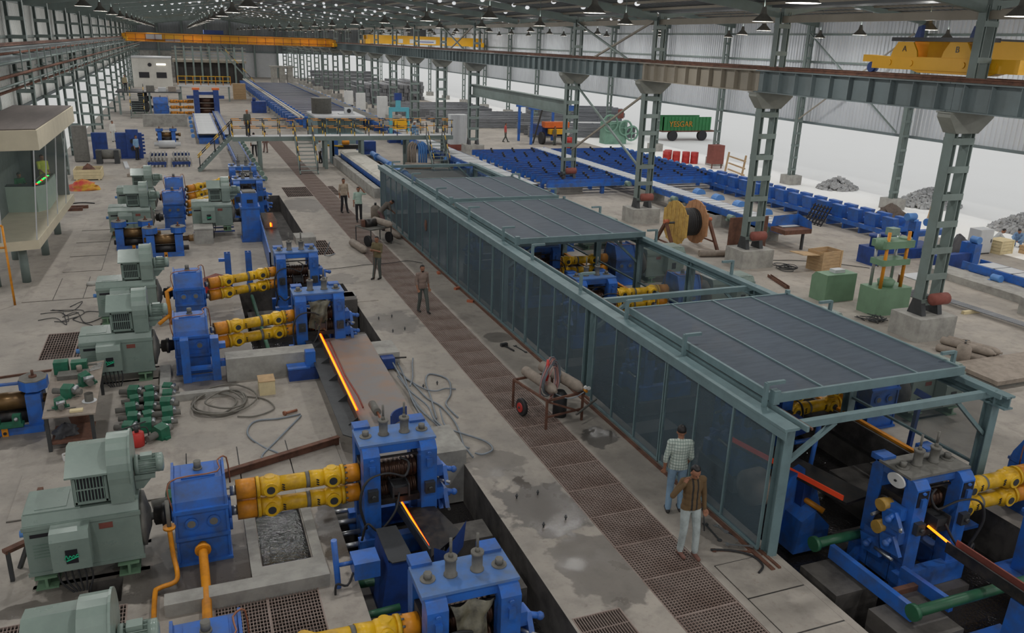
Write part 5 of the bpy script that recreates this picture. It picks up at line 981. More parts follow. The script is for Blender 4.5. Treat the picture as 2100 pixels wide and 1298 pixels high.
t = thing('teal_gantry', 'light teal portal frame with yellow box below near the lattice columns', 'gantry', (16.7, 71.5, 0)); B().box(0, 1.75, 0, .3, 2.65, 3.0).mk('beam', TEAL, t); B().box(1.5, 1.75, 0, .3, .8, 2.65).mk('leg', TEAL, t); B().box(0, .25, 0, .3, .8, 2.65).mk('leg', TEAL, t); B().box(.6, 1.0, 0, .3, 3.0, 3.6).mk('motor_mount', TEAL, t); B().box(.5, 1.1, 0, .4, 3.6, 4.2).mk('motor', NAVY, t); B().box(.4, 1.5, -.3, .5, 1.2, 2.0).mk('yellow_box', CRANE, t); B().box(-.1, 1.9, -.2, .6, 0, .8).mk('base', NAVY, t)
for i, (y, h) in enumerate(((112, 1.8), (104, 2.0), (92, 2.4))):
    t = thing('switch_cabinet', 'white switch cabinet beside the far roller table, ' + ('smallest of the three', 'middle one of the three', 'tallest of the three')[i], 'panel', (20.2, y, .2)); B().box(0, 1.1, 0, .5, 0, h).mk('body', WHITE, t); B().box(0, 1.1, -.02, 0, .1, h-.1).mk('door', WHITE, t); B().box(0, 1.1, 0, .5, -.2, 0).mk('plinth', DKST, t)
t = thing('ribbed_cabinet', 'tall pale corrugated cabinet beside the battened column behind the stair', 'cabinet', (20.4, 65.6, 0)); B().box(0, 1.4, 0, .8, .5, 2.9).mk('body', LGREY, t); B().box(.0, 1.4, 0, .8, 0, .5).mk('brick_base', REDD, t)
for i in range(8): B().box(.05+.17*i, .1+.17*i, -.03, 0, .55, 2.85).mk('rib', LGREY, t)
# ---- cooling bed
cb_ = thing('cooling_bed', 'huge dark blue rake-type cooling bed far down the hall', 'cooling bed', (0, 0, 0))
CBM = mat('cooling_bed_blue', (46, 54, 78), .5, dirt=.4, scale=.6, drgb=(70, 66, 74), stretch=(.3, 3, 1)); B().box(11.2, 17.1, 82, 150, .95, 1.0).mk('bed_surface', CBM, cb_)
rk = B().box(0, 6.0, -.12, .12, 0, .12).mesh('rake_beam', CBM); fr = B().box(-.9, .9, -.2, .2, 1.0, 1.35).box(-.85, -.55, -.18, .18, .6, 1.0).box(.4, .7, -.18, .18, .3, 1.0).mesh('pusher_frame', BLUE); cp = B().box(-.35, .35, -.3, .3, 0, .7).mesh('concrete_post', CONC)
for i in range(28):
    y = 82+i*2.45; link('rake_beam', rk, cb_, loc=(11.15, y, .905)); link('pusher_frame', fr, cb_, loc=(10.3, y, 0)); link('concrete_post', cp, cb_, loc=(9.9, y+.2, 0))
for x in (10.1, 10.45): B().box(x, x+.14, 80, 152, 1.35, 1.5).mk('pipe_rail', INSUL, cb_)
# ---- entry roller lines behind the second stand group
roller_table('narrow entry roller line leading under the footbridge to the rearmost stand', 3.0, 3.9, 49.5, 70, .75, .9, 1, 2.0, SCREW, name='entry_roller_line', mcol=GRNG2, leg=3)
roller_table('broad pale plated entry table before the distant roughing stand', 1.0, 2.7, 72, 92, .8, 1.2, -1, 4.0, LGREY, name='entry_table', leg=3)
roller_table('thin ladder-like guide line beside the broad entry table', 3.0, 3.6, 71, 94, .85, .8, 1, 0, BRT, name='guide_line', leg=4)
# ---- roughing stand far left
gearbox(-2.75, 97.4, 0, 1, 'large blue three-tier gearbox of the distant roughing stand', h=1.35, w=1.45)
for i, z in enumerate((.35, .95, 1.55)): spindle((-1.2, 97.4, z), (1.25, 97.4, z), '%s orange spindle of the distant roughing stand' % ('lowest', 'middle', 'upper')[i], m1=ORA)
t = thing('roughing_stand', 'massive blue roughing mill stand with orange clamps on top', 'mill stand', (1.3, 96.8, 0))
for x in (0, 2.0): B().box(x, x+.55, -.5, .9, -.05, 2.8).mk('side_frame', NAVY, t); B().box(x-.1, x+.65, -.2, .6, 2.8, 3.0).mk('orange_clamp', mat('orange_paint', (226, 110, 40)), t)
B().box(.55, 2.0, -.3, .7, 2.3, 2.6).mk('cross_beam', NAVY, t)
for z in (.6, 1.15, 1.7): B().cyl((.5, .2, z), (2.05, .2, z), .26, n=14).mk('work_roll', ROLL, t)
B().box(2.55, 3.1, -.3, .6, 1.9, 2.2).mk('side_bracket', NAVY, t); B().box(-.7, 0, -.3, .6, 1.9, 2.2).mk('side_bracket', NAVY, t)
t = motor(-3.3, 100.6, 0, 1, 'dark distant motor behind the yellow stair by the roughing stand', paint=DKST, full=False)
stair('blue tread stair with yellow stringers before the roughing platform', (-4.9, 94.8, 0), (-4.9, 97.5, 2.4), 1.3, 12)
t = thing('platform', 'raised steel platform with clutter at the head of the blue stair', 'platform', (-6.4, 98.9, 0)); B().box(0, 6.5, 0, 5, 2.3, 2.4).mk('deck', DKST, t)
for x in (.2, 3.2, 6.2): B().box(x, x+.2, .1, .3, 0, 2.3).mk('leg', STEEL, t)
for x, z, m in ((3.0, .6, SCREW), (4.2, .4, LGREY), (5.2, .5, CYL)): B().box(x, x+.8, 1, 2, 2.4, 2.4+z).mk('housing_box', m, t)
B().box(0, 3.9, 0, .6, 0, 1.15).mk('concrete_wall', CONC, label='long low concrete wall before the roughing gearbox', cat='wall block', loc=(-3.5, 86, 0))
t = thing('railed_walkway', 'distant walkway with yellow railing above the roughing stand', 'walkway', (-.2, 119, 0)); B().box(0, 6.6, 0, 1.5, 1.9, 2.1).mk('deck', LGREY, t)
for i in range(8): B().cyl((.05+i*.93, 0, 2.1), (.05+i*.93, 0, 3.2), .05, n=6).mk('railing_post', ORA, t)
for z in (2.65, 3.2): B().cyl((0, 0, z), (6.6, 0, z), .05, n=6).mk('handrail', YEL, t)
for x in (.2, 6.2): B().box(x, x+.2, .2, .5, 0, 1.9).mk('leg', STEEL, t)
# ---- loose equipment on the left
t = thing('spare_housing', 'huge navy spare mill housing lying open on the floor', 'mill housing', (-6.0, 64.2, 0)); B().box(0, .95, 0, .5, .1, 1.75).box(.95, 1.5, 0, .5, .1, .6).mk('left_frame', NAVY, t); B().box(1.5, 3.2, 0, .5, .1, 1.75).mk('right_frame', NAVY, t); B().box(2.2, 3.0, -.25, 0, .1, 2.0).mk('front_block', NAVY, t)
for z in (.7, 1.2): B().cyl((2.6, -.26, z), (2.6, -.3, z), .16, n=12).mk('bore', BLKW, t)
for i in range(6): B().box(3.2, 3.35, .1, .4, .25+.25*i, .38+.25*i).mk('lug', NAVY, t)
B().box(0, 3.2, -.3, .6, 0, .1).mk('base', NAVY, t)
def cartridge(lab, x, y, z, W, green=False, sc=1):
    t = thing('spare_roll_stand', lab, 'roll stand', (x, y, z)); t.scale = (sc, sc, sc)
    for xx in (0, W-.3):
        B().box(xx, xx+.3, -.35, .35, 0, .85).mk('side_frame', BLUE, t); cpo = [(xx+.15+.3*math.cos(a), .36*math.sin(a)) for a in [math.pi/8+math.pi/4*k for k in range(8)]]; c = B().pri(cpo, 'z', .9, 1.12).mk('octagonal_cap', BLUE, t); B().pri([(xx+.15+(u-xx-.15)*.96, v*.96) for u, v in cpo], 'z', 1.12, 1.14).mk('dusty_top', SCREW, c); B().cyl((xx+.15, 0, 1.13), (xx+.15, 0, 1.18), .08, n=10).cyl((xx+.15, 0, 1.15), (xx+.15, 0, 1.3), .03, n=8).mk('screw_end', RUST, c); B().cyl((xx+.15, 0, .82), (xx+.15, 0, .92), .2, n=12).mk('neck', DARK, t)
    B().lathe([(-.1, .1), (.28, .1), (.3, .2), (W-.3, .2), (W-.28, .1), (W+.2, .1), (W+.22, .14), (W+.4, .14)], (0, 0, .62), (1, 0, 0), 18).mk('upper_roll', mat('bronzed_roll', (120, 92, 56), .3, metal=.5, dirt=.4, scale=6), t); B().lathe([(-.1, .1), (.3, .1), (.3, .17), (W-.3, .17), (W-.28, .1), (W+.2, .1)], (0, 0, .24), (1, 0, 0), 16).mk('lower_roll', DARK, t)
    B().box(0, W, -.48, -.35, 0, .16).mk('front_sill', BLUE, t); B().box(.3, W-.3, -.05, .05, 1.0, 1.04).mk('tie_bar', BLUE, t); q = B().box(W*.5-.06, W*.5+.06, -.52, -.48, -.02, .2).mk('clamp', ORA, t); B().cyl((W*.5, -.52, .08), (W*.5, -.54, .08), .035, n=8).mk('clamp_bolt', BLKW, q)
    if green:
        B().box(W*.3, W*.75, -.55, -.36, .2, .28).mk('guide_rest', DKGRN, t)
        for dx in (.35, .62): g = B().box(W*dx, W*dx+.16, -.55, -.4, .28, .48).mk('roller_guide', DKGRN, t); B().ball((W*dx+.08, -.56, .4), .05).mk('guide_roller', BRT, g)
    return t
cartridge('spare blue roll stand with octagonal caps and bronze roll by the workbench', -4.95, 19.5, 0, 1.5, True); cartridge('spare blue roll stand with octagonal caps, the one beside the vertical stand motor', -1.75, 35.0, 0, 1.35); cartridge('spare blue roll stand with octagonal caps, half hidden behind its twin', -2.95, 36.5, 0, 1.3)
cartridge('small distant spare roll stand before the long low concrete wall', -2.0, 73.5, 0, 1.35)
t = thing('roll_chock_set', 'dark roll with chocks lying by the navy housing', 'roll', (-5.6, 61.8, 0)); B().box(0, .35, -.4, .4, 0, .9).mk('chock', DKST, t); B().box(1.1, 1.4, -.4, .4, 0, .9).mk('chock', DKST, t); B().cyl((0, 0, .6), (1.5, 0, .6), .32, n=16).mk('roll_body', SCREW, t)
t = thing('spare_roll', 'pale spare roll lying before the small distant roll stand', 'roll', (-1.9, 69.6, .3)); B().lathe([(-.3, .15), (0, .15), (.02, .3), (1.2, .3), (1.22, .15), (1.6, .15)], (0, 0, 0), (1, 0, 0), 16).mk('roll_body', LGREY, t)
for i in range(2):
    t = thing('guide_rack', ('rack of grey guide bars beside the footbridge stair foot', 'rack of grey guide bars beside the navy housing')[i], 'rack', (-.9-1.5*i, 59.4, 0)); B().box(0, 1.15, 0, .15, .15, .35).mk('front_beam', NAVY, t); B().box(0, 1.15, 4.5, 4.65, .15, .35).mk('rear_beam', NAVY, t)
    for k in range(5): B().box(.05+.23*k, .15+.23*k, 0, 4.6, .35, .45).mk('guide_bar', SCREW, t)
    for x in (.05, 1.0): B().box(x, x+.1, .02, .12, 0, .15).mk('foot', NAVY, t)
B().bar((0, 0, .1), (.6, 4.0, .1), .35, .18).mk('box_beam', CYL, label='grey box beam lying on the floor beside the guide racks', cat='beam', loc=(-3.3, 55.5, 0)); B().bar((0, 0, .06), (-.3, 3.0, .06), .25, .1).mk('box_beam', LGREY, label='pale flat beam beside the grey box beam', cat='beam', loc=(-3.6, 58.8, 0))
t = thing('tall_cabinet', 'tall narrow grey cabinet by the bright opening behind the cabin', 'cabinet', (-7.0, 62.5, 0)); B().box(0, .9, 0, .5, .05, 2.4).mk('body', SCREW, t); B().box(.05, .85, -.02, 0, .1, 2.3).mk('door', SCREW, t); B().box(.05, .85, .05, .45, 0, .05).mk('plinth', DKST, t)
t = thing('scrap_crate', 'open wooden crate filled with rusty scrap near the coloured tarpaulin', 'crate', (-6.3, 54.6, 0))
for i in range(3): B().box(0, 1.5, 0, .04, .12+.17*i, .28+.17*i).mk('plank', PALE, t); B().box(0, .04, .04, 1.6, .12+.17*i, .28+.17*i).mk('plank', PALE, t); B().box(1.46, 1.5, .04, 1.6, .12+.17*i, .28+.17*i).mk('plank', PALE, t); B().box(0, 1.5, 1.6, 1.64, .12+.17*i, .28+.17*i).mk('plank', PALE, t)
B().box(0, 1.5, 0, 1.64, .06, .12).mk('base', PALE, t)
for x in (.1, 1.3): B().box(x, x+.1, 0, 1.6, 0, .06).mk('runner', PALE, t)
heap('rusty_scrap', 'rusty scrap heaped in the open wooden crate', 'scrap', (-5.55, 55.4, .12), (.62, .7), RUST, h=.72, seed=6, jag=.1)
heap('coloured_tarpaulin', 'crumpled red and yellow tarpaulin beside the scrap crate', 'tarpaulin', (-5.5, 51.3, 0), (1.0, .6), mat('red_yellow_tarp', (200, 66, 60), .6, dirt=.9, scale=1.6, drgb=(206, 190, 40), bump=.4), h=.55, seed=8)
for i in range(2): B().box(0, .9, 0, .25, .12*0, .12).box(0, .9, .05, .2, .12, .14).mk('steel_beam', RUST, label=('rusty short beam on the floor under the cabin edge', 'second rusty short beam stacked near the cabin edge')[i], cat='beam', loc=(-5.9+.2*i, 45+i*.6, .0))
B().tube(smooth([(-6.4, 47.2, .03), (-5.8, 46.9, .03), (-5.2, 47.1, .03), (-4.6, 46.8, .03)], 4), .03, 5).mk('black_hose', RUB, label='short black hose on the floor beyond the cabin', cat='hose')
# far background: office, furnace, crate, stair
t = thing('office_block', 'two-storey white office block at the far end of the hall', 'office', (-7.0, 150, 0)); B().box(0, 6.0, 0, 8, 0, 4.5).mk('wall', CABW, t)
for x in (1.0, 3.6): w = B().box(x, x+1.7, -.06, .0, 1.4, 2.4).mk('window', CABW, t); B().box(x+.08, x+1.62, -.08, -.06, 1.45, 2.35).mk('pane', BLKW, w)
B().box(-.1, 6.1, -.2, 8, 4.5, 4.7).mk('roof', LGREY, t); B().cyl((2.8, -.05, 3.5), (2.8, -.1, 3.5), .3, n=12).mk('vent', BLKW, t); B().box(3.8, 5.2, -.1, 0, 3.45, 3.7).mk('strip_light', LAMPE, t)
fu = thing('reheat_furnace', 'dark reheating furnace with steel columns at the far end', 'furnace', (-.5, 164, 0)); B().box(0, 12, 1, 10, 0, 3.6).mk('body', mat('soot_black', (70, 66, 64), .8, dirt=.4, scale=1), fu); B().box(-.3, 12.3, .2, 10, 3.6, 4.0).mk('gallery', GIRDB, fu)
for i in range(9): B().box(.2+1.42*i, .5+1.42*i, 0, .4, 0, 6.4).mk('buckstay', STEEL, fu)
for i in range(4): B().box(-.3, 12.3, .1, .3, 4.4+.55*i, 4.5+.55*i).mk('gallery_rail', GIRDB, fu)
stair('long steep stair climbing to the furnace gallery', (12.2, 152, 0), (7.0, 152, 6.0), 1.4, 24, 'x')
crate('tall slatted wooden crate beside the cooling bed end', 6.9, 123.5, 1.65, 1.5, 2.05, WOOD)
t = thing('navy_drum_unit', 'navy gear unit on the floor beside the concrete posts of the cooling bed', 'machine', (7.6, 101.5, 0)); B().box(0, 1.6, 0, 1.2, 0, 1.3).mk('body', NAVY, t); B().cyl((.3, .6, 1.3), (.3, .6, 1.7), .2, n=10).mk('neck', NAVY, t)
t = thing('pillar_group', 'group of grey concrete pillars standing behind the cooling bed', 'pillars', (15.5, 158, 0)); 
for i in range(3): B().box(1.4*i, 1.4*i+1.0, 0, 1.0, 0, 3.2).mk('pillar', CONC, t)
B().box(-.2, 4.0, -.1, 1.1, 3.2, 3.5).mk('cap', CONC, t)
# ================================================================ OVERHEAD CRANES
cr = thing('overhead_crane', 'long yellow double-girder overhead crane spanning the left bay far away', 'crane', (-6.4, 121, 7.3))
B().pri([(0, .35), (.6, .02), (26.6, .02), (27.4, .35), (27.4, .95), (26.6, 1.1), (.6, 1.1), (0, .95)], 'y', 1.2, 1.7).mk('girder', CRANE, cr); B().pri([(0, .35), (.6, 0), (26.6, 0), (27.4, .35), (27.4, .85), (.0, .85)], 'y', 3.0, 3.5).mk('girder', CRANE, cr)
B().box(.3, 27.1, .1, 1.2, .02, .1).mk('walkway', ORA, cr); B().box(.3, 27.1, .1, .16, .3, .36).box(.3, 27.1, .1, .16, .95, 1.0).mk('handrail', REDD, cr)
for i in range(24): B().box(.5+i*1.15, .56+i*1.15, .1, .16, .1, 1.0).mk('railing_post', REDD, cr)
B().box(.2, .7, 0, 4.2, .1, .55).mk('end_carriage', CRANE, cr); B().box(26.9, 27.4, 0, 4.2, .1, .55).mk('end_carriage', CRANE, cr); B().box(2.9, 4.8, .3, 1.1, .35, .95).mk('panel_box', LGREY, cr); B().box(5.2, 7.0, .4, 1.1, .12, .4).mk('panel_box', LGREY, cr); B().box(.5, 27, 1.2, 1.7, 1.1, 1.2).mk('rail', DKST, cr); B().box(10, 12.5, 1.4, 3.2, 1.15, 1.7).mk('trolley', NAVY, cr)
cr2 = thing('overhead_crane', 'yellow overhead crane with white nameplates spanning the right bay far away', 'crane', (22.5, 108, 7.95)); B().box(.2, 15.6, .8, 1.4, .1, 1.15).mk('girder', CRANE, cr2); B().box(.2, 15.6, 3.0, 3.5, .1, 1.1).mk('girder', CRANE, cr2); B().box(-.2, .4, 0, 4.3, .05, .6).mk('end_carriage', CRANE, cr2); B().box(15.0, 15.6, 0, 4.3, .05, .6).mk('end_carriage', CRANE, cr2); B().box(5.5, 8, 1.2, 3.2, 1.15, 2.0).mk('trolley', DKST, cr2); B().cyl((6, 2, 2.0), (7.6, 2, 2.2), .35, n=10).mk('hoist_drum', DKST, cr2)
for x, w in ((4.2, .6), (5.7, .5), (6.6, 2.6), (9.9, .6)): B().box(x, x+w, .77, .8, .25, .75).mk('nameplate', WHITE, cr2)
B().box(6.9, 8.9, .755, .77, .42, .52).mk('plate_print', mat('print_blue', (90, 100, 170), .6, dirt=0), cr2)
cr3 = thing('overhead_crane', 'near yellow overhead crane with lettered end carriage on the right-bay rail', 'crane', (22.5, 17.4, 8.02))
B().pri([(0, .12), (5.55, .12), (5.55, .32), (6.0, .32), (6.0, .55), (5.4, .52), (0, .52)], 'x', -.25, .25).mk('end_carriage', CRANE, cr3); B().pri([(1.0, .04), (3.6, .04), (3.9, .12), (.7, .12)], 'x', -.2, .2).mk('carriage_belly', CRANE, cr3)
for y, s_ in ((4.2, 'A'), (2.15, 'B')):
    pl = B().pri([(y-.55, .52), (y+.55, .52), (y+.5, .7), (y+.32, .98), (y-.3, .98), (y-.5, .7)], 'x', -.28, -.22).mk('letter_plate', CRANE, cr3); link('lettering', textmesh(s_, .26, BLKW, .004), pl, loc=(-.29, y, .76), rot=(math.pi/2, 0, -math.pi/2))
for y in (.8, 1.9, 3.9, 4.8): B().cyl((-.25, y, .32), (-.28, y, .32), .1, n=14).mk('axle_cap', CRANE, cr3)
B().cyl((-.1, 5.75, .15), (.12, 5.75, .15), .17, n=14).mk('buffer', NAVY, cr3)
B().box(.2, 15.7, 3.7, 4.3, .35, 1.05).mk('girder', CRANE, cr3); B().box(.2, 15.7, 1.6, 2.2, .35, 1.05).mk('girder', CRANE, cr3); B().box(15.0, 15.6, 0, 6, .1, .55).mk('end_carriage', CRANE, cr3)
B().box(0, 15.6, 3.95, 4.05, 1.05, 1.12).mk('trolley_rail', DKST, cr3); B().box(0, 15.6, 1.85, 1.95, 1.05, 1.12).mk('trolley_rail', DKST, cr3); B().box(-.2, .3, 1.2, 4.9, 1.0, 1.12).mk('rail_tie', BLKW, cr3)
for y in (4.0, 1.9): B().pri([(y-.12, 1.1), (y+.12, 1.1), (y+.02, 1.45), (y-.12, 1.5)], 'x', -.05, .1).mk('end_stop', NAVY, cr3)
B().cyl((.5, .6, .3), (2.2, .6, .3), .15, n=12).mk('drive_shaft', SCREW, cr3); B().box(.4, 15.5, -.3, 1.5, .3, .34).mk('walkway', DKST, cr3)
for i in range(8): B().box(.5+i*2, .56+i*2, -.28, -.22, .34, 1.4).mk('railing_post', DKST, cr3)
B().box(.5, 15, -.28, -.22, 1.36, 1.42).mk('handrail', DKST, cr3)
# ================================================================ CONTROL CABIN
ca = thing('control_cabin', 'glazed control cabin with broad flat roof raised on posts at the left wall', 'cabin', (0, 0, 0))
B().pri([(-6.75, 31.0), (-4.53, 31.4), (-4.45, 41.5), (-6.75, 41.5)], 'z', 4.65, 5.3).mk('roof_fascia', CREAM, ca); B().pri([(-6.72, 31.1), (-4.57, 31.5), (-4.5, 41.4), (-6.72, 41.4)], 'z', 5.3, 5.34).mk('roof_felt', ROOFD, ca)
F0 = [(-6.72, 31.0), (-4.95, 31.4), (-4.75, 40.5), (-6.72, 40.5)]
B().pri(F0, 'z', 1.3, 1.62).mk('floor_ledge', CREAM, ca)
def gl(a, b, za, zb, inset=.25):
    B().add([(a[0], a[1], za), (b[0], b[1], za), (b[0]+inset, b[1], zb), (a[0]+inset, a[1], zb)], [(0, 1, 2, 3)]).mk('pane', GLASS, ca); B().bar((a[0], a[1], za), (a[0]+inset, a[1], zb), .035).mk('glazing_bar', LGREY, ca)
gl((-6.72, 31.02), (-6.0, 31.2), 1.62, 4.65, 0); gl((-6.0, 31.2), (-5.0, 31.4), 1.62, 4.65, .2)
for i in range(4): gl((-5.0+.06*i, 31.4+i*2.27, 0)[:2], (-5.0+.06*(i+1), 31.4+(i+1)*2.27, 0)[:2], 1.62, 4.65, .3)
B().box(-6.72, -6.65, 31.2, 40.4, 1.6, 4.65).mk('rear_wall', mat('dim_panel', (104, 112, 110)), ca); B().box(-6.72, -4.9, 40.3, 40.45, 1.6, 4.65).mk('end_wall', MATS['dim_panel'], ca)
for x, y in ((-6.45, 31.6), (-5.6, 32.0), (-6.45, 35.5), (-5.5, 36.0), (-5.5, 39.8), (-6.45, 39.8)): B().cyl((x, y, 0), (x, y, 1.3), .14, n=12).mk('support_post', STEEL, ca)
dk = thing('operator_desk', 'curved pale green control desk with lit buttons inside the cabin', 'desk', (-5.9, 37.2, 1.62)); B().pri([(-.8, -.6), (.3, -.7), (.62, -.2), (.62, 2.6), (.1, 2.6), (.1, .1), (-.1, -.1), (-.8, -.05)], 'z', 0, 1.0).mk('desk_body', mat('desk_green', (170, 190, 176), .5, dirt=.1), dk); B().pri([(-.75, -.55), (.28, -.65), (.57, -.2), (.57, 2.5), (.15, 2.5), (.15, .1), (-.05, -.15), (-.75, -.1)], 'z', 1.0, 1.03).mk('desk_top', BLKW, dk)
for i in range(8): B().cyl((.3+.02*i, -.3+.3*i, 1.03), (.3+.02*i, -.3+.3*i, 1.06), .05, n=8).mk('push_button', LED if i % 3 else LEDR, dk)
t = thing('yellow_handrail', 'orange-yellow handrail of the stair below the cabin', 'handrail', (-6.05, 29.2, 0))
for x in (0, .5): B().cyl((x, 0, 0), (x, 0, 2.6), .035, n=8).mk('upright', ORA, t)
for z in (1.9, 2.6): B().cyl((-.6, 0, z), (.5, 0, z), .035, n=8).mk('rail_bar', ORA, t)
# ================================================================ PEOPLE
import numpy as np
SKIN = mat('skin_brown', (150, 104, 80), .55, dirt=.1, scale=9); HAIR = mat('black_hair', (26, 22, 22), .5, dirt=0); SHOE = mat('dark_shoe', (44, 42, 42), .6, dirt=.2)
def cloth(n, rgb, d=.15, s=8): return mat('cloth_'+n, rgb, .85, dirt=d, scale=s)
def plaidmat(n, a, b, sx=26., sz=22.):
    m = bpy.data.materials.new('plaid_'+n); m.use_nodes = True; nt = m.node_tree; p = nt.nodes['Principled BSDF']; L = nt.links.new; p.inputs['Roughness'].default_value = .85
    tc = nt.nodes.new('ShaderNodeTexCoord'); col = None
    for ax, sc in (('X', sx), ('Z', sz)):
        w = nt.nodes.new('ShaderNodeTexWave'); w.bands_direction = ax; w.inputs['Scale'].default_value = sc/6.28*1.6; L(tc.outputs['Object'], w.inputs[0])
        r = nt.nodes.new('ShaderNodeMapRange'); r.inputs[1].default_value = .62; r.inputs[2].default_value = .8; r.inputs[4].default_value = .6; L(w.outputs[1], r.inputs[0])
        mx = nt.nodes.new('ShaderNodeMix'); mx.data_type = 'RGBA'; L(r.outputs[0], mx.inputs[0]); mx.inputs[7].default_value = lin(b)
        if col: L(col, mx.inputs[6])
        else: mx.inputs[6].default_value = lin(a)
        col = mx.outputs[2]
    L(col, p.inputs['Base Color']); return m
def cap(b, p, q, r1, r2, n=10):
    p = Vector(p); q = Vector(q); d = q-p; L = max(d.length, 1e-4); pr = []
    for k in range(4): a = math.pi/2*(1-k/4); pr.append((-r1*math.sin(a), r1*math.cos(a)))
    pr.append((0, r1)); pr.append((L, r2))
    for k in range(1, 5): a = math.pi/2*k/4; pr.append((L+r2*math.sin(a), r2*math.cos(a)))
    b.lathe(pr, p, d if d.length > 1e-4 else (0, 0, 1), n)
def person(label, loc, rz, h=1.7, pose=None, shirt=None, trou=None, shoe=None, sleeve='long', vox=.016, hair=HAIR, stripes=None, group=None, fingers=False, beard=False, hat=None, skirt=False):
    J = dict(pel=(0, 0, .95), che=(0, .01, 1.25), nek=(0, .015, 1.42), hed=(0, -.015, 1.585),
             shR=(-.175, .015, 1.385), elR=(-.225, .04, 1.11), wrR=(-.235, -.03, .87), shL=(.175, .015, 1.385), elL=(.225, .04, 1.11), wrL=(.235, -.03, .87),
             hiR=(-.09, 0, .92), knR=(-.1, -.02, .5), anR=(-.105, .03, .09), hiL=(.09, 0, .92), knL=(.1, -.02, .5), anL=(.105, .03, .09))
    J.update(pose or {}); J = {k: Vector(v) for k, v in J.items()}
    segs = []; b = B()
    def sg(p, q, r1, r2, lab, n=10): cap(b, p, q, r1, r2, n); segs.append((p, q, max(r1, r2), lab))
    up_ = (J['nek']-J['pel']).normalized(); sh = (J['shL']-J['shR']).normalized(); fwd = sh.cross(up_)*1.0; fwd = -fwd if fwd.dot(Vector((0, -1, 0))) < 0 and not skirt else fwd
    def ell(c, rx, ry, rz_, lab):   # oriented ellipsoid
        o = len(b.v); b.ball((0, 0, 0), (rx, ry, rz_), 12, 8); F = up_.cross(sh)
        for i in range(o, len(b.v)): v = b.v[i]; b.v[i] = tuple(c+sh*v[0]+F*v[1]+up_*v[2])
        segs.append((c, c, (rx+ry)/2, lab))
    T = lambda f: J['pel'].lerp(J['nek'], f)
    ell(T(0)+up_*-.01, .168, .125, .14, 'trou'); ell(T(.1), .17, .125, .15, 'shirt'); ell(T(.38), .163, .12, .19, 'shirt'); ell(T(.68), .178, .122, .19, 'shirt'); ell(T(.86), .165, .1, .11, 'shirt')
    sg(J['shR'], J['shL'], .07, .07, 'shirt'); sg(J['nek']-up_*.03, J['hed']-(J['hed']-J['nek'])*.25, .058, .054, 'skin')
    hu = (J['hed']-J['nek']).normalized(); hf = -(hu.cross(sh)); hf = hf if hf.length > .1 else Vector((0, -1, 0)); hf.normalize(); hs = hu.cross(hf).normalized()
    FD = up_.cross(sh).normalized()*-1
    if hf.dot(FD) < 0: hf = -hf
    def hb(off, r, lab='skin'):
        o = len(b.v); b.ball((0, 0, 0), r, 12, 8); c = J['hed']+hs*off[0]+hf*off[1]+hu*off[2]
        for i in range(o, len(b.v)): v = b.v[i]; b.v[i] = tuple(c+hs*v[0]+hf*v[1]+hu*v[2])
        segs.append((c, c, max(r), lab))
    hb((0, 0, .02), (.076, .093, .105)); hb((0, .03, -.055), (.056, .062, .06)); hb((0, .1, -.015), (.015, .022, .028))
    for s_ in (-1, 1): hb((s_*.078, -.005, -.01), (.012, .02, .03)); hb((s_*.03, .082, .022), (.016, .012, .009))
    hb((0, .088, -.058), (.024, .012, .01))
    for S in 'RL':
        a, e, w = J['sh'+S], J['el'+S], J['wr'+S]; sg(a, e, .062, .05, 'shirt')
        lw = {'long': 'shirt', 'short': 'skin', 'roll': 'skin'}[sleeve]
        if sleeve == 'roll': m_ = e.lerp(w, .3); sg(e, m_, .05, .046, 'shirt'); sg(m_, w, .038, .03, 'skin')
        elif sleeve == 'short': m_ = a.lerp(e, .75); sg(e, w, .042, .03, 'skin'); segs.append((m_, e, .05, 'skin'))
        else: sg(e, w, .048, .036, 'shirt')
        hd_ = J.get('hd'+S) or (w+(w-e).normalized()*.09); d = (hd_-w).normalized(); sg(w, w+d*.075, .03, .036, 'skin', 8)
        if fingers:
            si = d.cross(Vector((0, 1, 0)) if abs(d.y) < .8 else Vector((1, 0, 0))).normalized(); pa = d.cross(si); cu = (pa if pa.dot(Vector((0, -1, 0))) > 0 else -pa)
            for k in range(4):
                o = si*(-.03+.02*k); p0 = w+d*.075+o; L_ = (.06, .072, .068, .052)[k]; p1 = p0+d*L_*.6+cu*.012; p2 = p1+d*L_*.35+cu*.035; sg(p0, p1, .0105, .0098, 'skin', 7); sg(p1, p2, .0098, .0085, 'skin', 7)
            t0 = w+d*.03+si*.03; t1 = t0+d*.035+si*.025+cu*.015; sg(t0, t1, .013, .011, 'skin', 7); sg(t1, t1+d*.035+cu*.02, .011, .009, 'skin', 7)
        else: sg(w+d*.07, w+d*.14, .033, .02, 'skin', 8)
        hp, k_, an = J['hi'+S], J['kn'+S], J['an'+S]; sg(hp, k_, .092, .066, 'trou'); sg(k_, an+(k_-an)*.06, .066, .058, 'trou'); segs.append((hp, J['pel'], .1, 'trou'))
        to = J.get('to'+S) or an+Vector((0, -.16, -.055)); sg(an+Vector((0, .035, -.045)), to, .042, .036, 'shoe')
    me0 = b.mesh('tmp', SKIN); o = bpy.data.objects.new('tmp', me0); COL.objects.link(o); md = o.modifiers.new('r', 'REMESH'); md.mode = 'VOXEL'; md.voxel_size = vox; md.use_smooth_shade = True
    sm_ = o.modifiers.new('s', 'SMOOTH'); sm_.factor = .5; sm_.iterations = 2 if fingers else 3
    dg = bpy.context.evaluated_depsgraph_get(); me = bpy.data.meshes.new_from_object(o.evaluated_get(dg)); bpy.data.objects.remove(o); me.name = 'person'
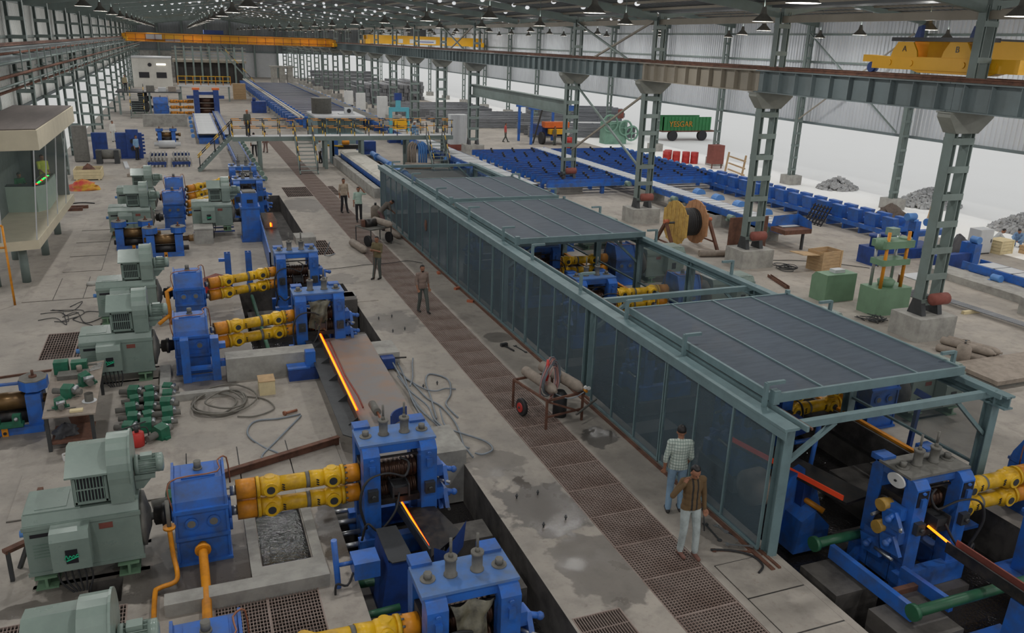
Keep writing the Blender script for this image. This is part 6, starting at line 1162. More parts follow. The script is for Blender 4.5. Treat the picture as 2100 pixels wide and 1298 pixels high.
    n = len(me.polygons); C = np.zeros(n*3); me.polygons.foreach_get('center', C); C = C.reshape(-1, 3); best = np.full(n, 9.); idx = np.zeros(n, int); labs = ['skin', 'shirt', 'trou', 'shoe', 'stripe']
    for p, q, r, lab in segs:
        p = np.array(p); d = np.array(q)-p; L2 = d@d; t = np.clip(((C-p)@d)/L2, 0, 1) if L2 > 1e-9 else np.zeros(n); dist = np.linalg.norm(C-(p+t[:, None]*d), axis=1)-r; m_ = dist < best; best[m_] = dist[m_]; idx[m_] = labs.index(lab)
    u_ = np.array(up_); rel = C-np.array(J['pel']); hh = rel@u_; rad = np.linalg.norm(rel-hh[:, None]*u_, axis=1)
    idx[(idx == 2) & (hh > -.07)] = 1; idx[(idx == 1) & (hh < -.07) & (rad < .2)] = 2
    if stripes is not None: idx[(idx == 1) & (np.abs(np.abs(C[:, 0])-.045) < .016) & (C[:, 1] < -.03)] = 4
    me.materials.clear()
    for m_ in (SKIN, shirt, trou, shoe or SHOE, stripes or shirt): me.materials.append(m_)
    me.polygons.foreach_set('material_index', idx.astype(np.int32)); me.polygons.foreach_set('use_smooth', [True]*n)
    t = link('person', me, None, label, 'person', group, None, loc, rz, None, (h/1.7,)*3)
    hm = B(); hm.ball((0, 0, 0), (.083, .098, .1), 14, 10); vs = []
    for v in hm.v:
        vv = Vector(v)
        if vv.y > .02 and vv.z < .045: vv = Vector((vv.x*.6, .02, max(vv.z, -.02)*.5+.02))   # open the face
        if vv.z < -.05: vv.z = -.05; vv.x *= .8; vv.y = min(vv.y, -.02)*.85
        vs.append(J['hed']+hs*vv.x+hf*(vv.y-.012)+hu*(vv.z+.036))
    hm.v = [tuple(v) for v in vs]; hm.mk('hair' if not hat else 'headgear', hat or hair, t)
    ey = B()
    for s_ in (-1, 1): ey.ball(tuple(J['hed']+hs*(s_*.03)+hf*.089+hu*.012), .009, 8, 6)
    ey.mk('eyes', HAIR, t)
    if beard: B().ball(tuple(J['hed']+hf*.05+hu*-.075), (.05, .05, .045), 10, 8).mk('beard', HAIR, t)
    return t
C_ = cloth
BRN = C_('brown', (104, 82, 54)); STRI = C_('dark_stripe', (44, 40, 36)); JEAN = C_('pale_jeans', (176, 186, 186), .5, 5); JEANB = C_('blue_jeans', (128, 156, 180), .3, 5); BLKT = C_('black', (44, 44, 48)); WSH = C_('white', (214, 212, 206)); GRYT = C_('grey_green', (84, 90, 86)); TAUP = C_('taupe', (134, 116, 106)); OLIV = C_('olive', (112, 102, 74)); LGRN = C_('mint', (176, 200, 186)); BEIG = C_('beige', (178, 162, 144)); YGRN = C_('lime', (196, 214, 60)); DGRN = C_('green', (30, 110, 62)); BLUS = C_('light_blue', (128, 164, 196)); REDS = C_('red', (190, 84, 80)); NAVT = C_('slate', (96, 112, 136))
PLD = plaidmat('mint', (196, 206, 198), (120, 140, 132)); PLR = plaidmat('maroon', (150, 120, 118), (96, 70, 78), 40, 0.5)
person('man in dark-striped brown shirt and pale jeans with one hand at his ear', (7.69, 10.45, 0), -.1, 1.78, dict(hed=(-.01, -.05, 1.57), elR=(-.37, -.03, 1.17), wrR=(-.22, -.1, 1.4), hdR=(-.14, -.06, 1.52), elL=(.24, .03, 1.1), wrL=(.25, -.02, .86), knR=(-.11, -.05, .5), anR=(-.12, -.01, .09), anL=(.1, -.12, .09), knL=(.1, -.1, .5)), BRN, JEAN, C_('flip_flop', (120, 84, 74)), 'long', .011, stripes=STRI, fingers=True)
person('man in mint plaid shirt and blue jeans seen from behind near the cage', (8.25, 11.75, 0), math.pi-.35, 1.8, dict(elR=(-.23, -.0, 1.1), wrR=(-.2, -.14, .92), elL=(.24, .03, 1.1), wrL=(.24, -.0, .86), anL=(.13, .08, .09)), PLD, JEANB, None, 'roll', .011, fingers=True)
person('bearded man in taupe shirt and grey-green trousers walking along the grating', (6.85, 25.0, 0), .15, 1.6, dict(knR=(-.1, -.02, .5), anR=(-.1, .12, .1), knL=(.1, -.16, .52), anL=(.12, -.22, .1), elR=(-.24, .0, 1.12), wrR=(-.22, -.1, .9)), TAUP, GRYT, None, 'roll', .013, beard=True, fingers=True)
person('worker in olive T-shirt holding a thin rod beside the grating', (6.3, 29.3, 0), -.75, 1.62, dict(elR=(-.22, -.05, 1.12), wrR=(-.12, -.24, 1.18), elL=(.22, -.06, 1.12), wrL=(.06, -.25, 1.2), anR=(-.12, -.1, .09)), OLIV, GRYT, None, 'short', .013, fingers=True)
B().tube([(6.12, 29.12, 1.1), (6.16, 29.05, .5), (6.1, 29.0, .05)], .009, 5).mk('thin_rod', RUST, label='thin hanging rod held by the worker in the olive T-shirt', cat='rod')
person('man in beige shirt and black trousers standing on the far grating', (7.35, 41.9, 0), .2, 1.75, dict(anL=(.14, -.08, .09), anR=(-.12, .06, .09)), BEIG, BLKT, None, 'roll', .015)
person('man in mint shirt with one hand raised to his head', (7.65, 39.6, 0), -.1, 1.7, dict(elL=(.34, .0, 1.36), wrL=(.14, -.03, 1.62), hdL=(.07, -.02, 1.68), anR=(-.1, -.1, .09)), LGRN, BLKT, None, 'short', .015)
person('man in grey shirt bending down at the cage beside a handcart', (8.35, 37.4, 0), math.pi/2+.2, 1.7, dict(pel=(0, .12, .92), che=(0, -.14, 1.15), nek=(0, -.3, 1.28), hed=(0, -.45, 1.3), shR=(-.17, -.26, 1.25), shL=(.17, -.26, 1.25), elR=(-.2, -.3, 1.0), wrR=(-.15, -.48, .85), elL=(.2, -.3, 1.0), wrL=(.16, -.5, .88), hiR=(-.09, .12, .9), hiL=(.09, .12, .9)), C_('grey_brown', (112, 104, 96)), PLR, None, 'roll', .015)
person('man in white shirt and black trousers walking under the footbridge', (4.75, 63.8, 0), math.pi, 1.75, dict(anL=(.12, -.18, .1), anR=(-.12, .16, .1), knL=(.11, -.14, .5)), WSH, BLKT, None, 'roll', .02)
person('worker in dusty pink clothes on the grating under the footbridge', (5.75, 66.0, 0), math.pi+.4, 1.65, dict(anL=(.1, -.15, .1)), C_('dusty_pink', (150, 118, 110)), C_('dusty_rose', (128, 104, 98)), None, 'roll', .022)
person('man in white shirt leaning in behind the footbridge stair', (8.9, 59.9, 0), 1.2, 1.68, dict(anL=(.16, -.1, .09)), WSH, BLKT, None, 'long', .02)
person('man in white shirt working at the blue pinch-roll unit', (9.35, 61.6, 0), 1.6, 1.68, None, WSH, NAVT, None, 'long', .02)
person('worker with orange headgear standing on the footbridge', (3.95, 57.5, 2.22), .3, 1.65, None, GRYT, BLKT, None, 'roll', .022, hat=mat('orange_helmet', (224, 110, 40)))
person('white-haired worker sitting on the end of the footbridge', (15.1, 57.6, 1.9), .6, 1.65, dict(pel=(0, 0, .5), che=(0, -.08, .8), nek=(0, -.12, .98), hed=(0, -.16, 1.14), shR=(-.17, -.1, .94), shL=(.17, -.1, .94), elR=(-.22, -.15, .68), wrR=(-.15, -.36, .62), elL=(.22, -.15, .68), wrL=(.15, -.36, .62), hiR=(-.09, 0, .46), hiL=(.09, 0, .46), knR=(-.12, -.38, .66), knL=(.12, -.38, .66), anR=(-.12, -.4, .38), anL=(.12, -.4, .38)), BLUS, NAVT, None, 'roll', .022, hair=WSH)
person('man in light blue shirt standing before the navy spare housing', (-3.15, 63.2, 0), .9, 1.68, None, BLUS, BLKT, None, 'roll', .02)
person('man in red shirt walking between the column and the blue gantry', (27.3, 71.0, 0), 1.0, 1.72, dict(anL=(.12, -.2, .1), anR=(-.1, .2, .1)), REDS, GRYT, None, 'roll', .025)
for i, (x, m_) in enumerate(((31.0, OLIV), (32.2, WSH))): person(('man in olive shirt standing by the single red drum', 'man in white shirt standing by the single red drum')[i], (x, 68.3, 0), .4-i, 1.65, None, m_, GRYT, None, 'roll', .025)
SQ_ = dict(pel=(0, .12, .28), che=(0, -.05, .52), nek=(0, -.16, .68), hed=(0, -.26, .8), shR=(-.17, -.13, .65), shL=(.17, -.13, .65), elR=(-.24, -.3, .48), wrR=(-.1, -.48, .36), elL=(.24, -.3, .48), wrL=(.1, -.48, .36), hiR=(-.09, .1, .27), hiL=(.09, .1, .27), knR=(-.17, -.28, .5), knL=(.17, -.28, .5), anR=(-.13, -.08, .09), anL=(.13, -.08, .09))
person('worker in pale grey squatting beside the pale crate', (36.0, 27.4, 0), .9, 1.65, SQ_, C_('pale_grey', (186, 188, 190)), NAVT, None, 'long', .02); person('worker in blue squatting opposite the one in grey', (37.2, 27.1, 0), -1.2, 1.65, SQ_, C_('mid_blue', (120, 150, 186)), GRYT, None, 'long', .02)
person('worker in white standing near the bright opening on the left', (-5.3, 74.2, 0), .6, 1.65, None, WSH, C_('white_t', (206, 206, 202)), None, 'long', .025); person('worker in white and red squatting near the bright opening', (-6.2, 71.5, 0), -.4, 1.65, SQ_, WSH, REDS, None, 'long', .025)
person('man in dark trousers standing on the roughing platform', (-5.4, 99.6, 2.4), .3, 1.68, None, C_('khaki', (150, 140, 110)), BLKT, None, 'roll', .03)
ST_ = dict(pel=(0, .05, .5), che=(0, -.04, .8), nek=(0, -.1, .98), hed=(0, -.17, 1.13), shR=(-.17, -.08, .94), shL=(.17, -.08, .94), elR=(-.22, -.2, .72), wrR=(-.14, -.42, .8), elL=(.22, -.2, .72), wrL=(.14, -.42, .8), hiR=(-.09, .05, .48), hiL=(.09, .05, .48), knR=(-.11, -.36, .5), knL=(.11, -.36, .5), anR=(-.11, -.34, .09), anL=(.11, -.34, .09))
person('operator in green shirt seated at the desk in the cabin', (-6.55, 38.9, 1.62), .5, 1.68, ST_, DGRN, BLKT, None, 'short', .02)
t = thing('operator_stool', 'dark stool under the operator in green in the cabin', 'stool', (-6.57, 38.98, 1.62)); B().cyl((0, 0, .36), (0, 0, .42), .2, n=14).mk('seat', BLKW, t); B().cyl((0, 0, 0), (0, 0, .36), .04, n=8).mk('leg', DKST, t); B().cyl((0, 0, 0), (0, 0, .03), .2, n=12).mk('foot', DKST, t)
person('operator in lime green shirt standing behind the desk in the cabin', (-5.75, 40.1, 1.64), .6, 1.75, dict(elR=(-.22, -.1, 1.15), wrR=(-.14, -.28, 1.0)), YGRN, BLKT, None, 'short', .02)
# ================================================================ CLUTTER NEAR THE MILL
# gas cylinder handcart in the foreground
t = thing('gas_cart', 'rusty angle-iron handcart with one red-hubbed wheel beside the cage gap', 'cart', (0, 0, 0))
fr = [(7.0, 17.15), (7.28, 15.75), (8.3, 15.95), (8.1, 17.3)]
for i in range(4): a_, b_ = fr[i], fr[(i+1) % 4]; B().bar((a_[0], a_[1], .72), (b_[0], b_[1], .72), .05).mk('frame_bar', RUST, t)
for x, y in fr: B().bar((x, y, 0), (x, y, .72), .05).mk('leg', RUST, t)
B().bar((7.28, 15.75, .3), (8.3, 15.95, .3), .04).mk('frame_bar', RUST, t); B().bar((7.28, 15.75, .7), (8.25, 15.9, .25), .04).mk('brace', RUST, t); B().bar((8.0, 15.65, .32), (8.75, 16.1, .42), .04).mk('handle', SCREW, t)
w = B().lathe([(-.05, .12), (-.05, .2), (-.03, .22), (.03, .22), (.05, .2), (.05, .12)], (7.02, 16.62, .22), (1, .15, 0), 20).mk('wheel', RUB, t); B().cyl((6.95, 16.61, .22), (7.09, 16.63, .22), .12, n=14).mk('wheel_hub', RED, w); B().cyl((6.93, 16.61, .22), (7.11, 16.63, .22), .03, n=8).mk('axle_end', DKST, w)
gascyl(B(), (7.35, 15.95+1.35, .87), (7.55, 15.85, .87), .125).mk('gas_cylinder', CYL, label='dusty gas cylinder lying on the foreground cart under the hose coil', cat='cylinder')
gascyl(B(), (7.85, 17.4, .89), (8.2, 15.75, .89), .14).mk('gas_cylinder', CYL, label='larger dusty gas cylinder with brass valve lying on the foreground cart', cat='cylinder')
t = thing('valve_regulator', 'brass regulator with two white gauges on the cart cylinder', 'regulator', (8.22, 15.68, .89)); B().cyl((0, .06, 0), (0, -.06, 0), .035, n=8).mk('brass_body', ORA, t)
for x, z in ((.06, .07), (-.03, .1)): B().cyl((x, -.03, z), (x, -.06, z), .045, n=12).mk('gauge', WHITE, t)
B().lathe([(0, .17), (.55, .17), (.65, .1)], (7.9, 16.35, .0), (0, 0, 1), 16).mk('lpg_bottle', DKST, label='dark squat gas bottle standing inside the foreground cart', cat='bottle')
t = thing('hose_coil', 'tangled coil of pink and grey gas hose hung on the foreground cart', 'hose', (0, 0, 0)); rn = random.Random(3)
for k in range(13):
    r1, r2 = rn.uniform(.26, .4), rn.uniform(.34, .48); cx, cy, cz = 7.58+rn.uniform(-.08, .08), 16.3+rn.uniform(-.1, .1), 1.02+rn.uniform(-.08, .08)
    B().tube([(cx+r1*math.cos(a)*.8, cy+r1*math.cos(a)*.55+.05*math.sin(2*a), cz+r2*math.sin(a)) for a in [6.28*i/16 for i in range(16)]], .014, 5, closed=True).mk('hose_loop', mat('pink_hose', (176, 130, 126), .5, dirt=.2) if k % 2 else HOSE, t)
B().cyl((7.42, 16.15, 1.05), (7.46, 16.2, 1.55), .05, .035, n=8).mk('orange_torch_bag', RED, t); B().tube(smooth([(7.6, 16.0, .75), (7.8, 15.8, .7), (8.0, 15.75, .72), (8.2, 15.7, .85)], 5), .014, 5).mk('hose_loop', HOSE, t)
# second cart
t = thing('service_cart', 'steel service cart with motor and wheels in the middle of the grating', 'cart', (0, 0, 0)); f2 = [(6.65, 35.2), (7.1, 34.2), (8.1, 34.7), (7.8, 35.6)]
for i in range(4): a_, b_ = f2[i], f2[(i+1) % 4]; B().bar((a_[0], a_[1], .75), (b_[0], b_[1], .75), .06).mk('frame_bar', SCREW, t); B().bar((a_[0], a_[1], 0), (a_[0], a_[1], .75), .04).mk('leg', DKST, t)
B().pri([(6.7, 35.15), (7.12, 34.28), (8.05, 34.72), (7.75, 35.5)], 'z', .72, .75).mk('tray', SCREW, t)
for x, y in ((7.0, 34.35), (8.05, 34.9)): B().lathe([(-.05, .1), (-.05, .24), (.05, .24), (.05, .1)], (x, y, .25), (.9, .4, 0), 16).mk('wheel', RUB, t)
B().cyl((7.0, 34.9, .9), (7.5, 35.1, .9), .18, n=12).mk('motor', DARK, t); B().box(6.85, 7.0, 34.85, 35.1, .75, 1.05).mk('switch_box', RUST, t)
gascyl(B(), (7.5, 35.4, .95), (8.0, 34.1, .95), .15).mk('gas_cylinder', CYL, label='fat dusty cylinder lying on top of the service cart', cat='cylinder')
gascyl(B(), (8.45, 36.9, .14), (8.65, 35.3, .14), .14).mk('gas_cylinder', CYL, label='dusty cylinder leaning on the floor between cart and cage', cat='cylinder'); gascyl(B(), (6.38, 34.7, .16), (6.62, 33.0, .16), .16).mk('gas_cylinder', CYL, label='dusty cylinder lying alone at the edge of the grating', cat='cylinder')
t = thing('floor_gas_bottle', 'squat brown gas bottle standing at the end of the cage', 'bottle', (8.65, 40.4, 0)); B().lathe([(0, .2), (.02, .24), (.5, .24), (.62, .12)], (0, 0, 0), (0, 0, 1), 16).mk('vessel', CYL, t); B().cyl((0, 0, .6), (0, 0, .75), .06, n=8).mk('valve', DKST, t)
# hoses on the floor
def hose(lab, pts, r=.022, m=None): B().tube(smooth(pts, 6), r, 6).mk('floor_hose', m or HOSE, label=lab, cat='hose')
z = .03
hose('grey hose looping widely from the runout plate toward the walkway', [(4.75, 20.6, z), (5.0, 19.2, z), (5.1, 18.2, z), (5.3, 17.6, z), (5.35, 16.6, z), (5.2, 15.6, z), (5.1, 15.2, z)])
hose('grey hose with a hairpin bend beside the runout plate', [(5.0, 17.0, z), (5.2, 18.2, z), (5.35, 19.2, z), (5.6, 19.7, z), (5.95, 19.2, z), (5.75, 18.3, z), (5.45, 17.7, z), (5.5, 16.9, z)])
hose('long grey hose ending in an open hook on the concrete', [(4.7, 18.2, .05), (4.8, 17.2, .05), (5.0, 16.5, .05), (5.35, 16.0, .05), (5.7, 15.5, .05), (5.72, 15.1, .05), (5.45, 14.95, .05), (5.3, 15.05, .05)])
hose('straight stiff grey hose leaning across the hose tangle', [(4.72, 20.9, .3), (4.75, 19.3, .12), (4.75, 17.8, .06), (4.9, 16.6, .06), (5.15, 15.4, .06)])
hose('grey hose running parallel along the runout plate edge', [(4.95, 21.0, .1), (4.9, 19.8, .06), (4.7, 18.2, .08), (4.68, 17.0, .08), (4.85, 15.9, .08), (5.25, 15.3, .05)])
hose('grey hose crossing under the hairpin bend', [(4.9, 19.6, .04), (5.15, 18.8, .05), (5.4, 18.5, .06), (5.7, 18.6, .05), (5.95, 18.5, .04)], .02)
hose('grey hose bunched against the runout plate, innermost of the tangle', [(4.7, 19.6, .12), (4.78, 18.6, .09), (4.95, 17.6, .1), (4.9, 16.8, .1), (5.05, 16.0, .08), (5.0, 15.3, .06)])
hose('short grey hose stub poking out of the tangle toward the grating', [(4.85, 18.9, .1), (5.1, 19.6, .06), (5.3, 20.4, .05), (5.45, 20.9, .05)], .02)
hose('grey hose curling over the corner of the concrete upstand', [(5.2, 17.4, .08), (5.05, 16.6, .1), (5.0, 15.9, .2), (5.12, 15.4, .12), (5.2, 14.9, .04)])
hose('grey hose arcing over the pit edge behind the second stand', [(4.9, 31.4, 1.0), (4.85, 31.8, .6), (4.8, 32.2, .3), (5.1, 33.0, .05), (5.4, 33.3, .05)])
for i, (cx, cy, r) in enumerate(((.25, 19.4, .62), (.1, 19.3, .5), (.35, 19.5, .72), (.2, 19.25, .58), (.4, 19.3, .45))):
    rn = random.Random(i); B().tube([(cx+r*1.0*math.cos(a)*(1+.08*math.sin(3*a+i)), cy+r*1.2*math.sin(a), .03+.03*i+.02*math.sin(2*a)) for a in [6.28*k/26 for k in range(26)]], .022, 6, closed=True).mk('coiled_hose', mat('dusty_hose', (116, 112, 104), .6, dirt=.3, scale=6), label='dusty hose loop in the coil pile before the trestle stand', cat='hose', group='coiled hoses on the floor')
hose('dusty hose trailing from the coil pile in a wide arc', [(.9, 19.6, z), (1.3, 19.3, z), (1.45, 18.7, z), (1.0, 18.4, z), (.6, 18.5, z)], .018, MATS['dusty_hose']); hose('grey hose drawing an eight on the slabs before the leaning channel', [(2.0, 18.2, z), (1.5, 18.1, z), (.95, 18.1, z), (.75, 17.5, z), (1.0, 16.8, z), (1.3, 16.3, .05), (1.1, 16.1, .05), (.95, 16.3, .05), (1.3, 16.9, .05), (1.7, 17.6, z), (2.0, 18.1, z)], .022)
hose('thin curved hose lying on the near grating', [(-3.9, 11.3, .03), (-3.2, 11.4, .03), (-2.6, 11.3, .03), (-2.2, 10.8, .03)], .03, HOSE); hose('black cable running across the floor to the grating', [(3.9, 31.2, z), (4.6, 31.0, z), (5.4, 31.1, z), (6.3, 31.3, z), (7.2, 31.3, z), (8.0, 31.5, z), (8.5, 31.0, z)], .012, RUB)
hose('stiff black hose ending beside the wrench group', [(8.15, 10.35, z), (8.5, 10.2, z), (8.75, 9.95, z), (8.75, 9.65, z), (8.55, 9.5, z)], .02, RUB)
# spanners near the man in brown
def wrench(lab, p, q, m, l=.45):
    d = (Vector(q)-Vector(p)).normalized(); t = thing('spanner', lab, 'spanner', p); t.rotation_euler = (0, 0, math.atan2(d.y, d.x)); B().box(0, l, -.016, .016, 0, .014).mk('shank', m, t); B().pri([(-.05, -.045), (.02, -.05), (.04, 0), (.02, .05), (-.05, .045), (-.02, .02), (-.01, 0), (-.02, -.02)], 'z', 0, .018).mk('open_jaw', m, t); B().pri([(l+.03+.045*math.cos(a), .045*math.sin(a)) for a in [i*.785 for i in range(8)]], 'z', 0, .018).mk('ring_end', m, t)
wrench('dark open spanner lying apart on the oily floor patch', (8.55, 11.1, .005), (8.5, 10.6, 0), DKST, .5); wrench('bright spanner pointing at the cage track', (8.72, 11.0, .005), (8.85, 10.45, 0), BRT, .5); wrench('bright spanner below the first bright one', (8.78, 10.75, .005), (8.95, 10.3, 0), BRT, .4); wrench('bright ring spanner crossing the black hose', (8.5, 10.35, .06), (8.9, 10.15, 0), BRT, .4); wrench('long dark bar spanner beside the black hose', (8.22, 10.33, .005), (8.8, 10.1, 0), RUST, .6)
B().cyl((0, 0, 0), (.03, -.05, -.42), .014, n=6).box(-.03, .03, -.03, .03, -.03, .03).mk('held_spanner', DKST, label='dark spanner hanging in the hand of the man in brown', cat='spanner', loc=(7.95, 10.42, .86))
t = thing('sledge_hammer', 'short dark hammer lying on the concrete beside the grating', 'hammer', (8.3, 21.2, 0)); B().bar((0, 0, .03), (.12, -.5, .03), .035).mk('handle', DKST, t); B().cb((0, 0, .05), (.22, .09, .09), .2).mk('head', DKST, t)
wrench('dark spanner lying against the cage track', (8.62, 21.1, .005), (8.75, 20.4, 0), DKST, .55)
for i, (x, y) in enumerate(((8.75, 27.2), (8.7, 29.4), (8.72, 25.6))): B().cb((0, 0, .04), (.22, .1, .08), .5+i).mk('brick', BRICK, label=('orange brick lying by the cage track', 'brown brick lying below the oval hand hole', 'red brick lying near the walking man')[i], cat='brick', loc=(x, y, 0))
# workbench with parts
wb = thing('workbench', 'steel workbench crowded with green roll guides', 'workbench', (0, 0, 0)); B().pri([(-3.25, 17.85), (-2.25, 17.8), (-2.3, 21.0), (-3.4, 20.7)], 'z', .8, .83).mk('top', CYL, wb)
for x, y in ((-3.2, 17.95), (-2.35, 17.95), (-2.4, 20.8), (-3.3, 20.6)): B().bar((x, y, 0), (x, y, .8), .07).mk('leg', DKST, wb)
B().box(-3.2, -2.4, 18.0, 18.9, .12, .15).mk('lower_shelf', RUST, wb)
def guide(lab, x, y, z_, rz, s=1., grp=None):
    t = thing('roller_guide', lab, 'roller guide', (x, y, z_), rz, grp); t.scale = (s,)*3; B().pri([(-.1, 0), (.1, 0), (.09, .12), (.03, .2), (-.09, .16)], 'y', -.08, .08).mk('housing', DKGRN, t); B().cyl((0, -.2, .08), (0, .24, .08), .05, n=8).mk('nose_tube', SCREW, t); B().cyl((-.07, -.1, .13), (.07, -.1, .13), .04, n=8).mk('guide_roller', BRT, t); B().box(-.14, .14, -.04, .04, 0, .03).mk('foot_plate', DKGRN, t)
guide('green roller guide with tall block on the bench corner', -2.55, 19.5, .83, .4, 1.5); guide('green guide with square mouth in the bench middle', -2.85, 18.9, .83, 1.2, 1.4); guide('dark green guide near the bench front edge', -2.95, 18.3, .83, .2, 1.2)
t = thing('bench_vice', 'dark teal bench vice at the rear of the workbench', 'vice', (-3.0, 20.4, .83)); B().box(-.3, .0, -.12, .12, 0, .3).mk('fixed_jaw', DKGRN, t); B().box(.06, .4, -.12, .12, 0, .26).mk('moving_jaw', DKGRN, t); B().cyl((.3, 0, .14), (.6, 0, .14), .03, n=8).mk('screw', SCREW, t)
B().box(-3.2, -2.55, 19.9, 20.25, .83, .93).mk('surface_plate', SCREW, label='thick grey surface plate lying on the workbench', cat='plate')
t = thing('oil_can', 'grey open tin on the workbench corner', 'tin', (-2.42, 18.5, .83)); B().lathe([(0, .09), (.18, .09)], (0, 0, 0), (0, 0, 1), 14, cap=False).mk('tin_wall', SCREW, t); B().cyl((0, 0, 0), (0, 0, .01), .15, n=14).mk('saucer', LGREY, t)
B().cyl((-2.75, 20.15, .93), (-2.75, 20.15, 1.06), .06, n=12).mk('small_tin', CYL, label='small dusty tin on the surface plate', cat='tin')
B().box(-2.75, -2.5, 17.95, 18.08, .83, .87).mk('wood_block', PALE, label='pale drilled block on the workbench front edge', cat='block')
for i in range(3): B().cyl((0, 0, 0), (.55-.1*i, .1*i, 0), .012, n=6).mk('steel_rod', SCREW, label=('long rod across the bench front', 'shorter rod behind the long one', 'rod beside the vice')[i], cat='rod', loc=(-3.2+.1*i, 18.2+(.5*i if i < 2 else 2.0), .845))
for i in range(5): B().box(0, .3-.03*i, -.015, .015, 0, .012).mk('bench_spanner', BRT, label='bright spanner in the row on the bench end', cat='spanner', group='spanners on the bench', loc=(-2.6+.03*i, 20.3+.11*i, .832), rz=.5)
t = thing('scrap_tub', 'rusty steel tub under the workbench', 'tub', (-2.75, 19.3, 0)); B().lathe([(0, .2), (.28, .26)], (0, 0, 0), (0, 0, 1), 14, cap=False).mk('tub_wall', RUST, t); B().cyl((0, 0, 0), (0, 0, .15), .19, n=14).mk('tub_fill', DARK, t)
heap('rag_heap', 'dark oily rags heaped under the workbench', 'rags', (-2.95, 18.5, .15), (.25, .3), TARP, h=.22, seed=21)
t = thing('paint_pail', 'small white pail standing before the workbench leg', 'pail', (-2.85, 17.45, 0)); B().lathe([(0, .07), (.14, .08)], (0, 0, 0), (0, 0, 1), 12, cap=False).mk('pail_wall', WHITE, t); B().cyl((0, 0, 0), (0, 0, .1), .068, n=12).mk('pail_fill', CYL, t)
t = thing('grease_pump', 'red grease pump with long handle on the floor', 'grease pump', (-1.5, 17.7, 0)); B().lathe([(0, .13), (.02, .14), (.3, .14), (.32, .1)], (0, 0, 0), (0, 0, 1), 16).mk('drum', RED, t); B().cyl((0, 0, .32), (0, 0, .48), .045, n=8).mk('pump_head', DKST, t); B().bar((-.45, -.05, .4), (.2, .05, .52), .025).mk('handle', DKST, t); B().tube(smooth([(0, 0, .4), (.2, 0, .4), (.22, 0, .15), (.15, 0, .02)], 4), .014, 5).mk('grease_hose', RUB, t)
rn = random.Random(9)
for i in range(15):
    k = i % 3; row = i//3; guide('green roller guide laid out in rows on the floor before the hoses', -1.68+.38*k+rn.uniform(-.05, .05), 20.5-row*.5+rn.uniform(-.05, .05), 0, rn.uniform(1.2, 1.9), rn.uniform(1.15, 1.45), 'roller guides on the floor')
guide('detached green guide lying beyond the rows, near the red grease pump', -1.05, 17.95, 0, 2.4, 1.6)
for i, (x, y) in enumerate(((-.55, 15.2), (-.75, 14.9))): guide(('dark green guide standing behind the front motor fan', 'dark green guide leaning behind the front motor fan')[i], x, y, 0, .8+i, 1.7)
B().bar((0, 0, .1), (2.75, .95, .1), .03, .2).bar((0, -.02, .2), (2.75, .93, .2), .12, .02).mk('leaning_channel', RUST, label='long rusty channel lying across the slabs behind the front gearbox', cat='channel', loc=(-.15, 15.5, 0))
t = thing('wooden_box', 'small yellowish wooden box before the kerb wall', 'box', (1.2, 19.6, 0)); B().box(0, .38, 0, .45, 0, .36).mk('box_body', PALE, t); B().box(-.01, .39, -.01, .46, .36, .38).mk('lid', WOOD, t)
B().cyl((0, 0, .05), (.3, .1, .05), .035, n=8).cyl((-.02, -.01, .05), (.02, .01, .05), .06, n=8).mk('loose_bolt', COPP, label='big copper-brown bolt lying alone on the floor', cat='bolt', loc=(1.65, 18.3, 0))
t = thing('blue_jack_base', 'blue steel base bracket beside the runout plate', 'bracket', (2.0, 20.3, 0)); B().box(0, .75, 0, .35, 0, .32).mk('base_box', NAVY, t); B().box(.45, .7, .05, .3, .32, .75).mk('upright', BLUE, t); B().box(-.02, .55, -.02, .37, .32, .36).mk('top_rim', BLUE, t)
t = thing('blue_jack_base', 'blue steel bracket sticking out past the far side of the runout plate', 'bracket', (4.45, 20.3, 0)); B().box(0, .35, 0, .5, .05, .35).mk('base_box', NAVY, t); B().cyl((.35, .2, .28), (.7, .15, .28), .025, n=6).mk('rod', DARK, t)
t = thing('steel_trestle', 'rusty welded trestle bracket beside the front motor', 'trestle', (-3.25, 13.3, 0)); B().bar((0, 0, .55), (.35, .25, .55), .12, .06).mk('top', RUST, t); B().bar((.05, 0, 0), (.05, 0, .55), .06).mk('leg', DKST, t); B().bar((.1, .35, 0), (.3, .2, .5), .06).mk('leg', DKST, t)
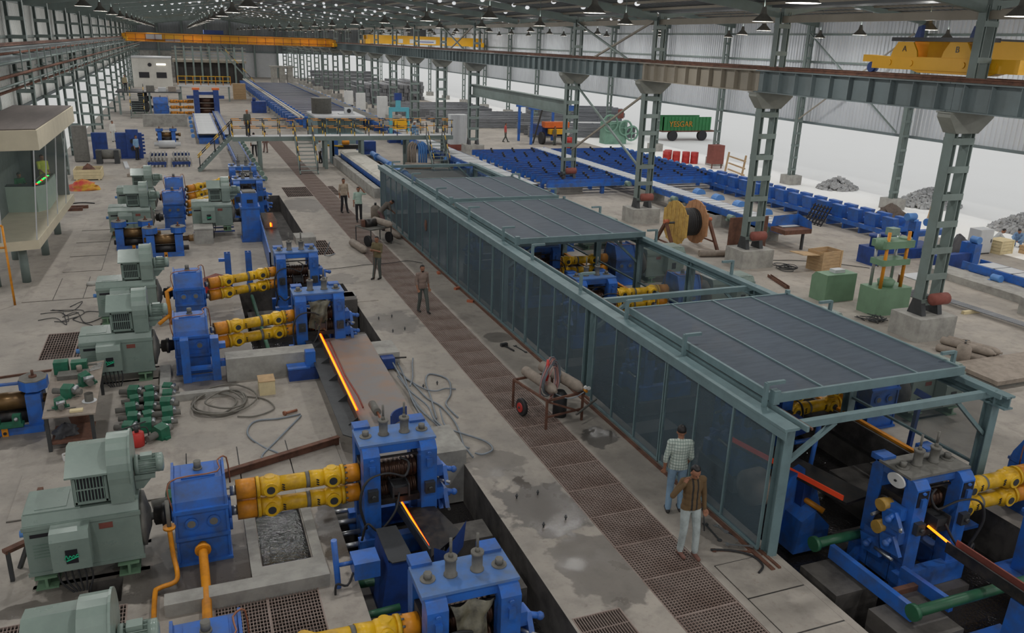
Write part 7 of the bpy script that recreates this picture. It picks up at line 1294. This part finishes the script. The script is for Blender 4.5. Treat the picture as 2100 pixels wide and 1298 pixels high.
B().bar((0, 0, 0), (.03, .0, .75), .09, .12).mk('rust_post', RUST, label='short rusty channel post behind the front motor', cat='post', loc=(-2.95, 14.9, 0))
for i in range(8): x = -4.3+rn.uniform(-.4, .8); y = 27.5+rn.uniform(-.8, .8); B().tube(smooth([(x, y, .02), (x+rn.uniform(.2, .6), y+rn.uniform(-.4, .4), .03), (x+rn.uniform(.3, 1.), y+rn.uniform(-.8, .8), .02), (x+rn.uniform(.2, 1.4), y+rn.uniform(-.9, .9), .02)], 5), .012, 5).mk('floor_cable', RUB, label='thin black cable in the tangle on the slabs by the left motors', cat='cable', group='tangled cables on the floor')
for i in range(7): x = 22.9+rn.uniform(-.15, .15); y = 26.6+rn.uniform(-.3, .3); B().tube([(x+.3*math.cos(a)*(1+.2*math.sin(2*a+i)), y+.35*math.sin(a), .03+.02*i) for a in [6.28*k/14 for k in range(14)]], .015, 5, closed=True).mk('wire_coil', DKST, label='dark wire loop in the tangle beside the column pedestal', cat='wire', group='wire tangle by the pedestal')
B().tube(smooth([(26.5, 25.6, z), (25.5, 26.6, z), (24.2, 27.5, z), (23.0, 27.9, z), (22.5, 29, z)], 5), .015, 5).mk('floor_cable', RUB, label='long black cable crossing the right bay floor to the hydraulic tank', cat='cable')
B().bar((-5.0, 22.6, .03), (-3.1, 22.9, .03), .05, .05).mk('floor_bar', RUST, label='rusty bar lying on the slabs left of the second motor', cat='bar'); B().lathe([(0, .2), (.1, .17)], (-3.45, 31.0, .02), (0, 0, 1), 14).mk('concrete_disc', CONC, label='small round concrete cap on the floor behind the left motors', cat='cap'); B().cb((-2.95, 30.0, .05), (.16, .1, .08)).mk('brick', BRICK, label='orange brick lying alone behind the left motors', cat='brick')
t = thing('nameplate', 'black nameplate with white print on the stand with the white dial', 'plate', (11.85, 9.13, 1.48)); B().box(-.16, .16, -.02, 0, -.1, .1).mk('plate', BLKW, t); link('lettering', textmesh('PPSM', .1, CHALK, .003), t, loc=(0, -.025, -.01), rot=(math.pi/2, 0, 0))
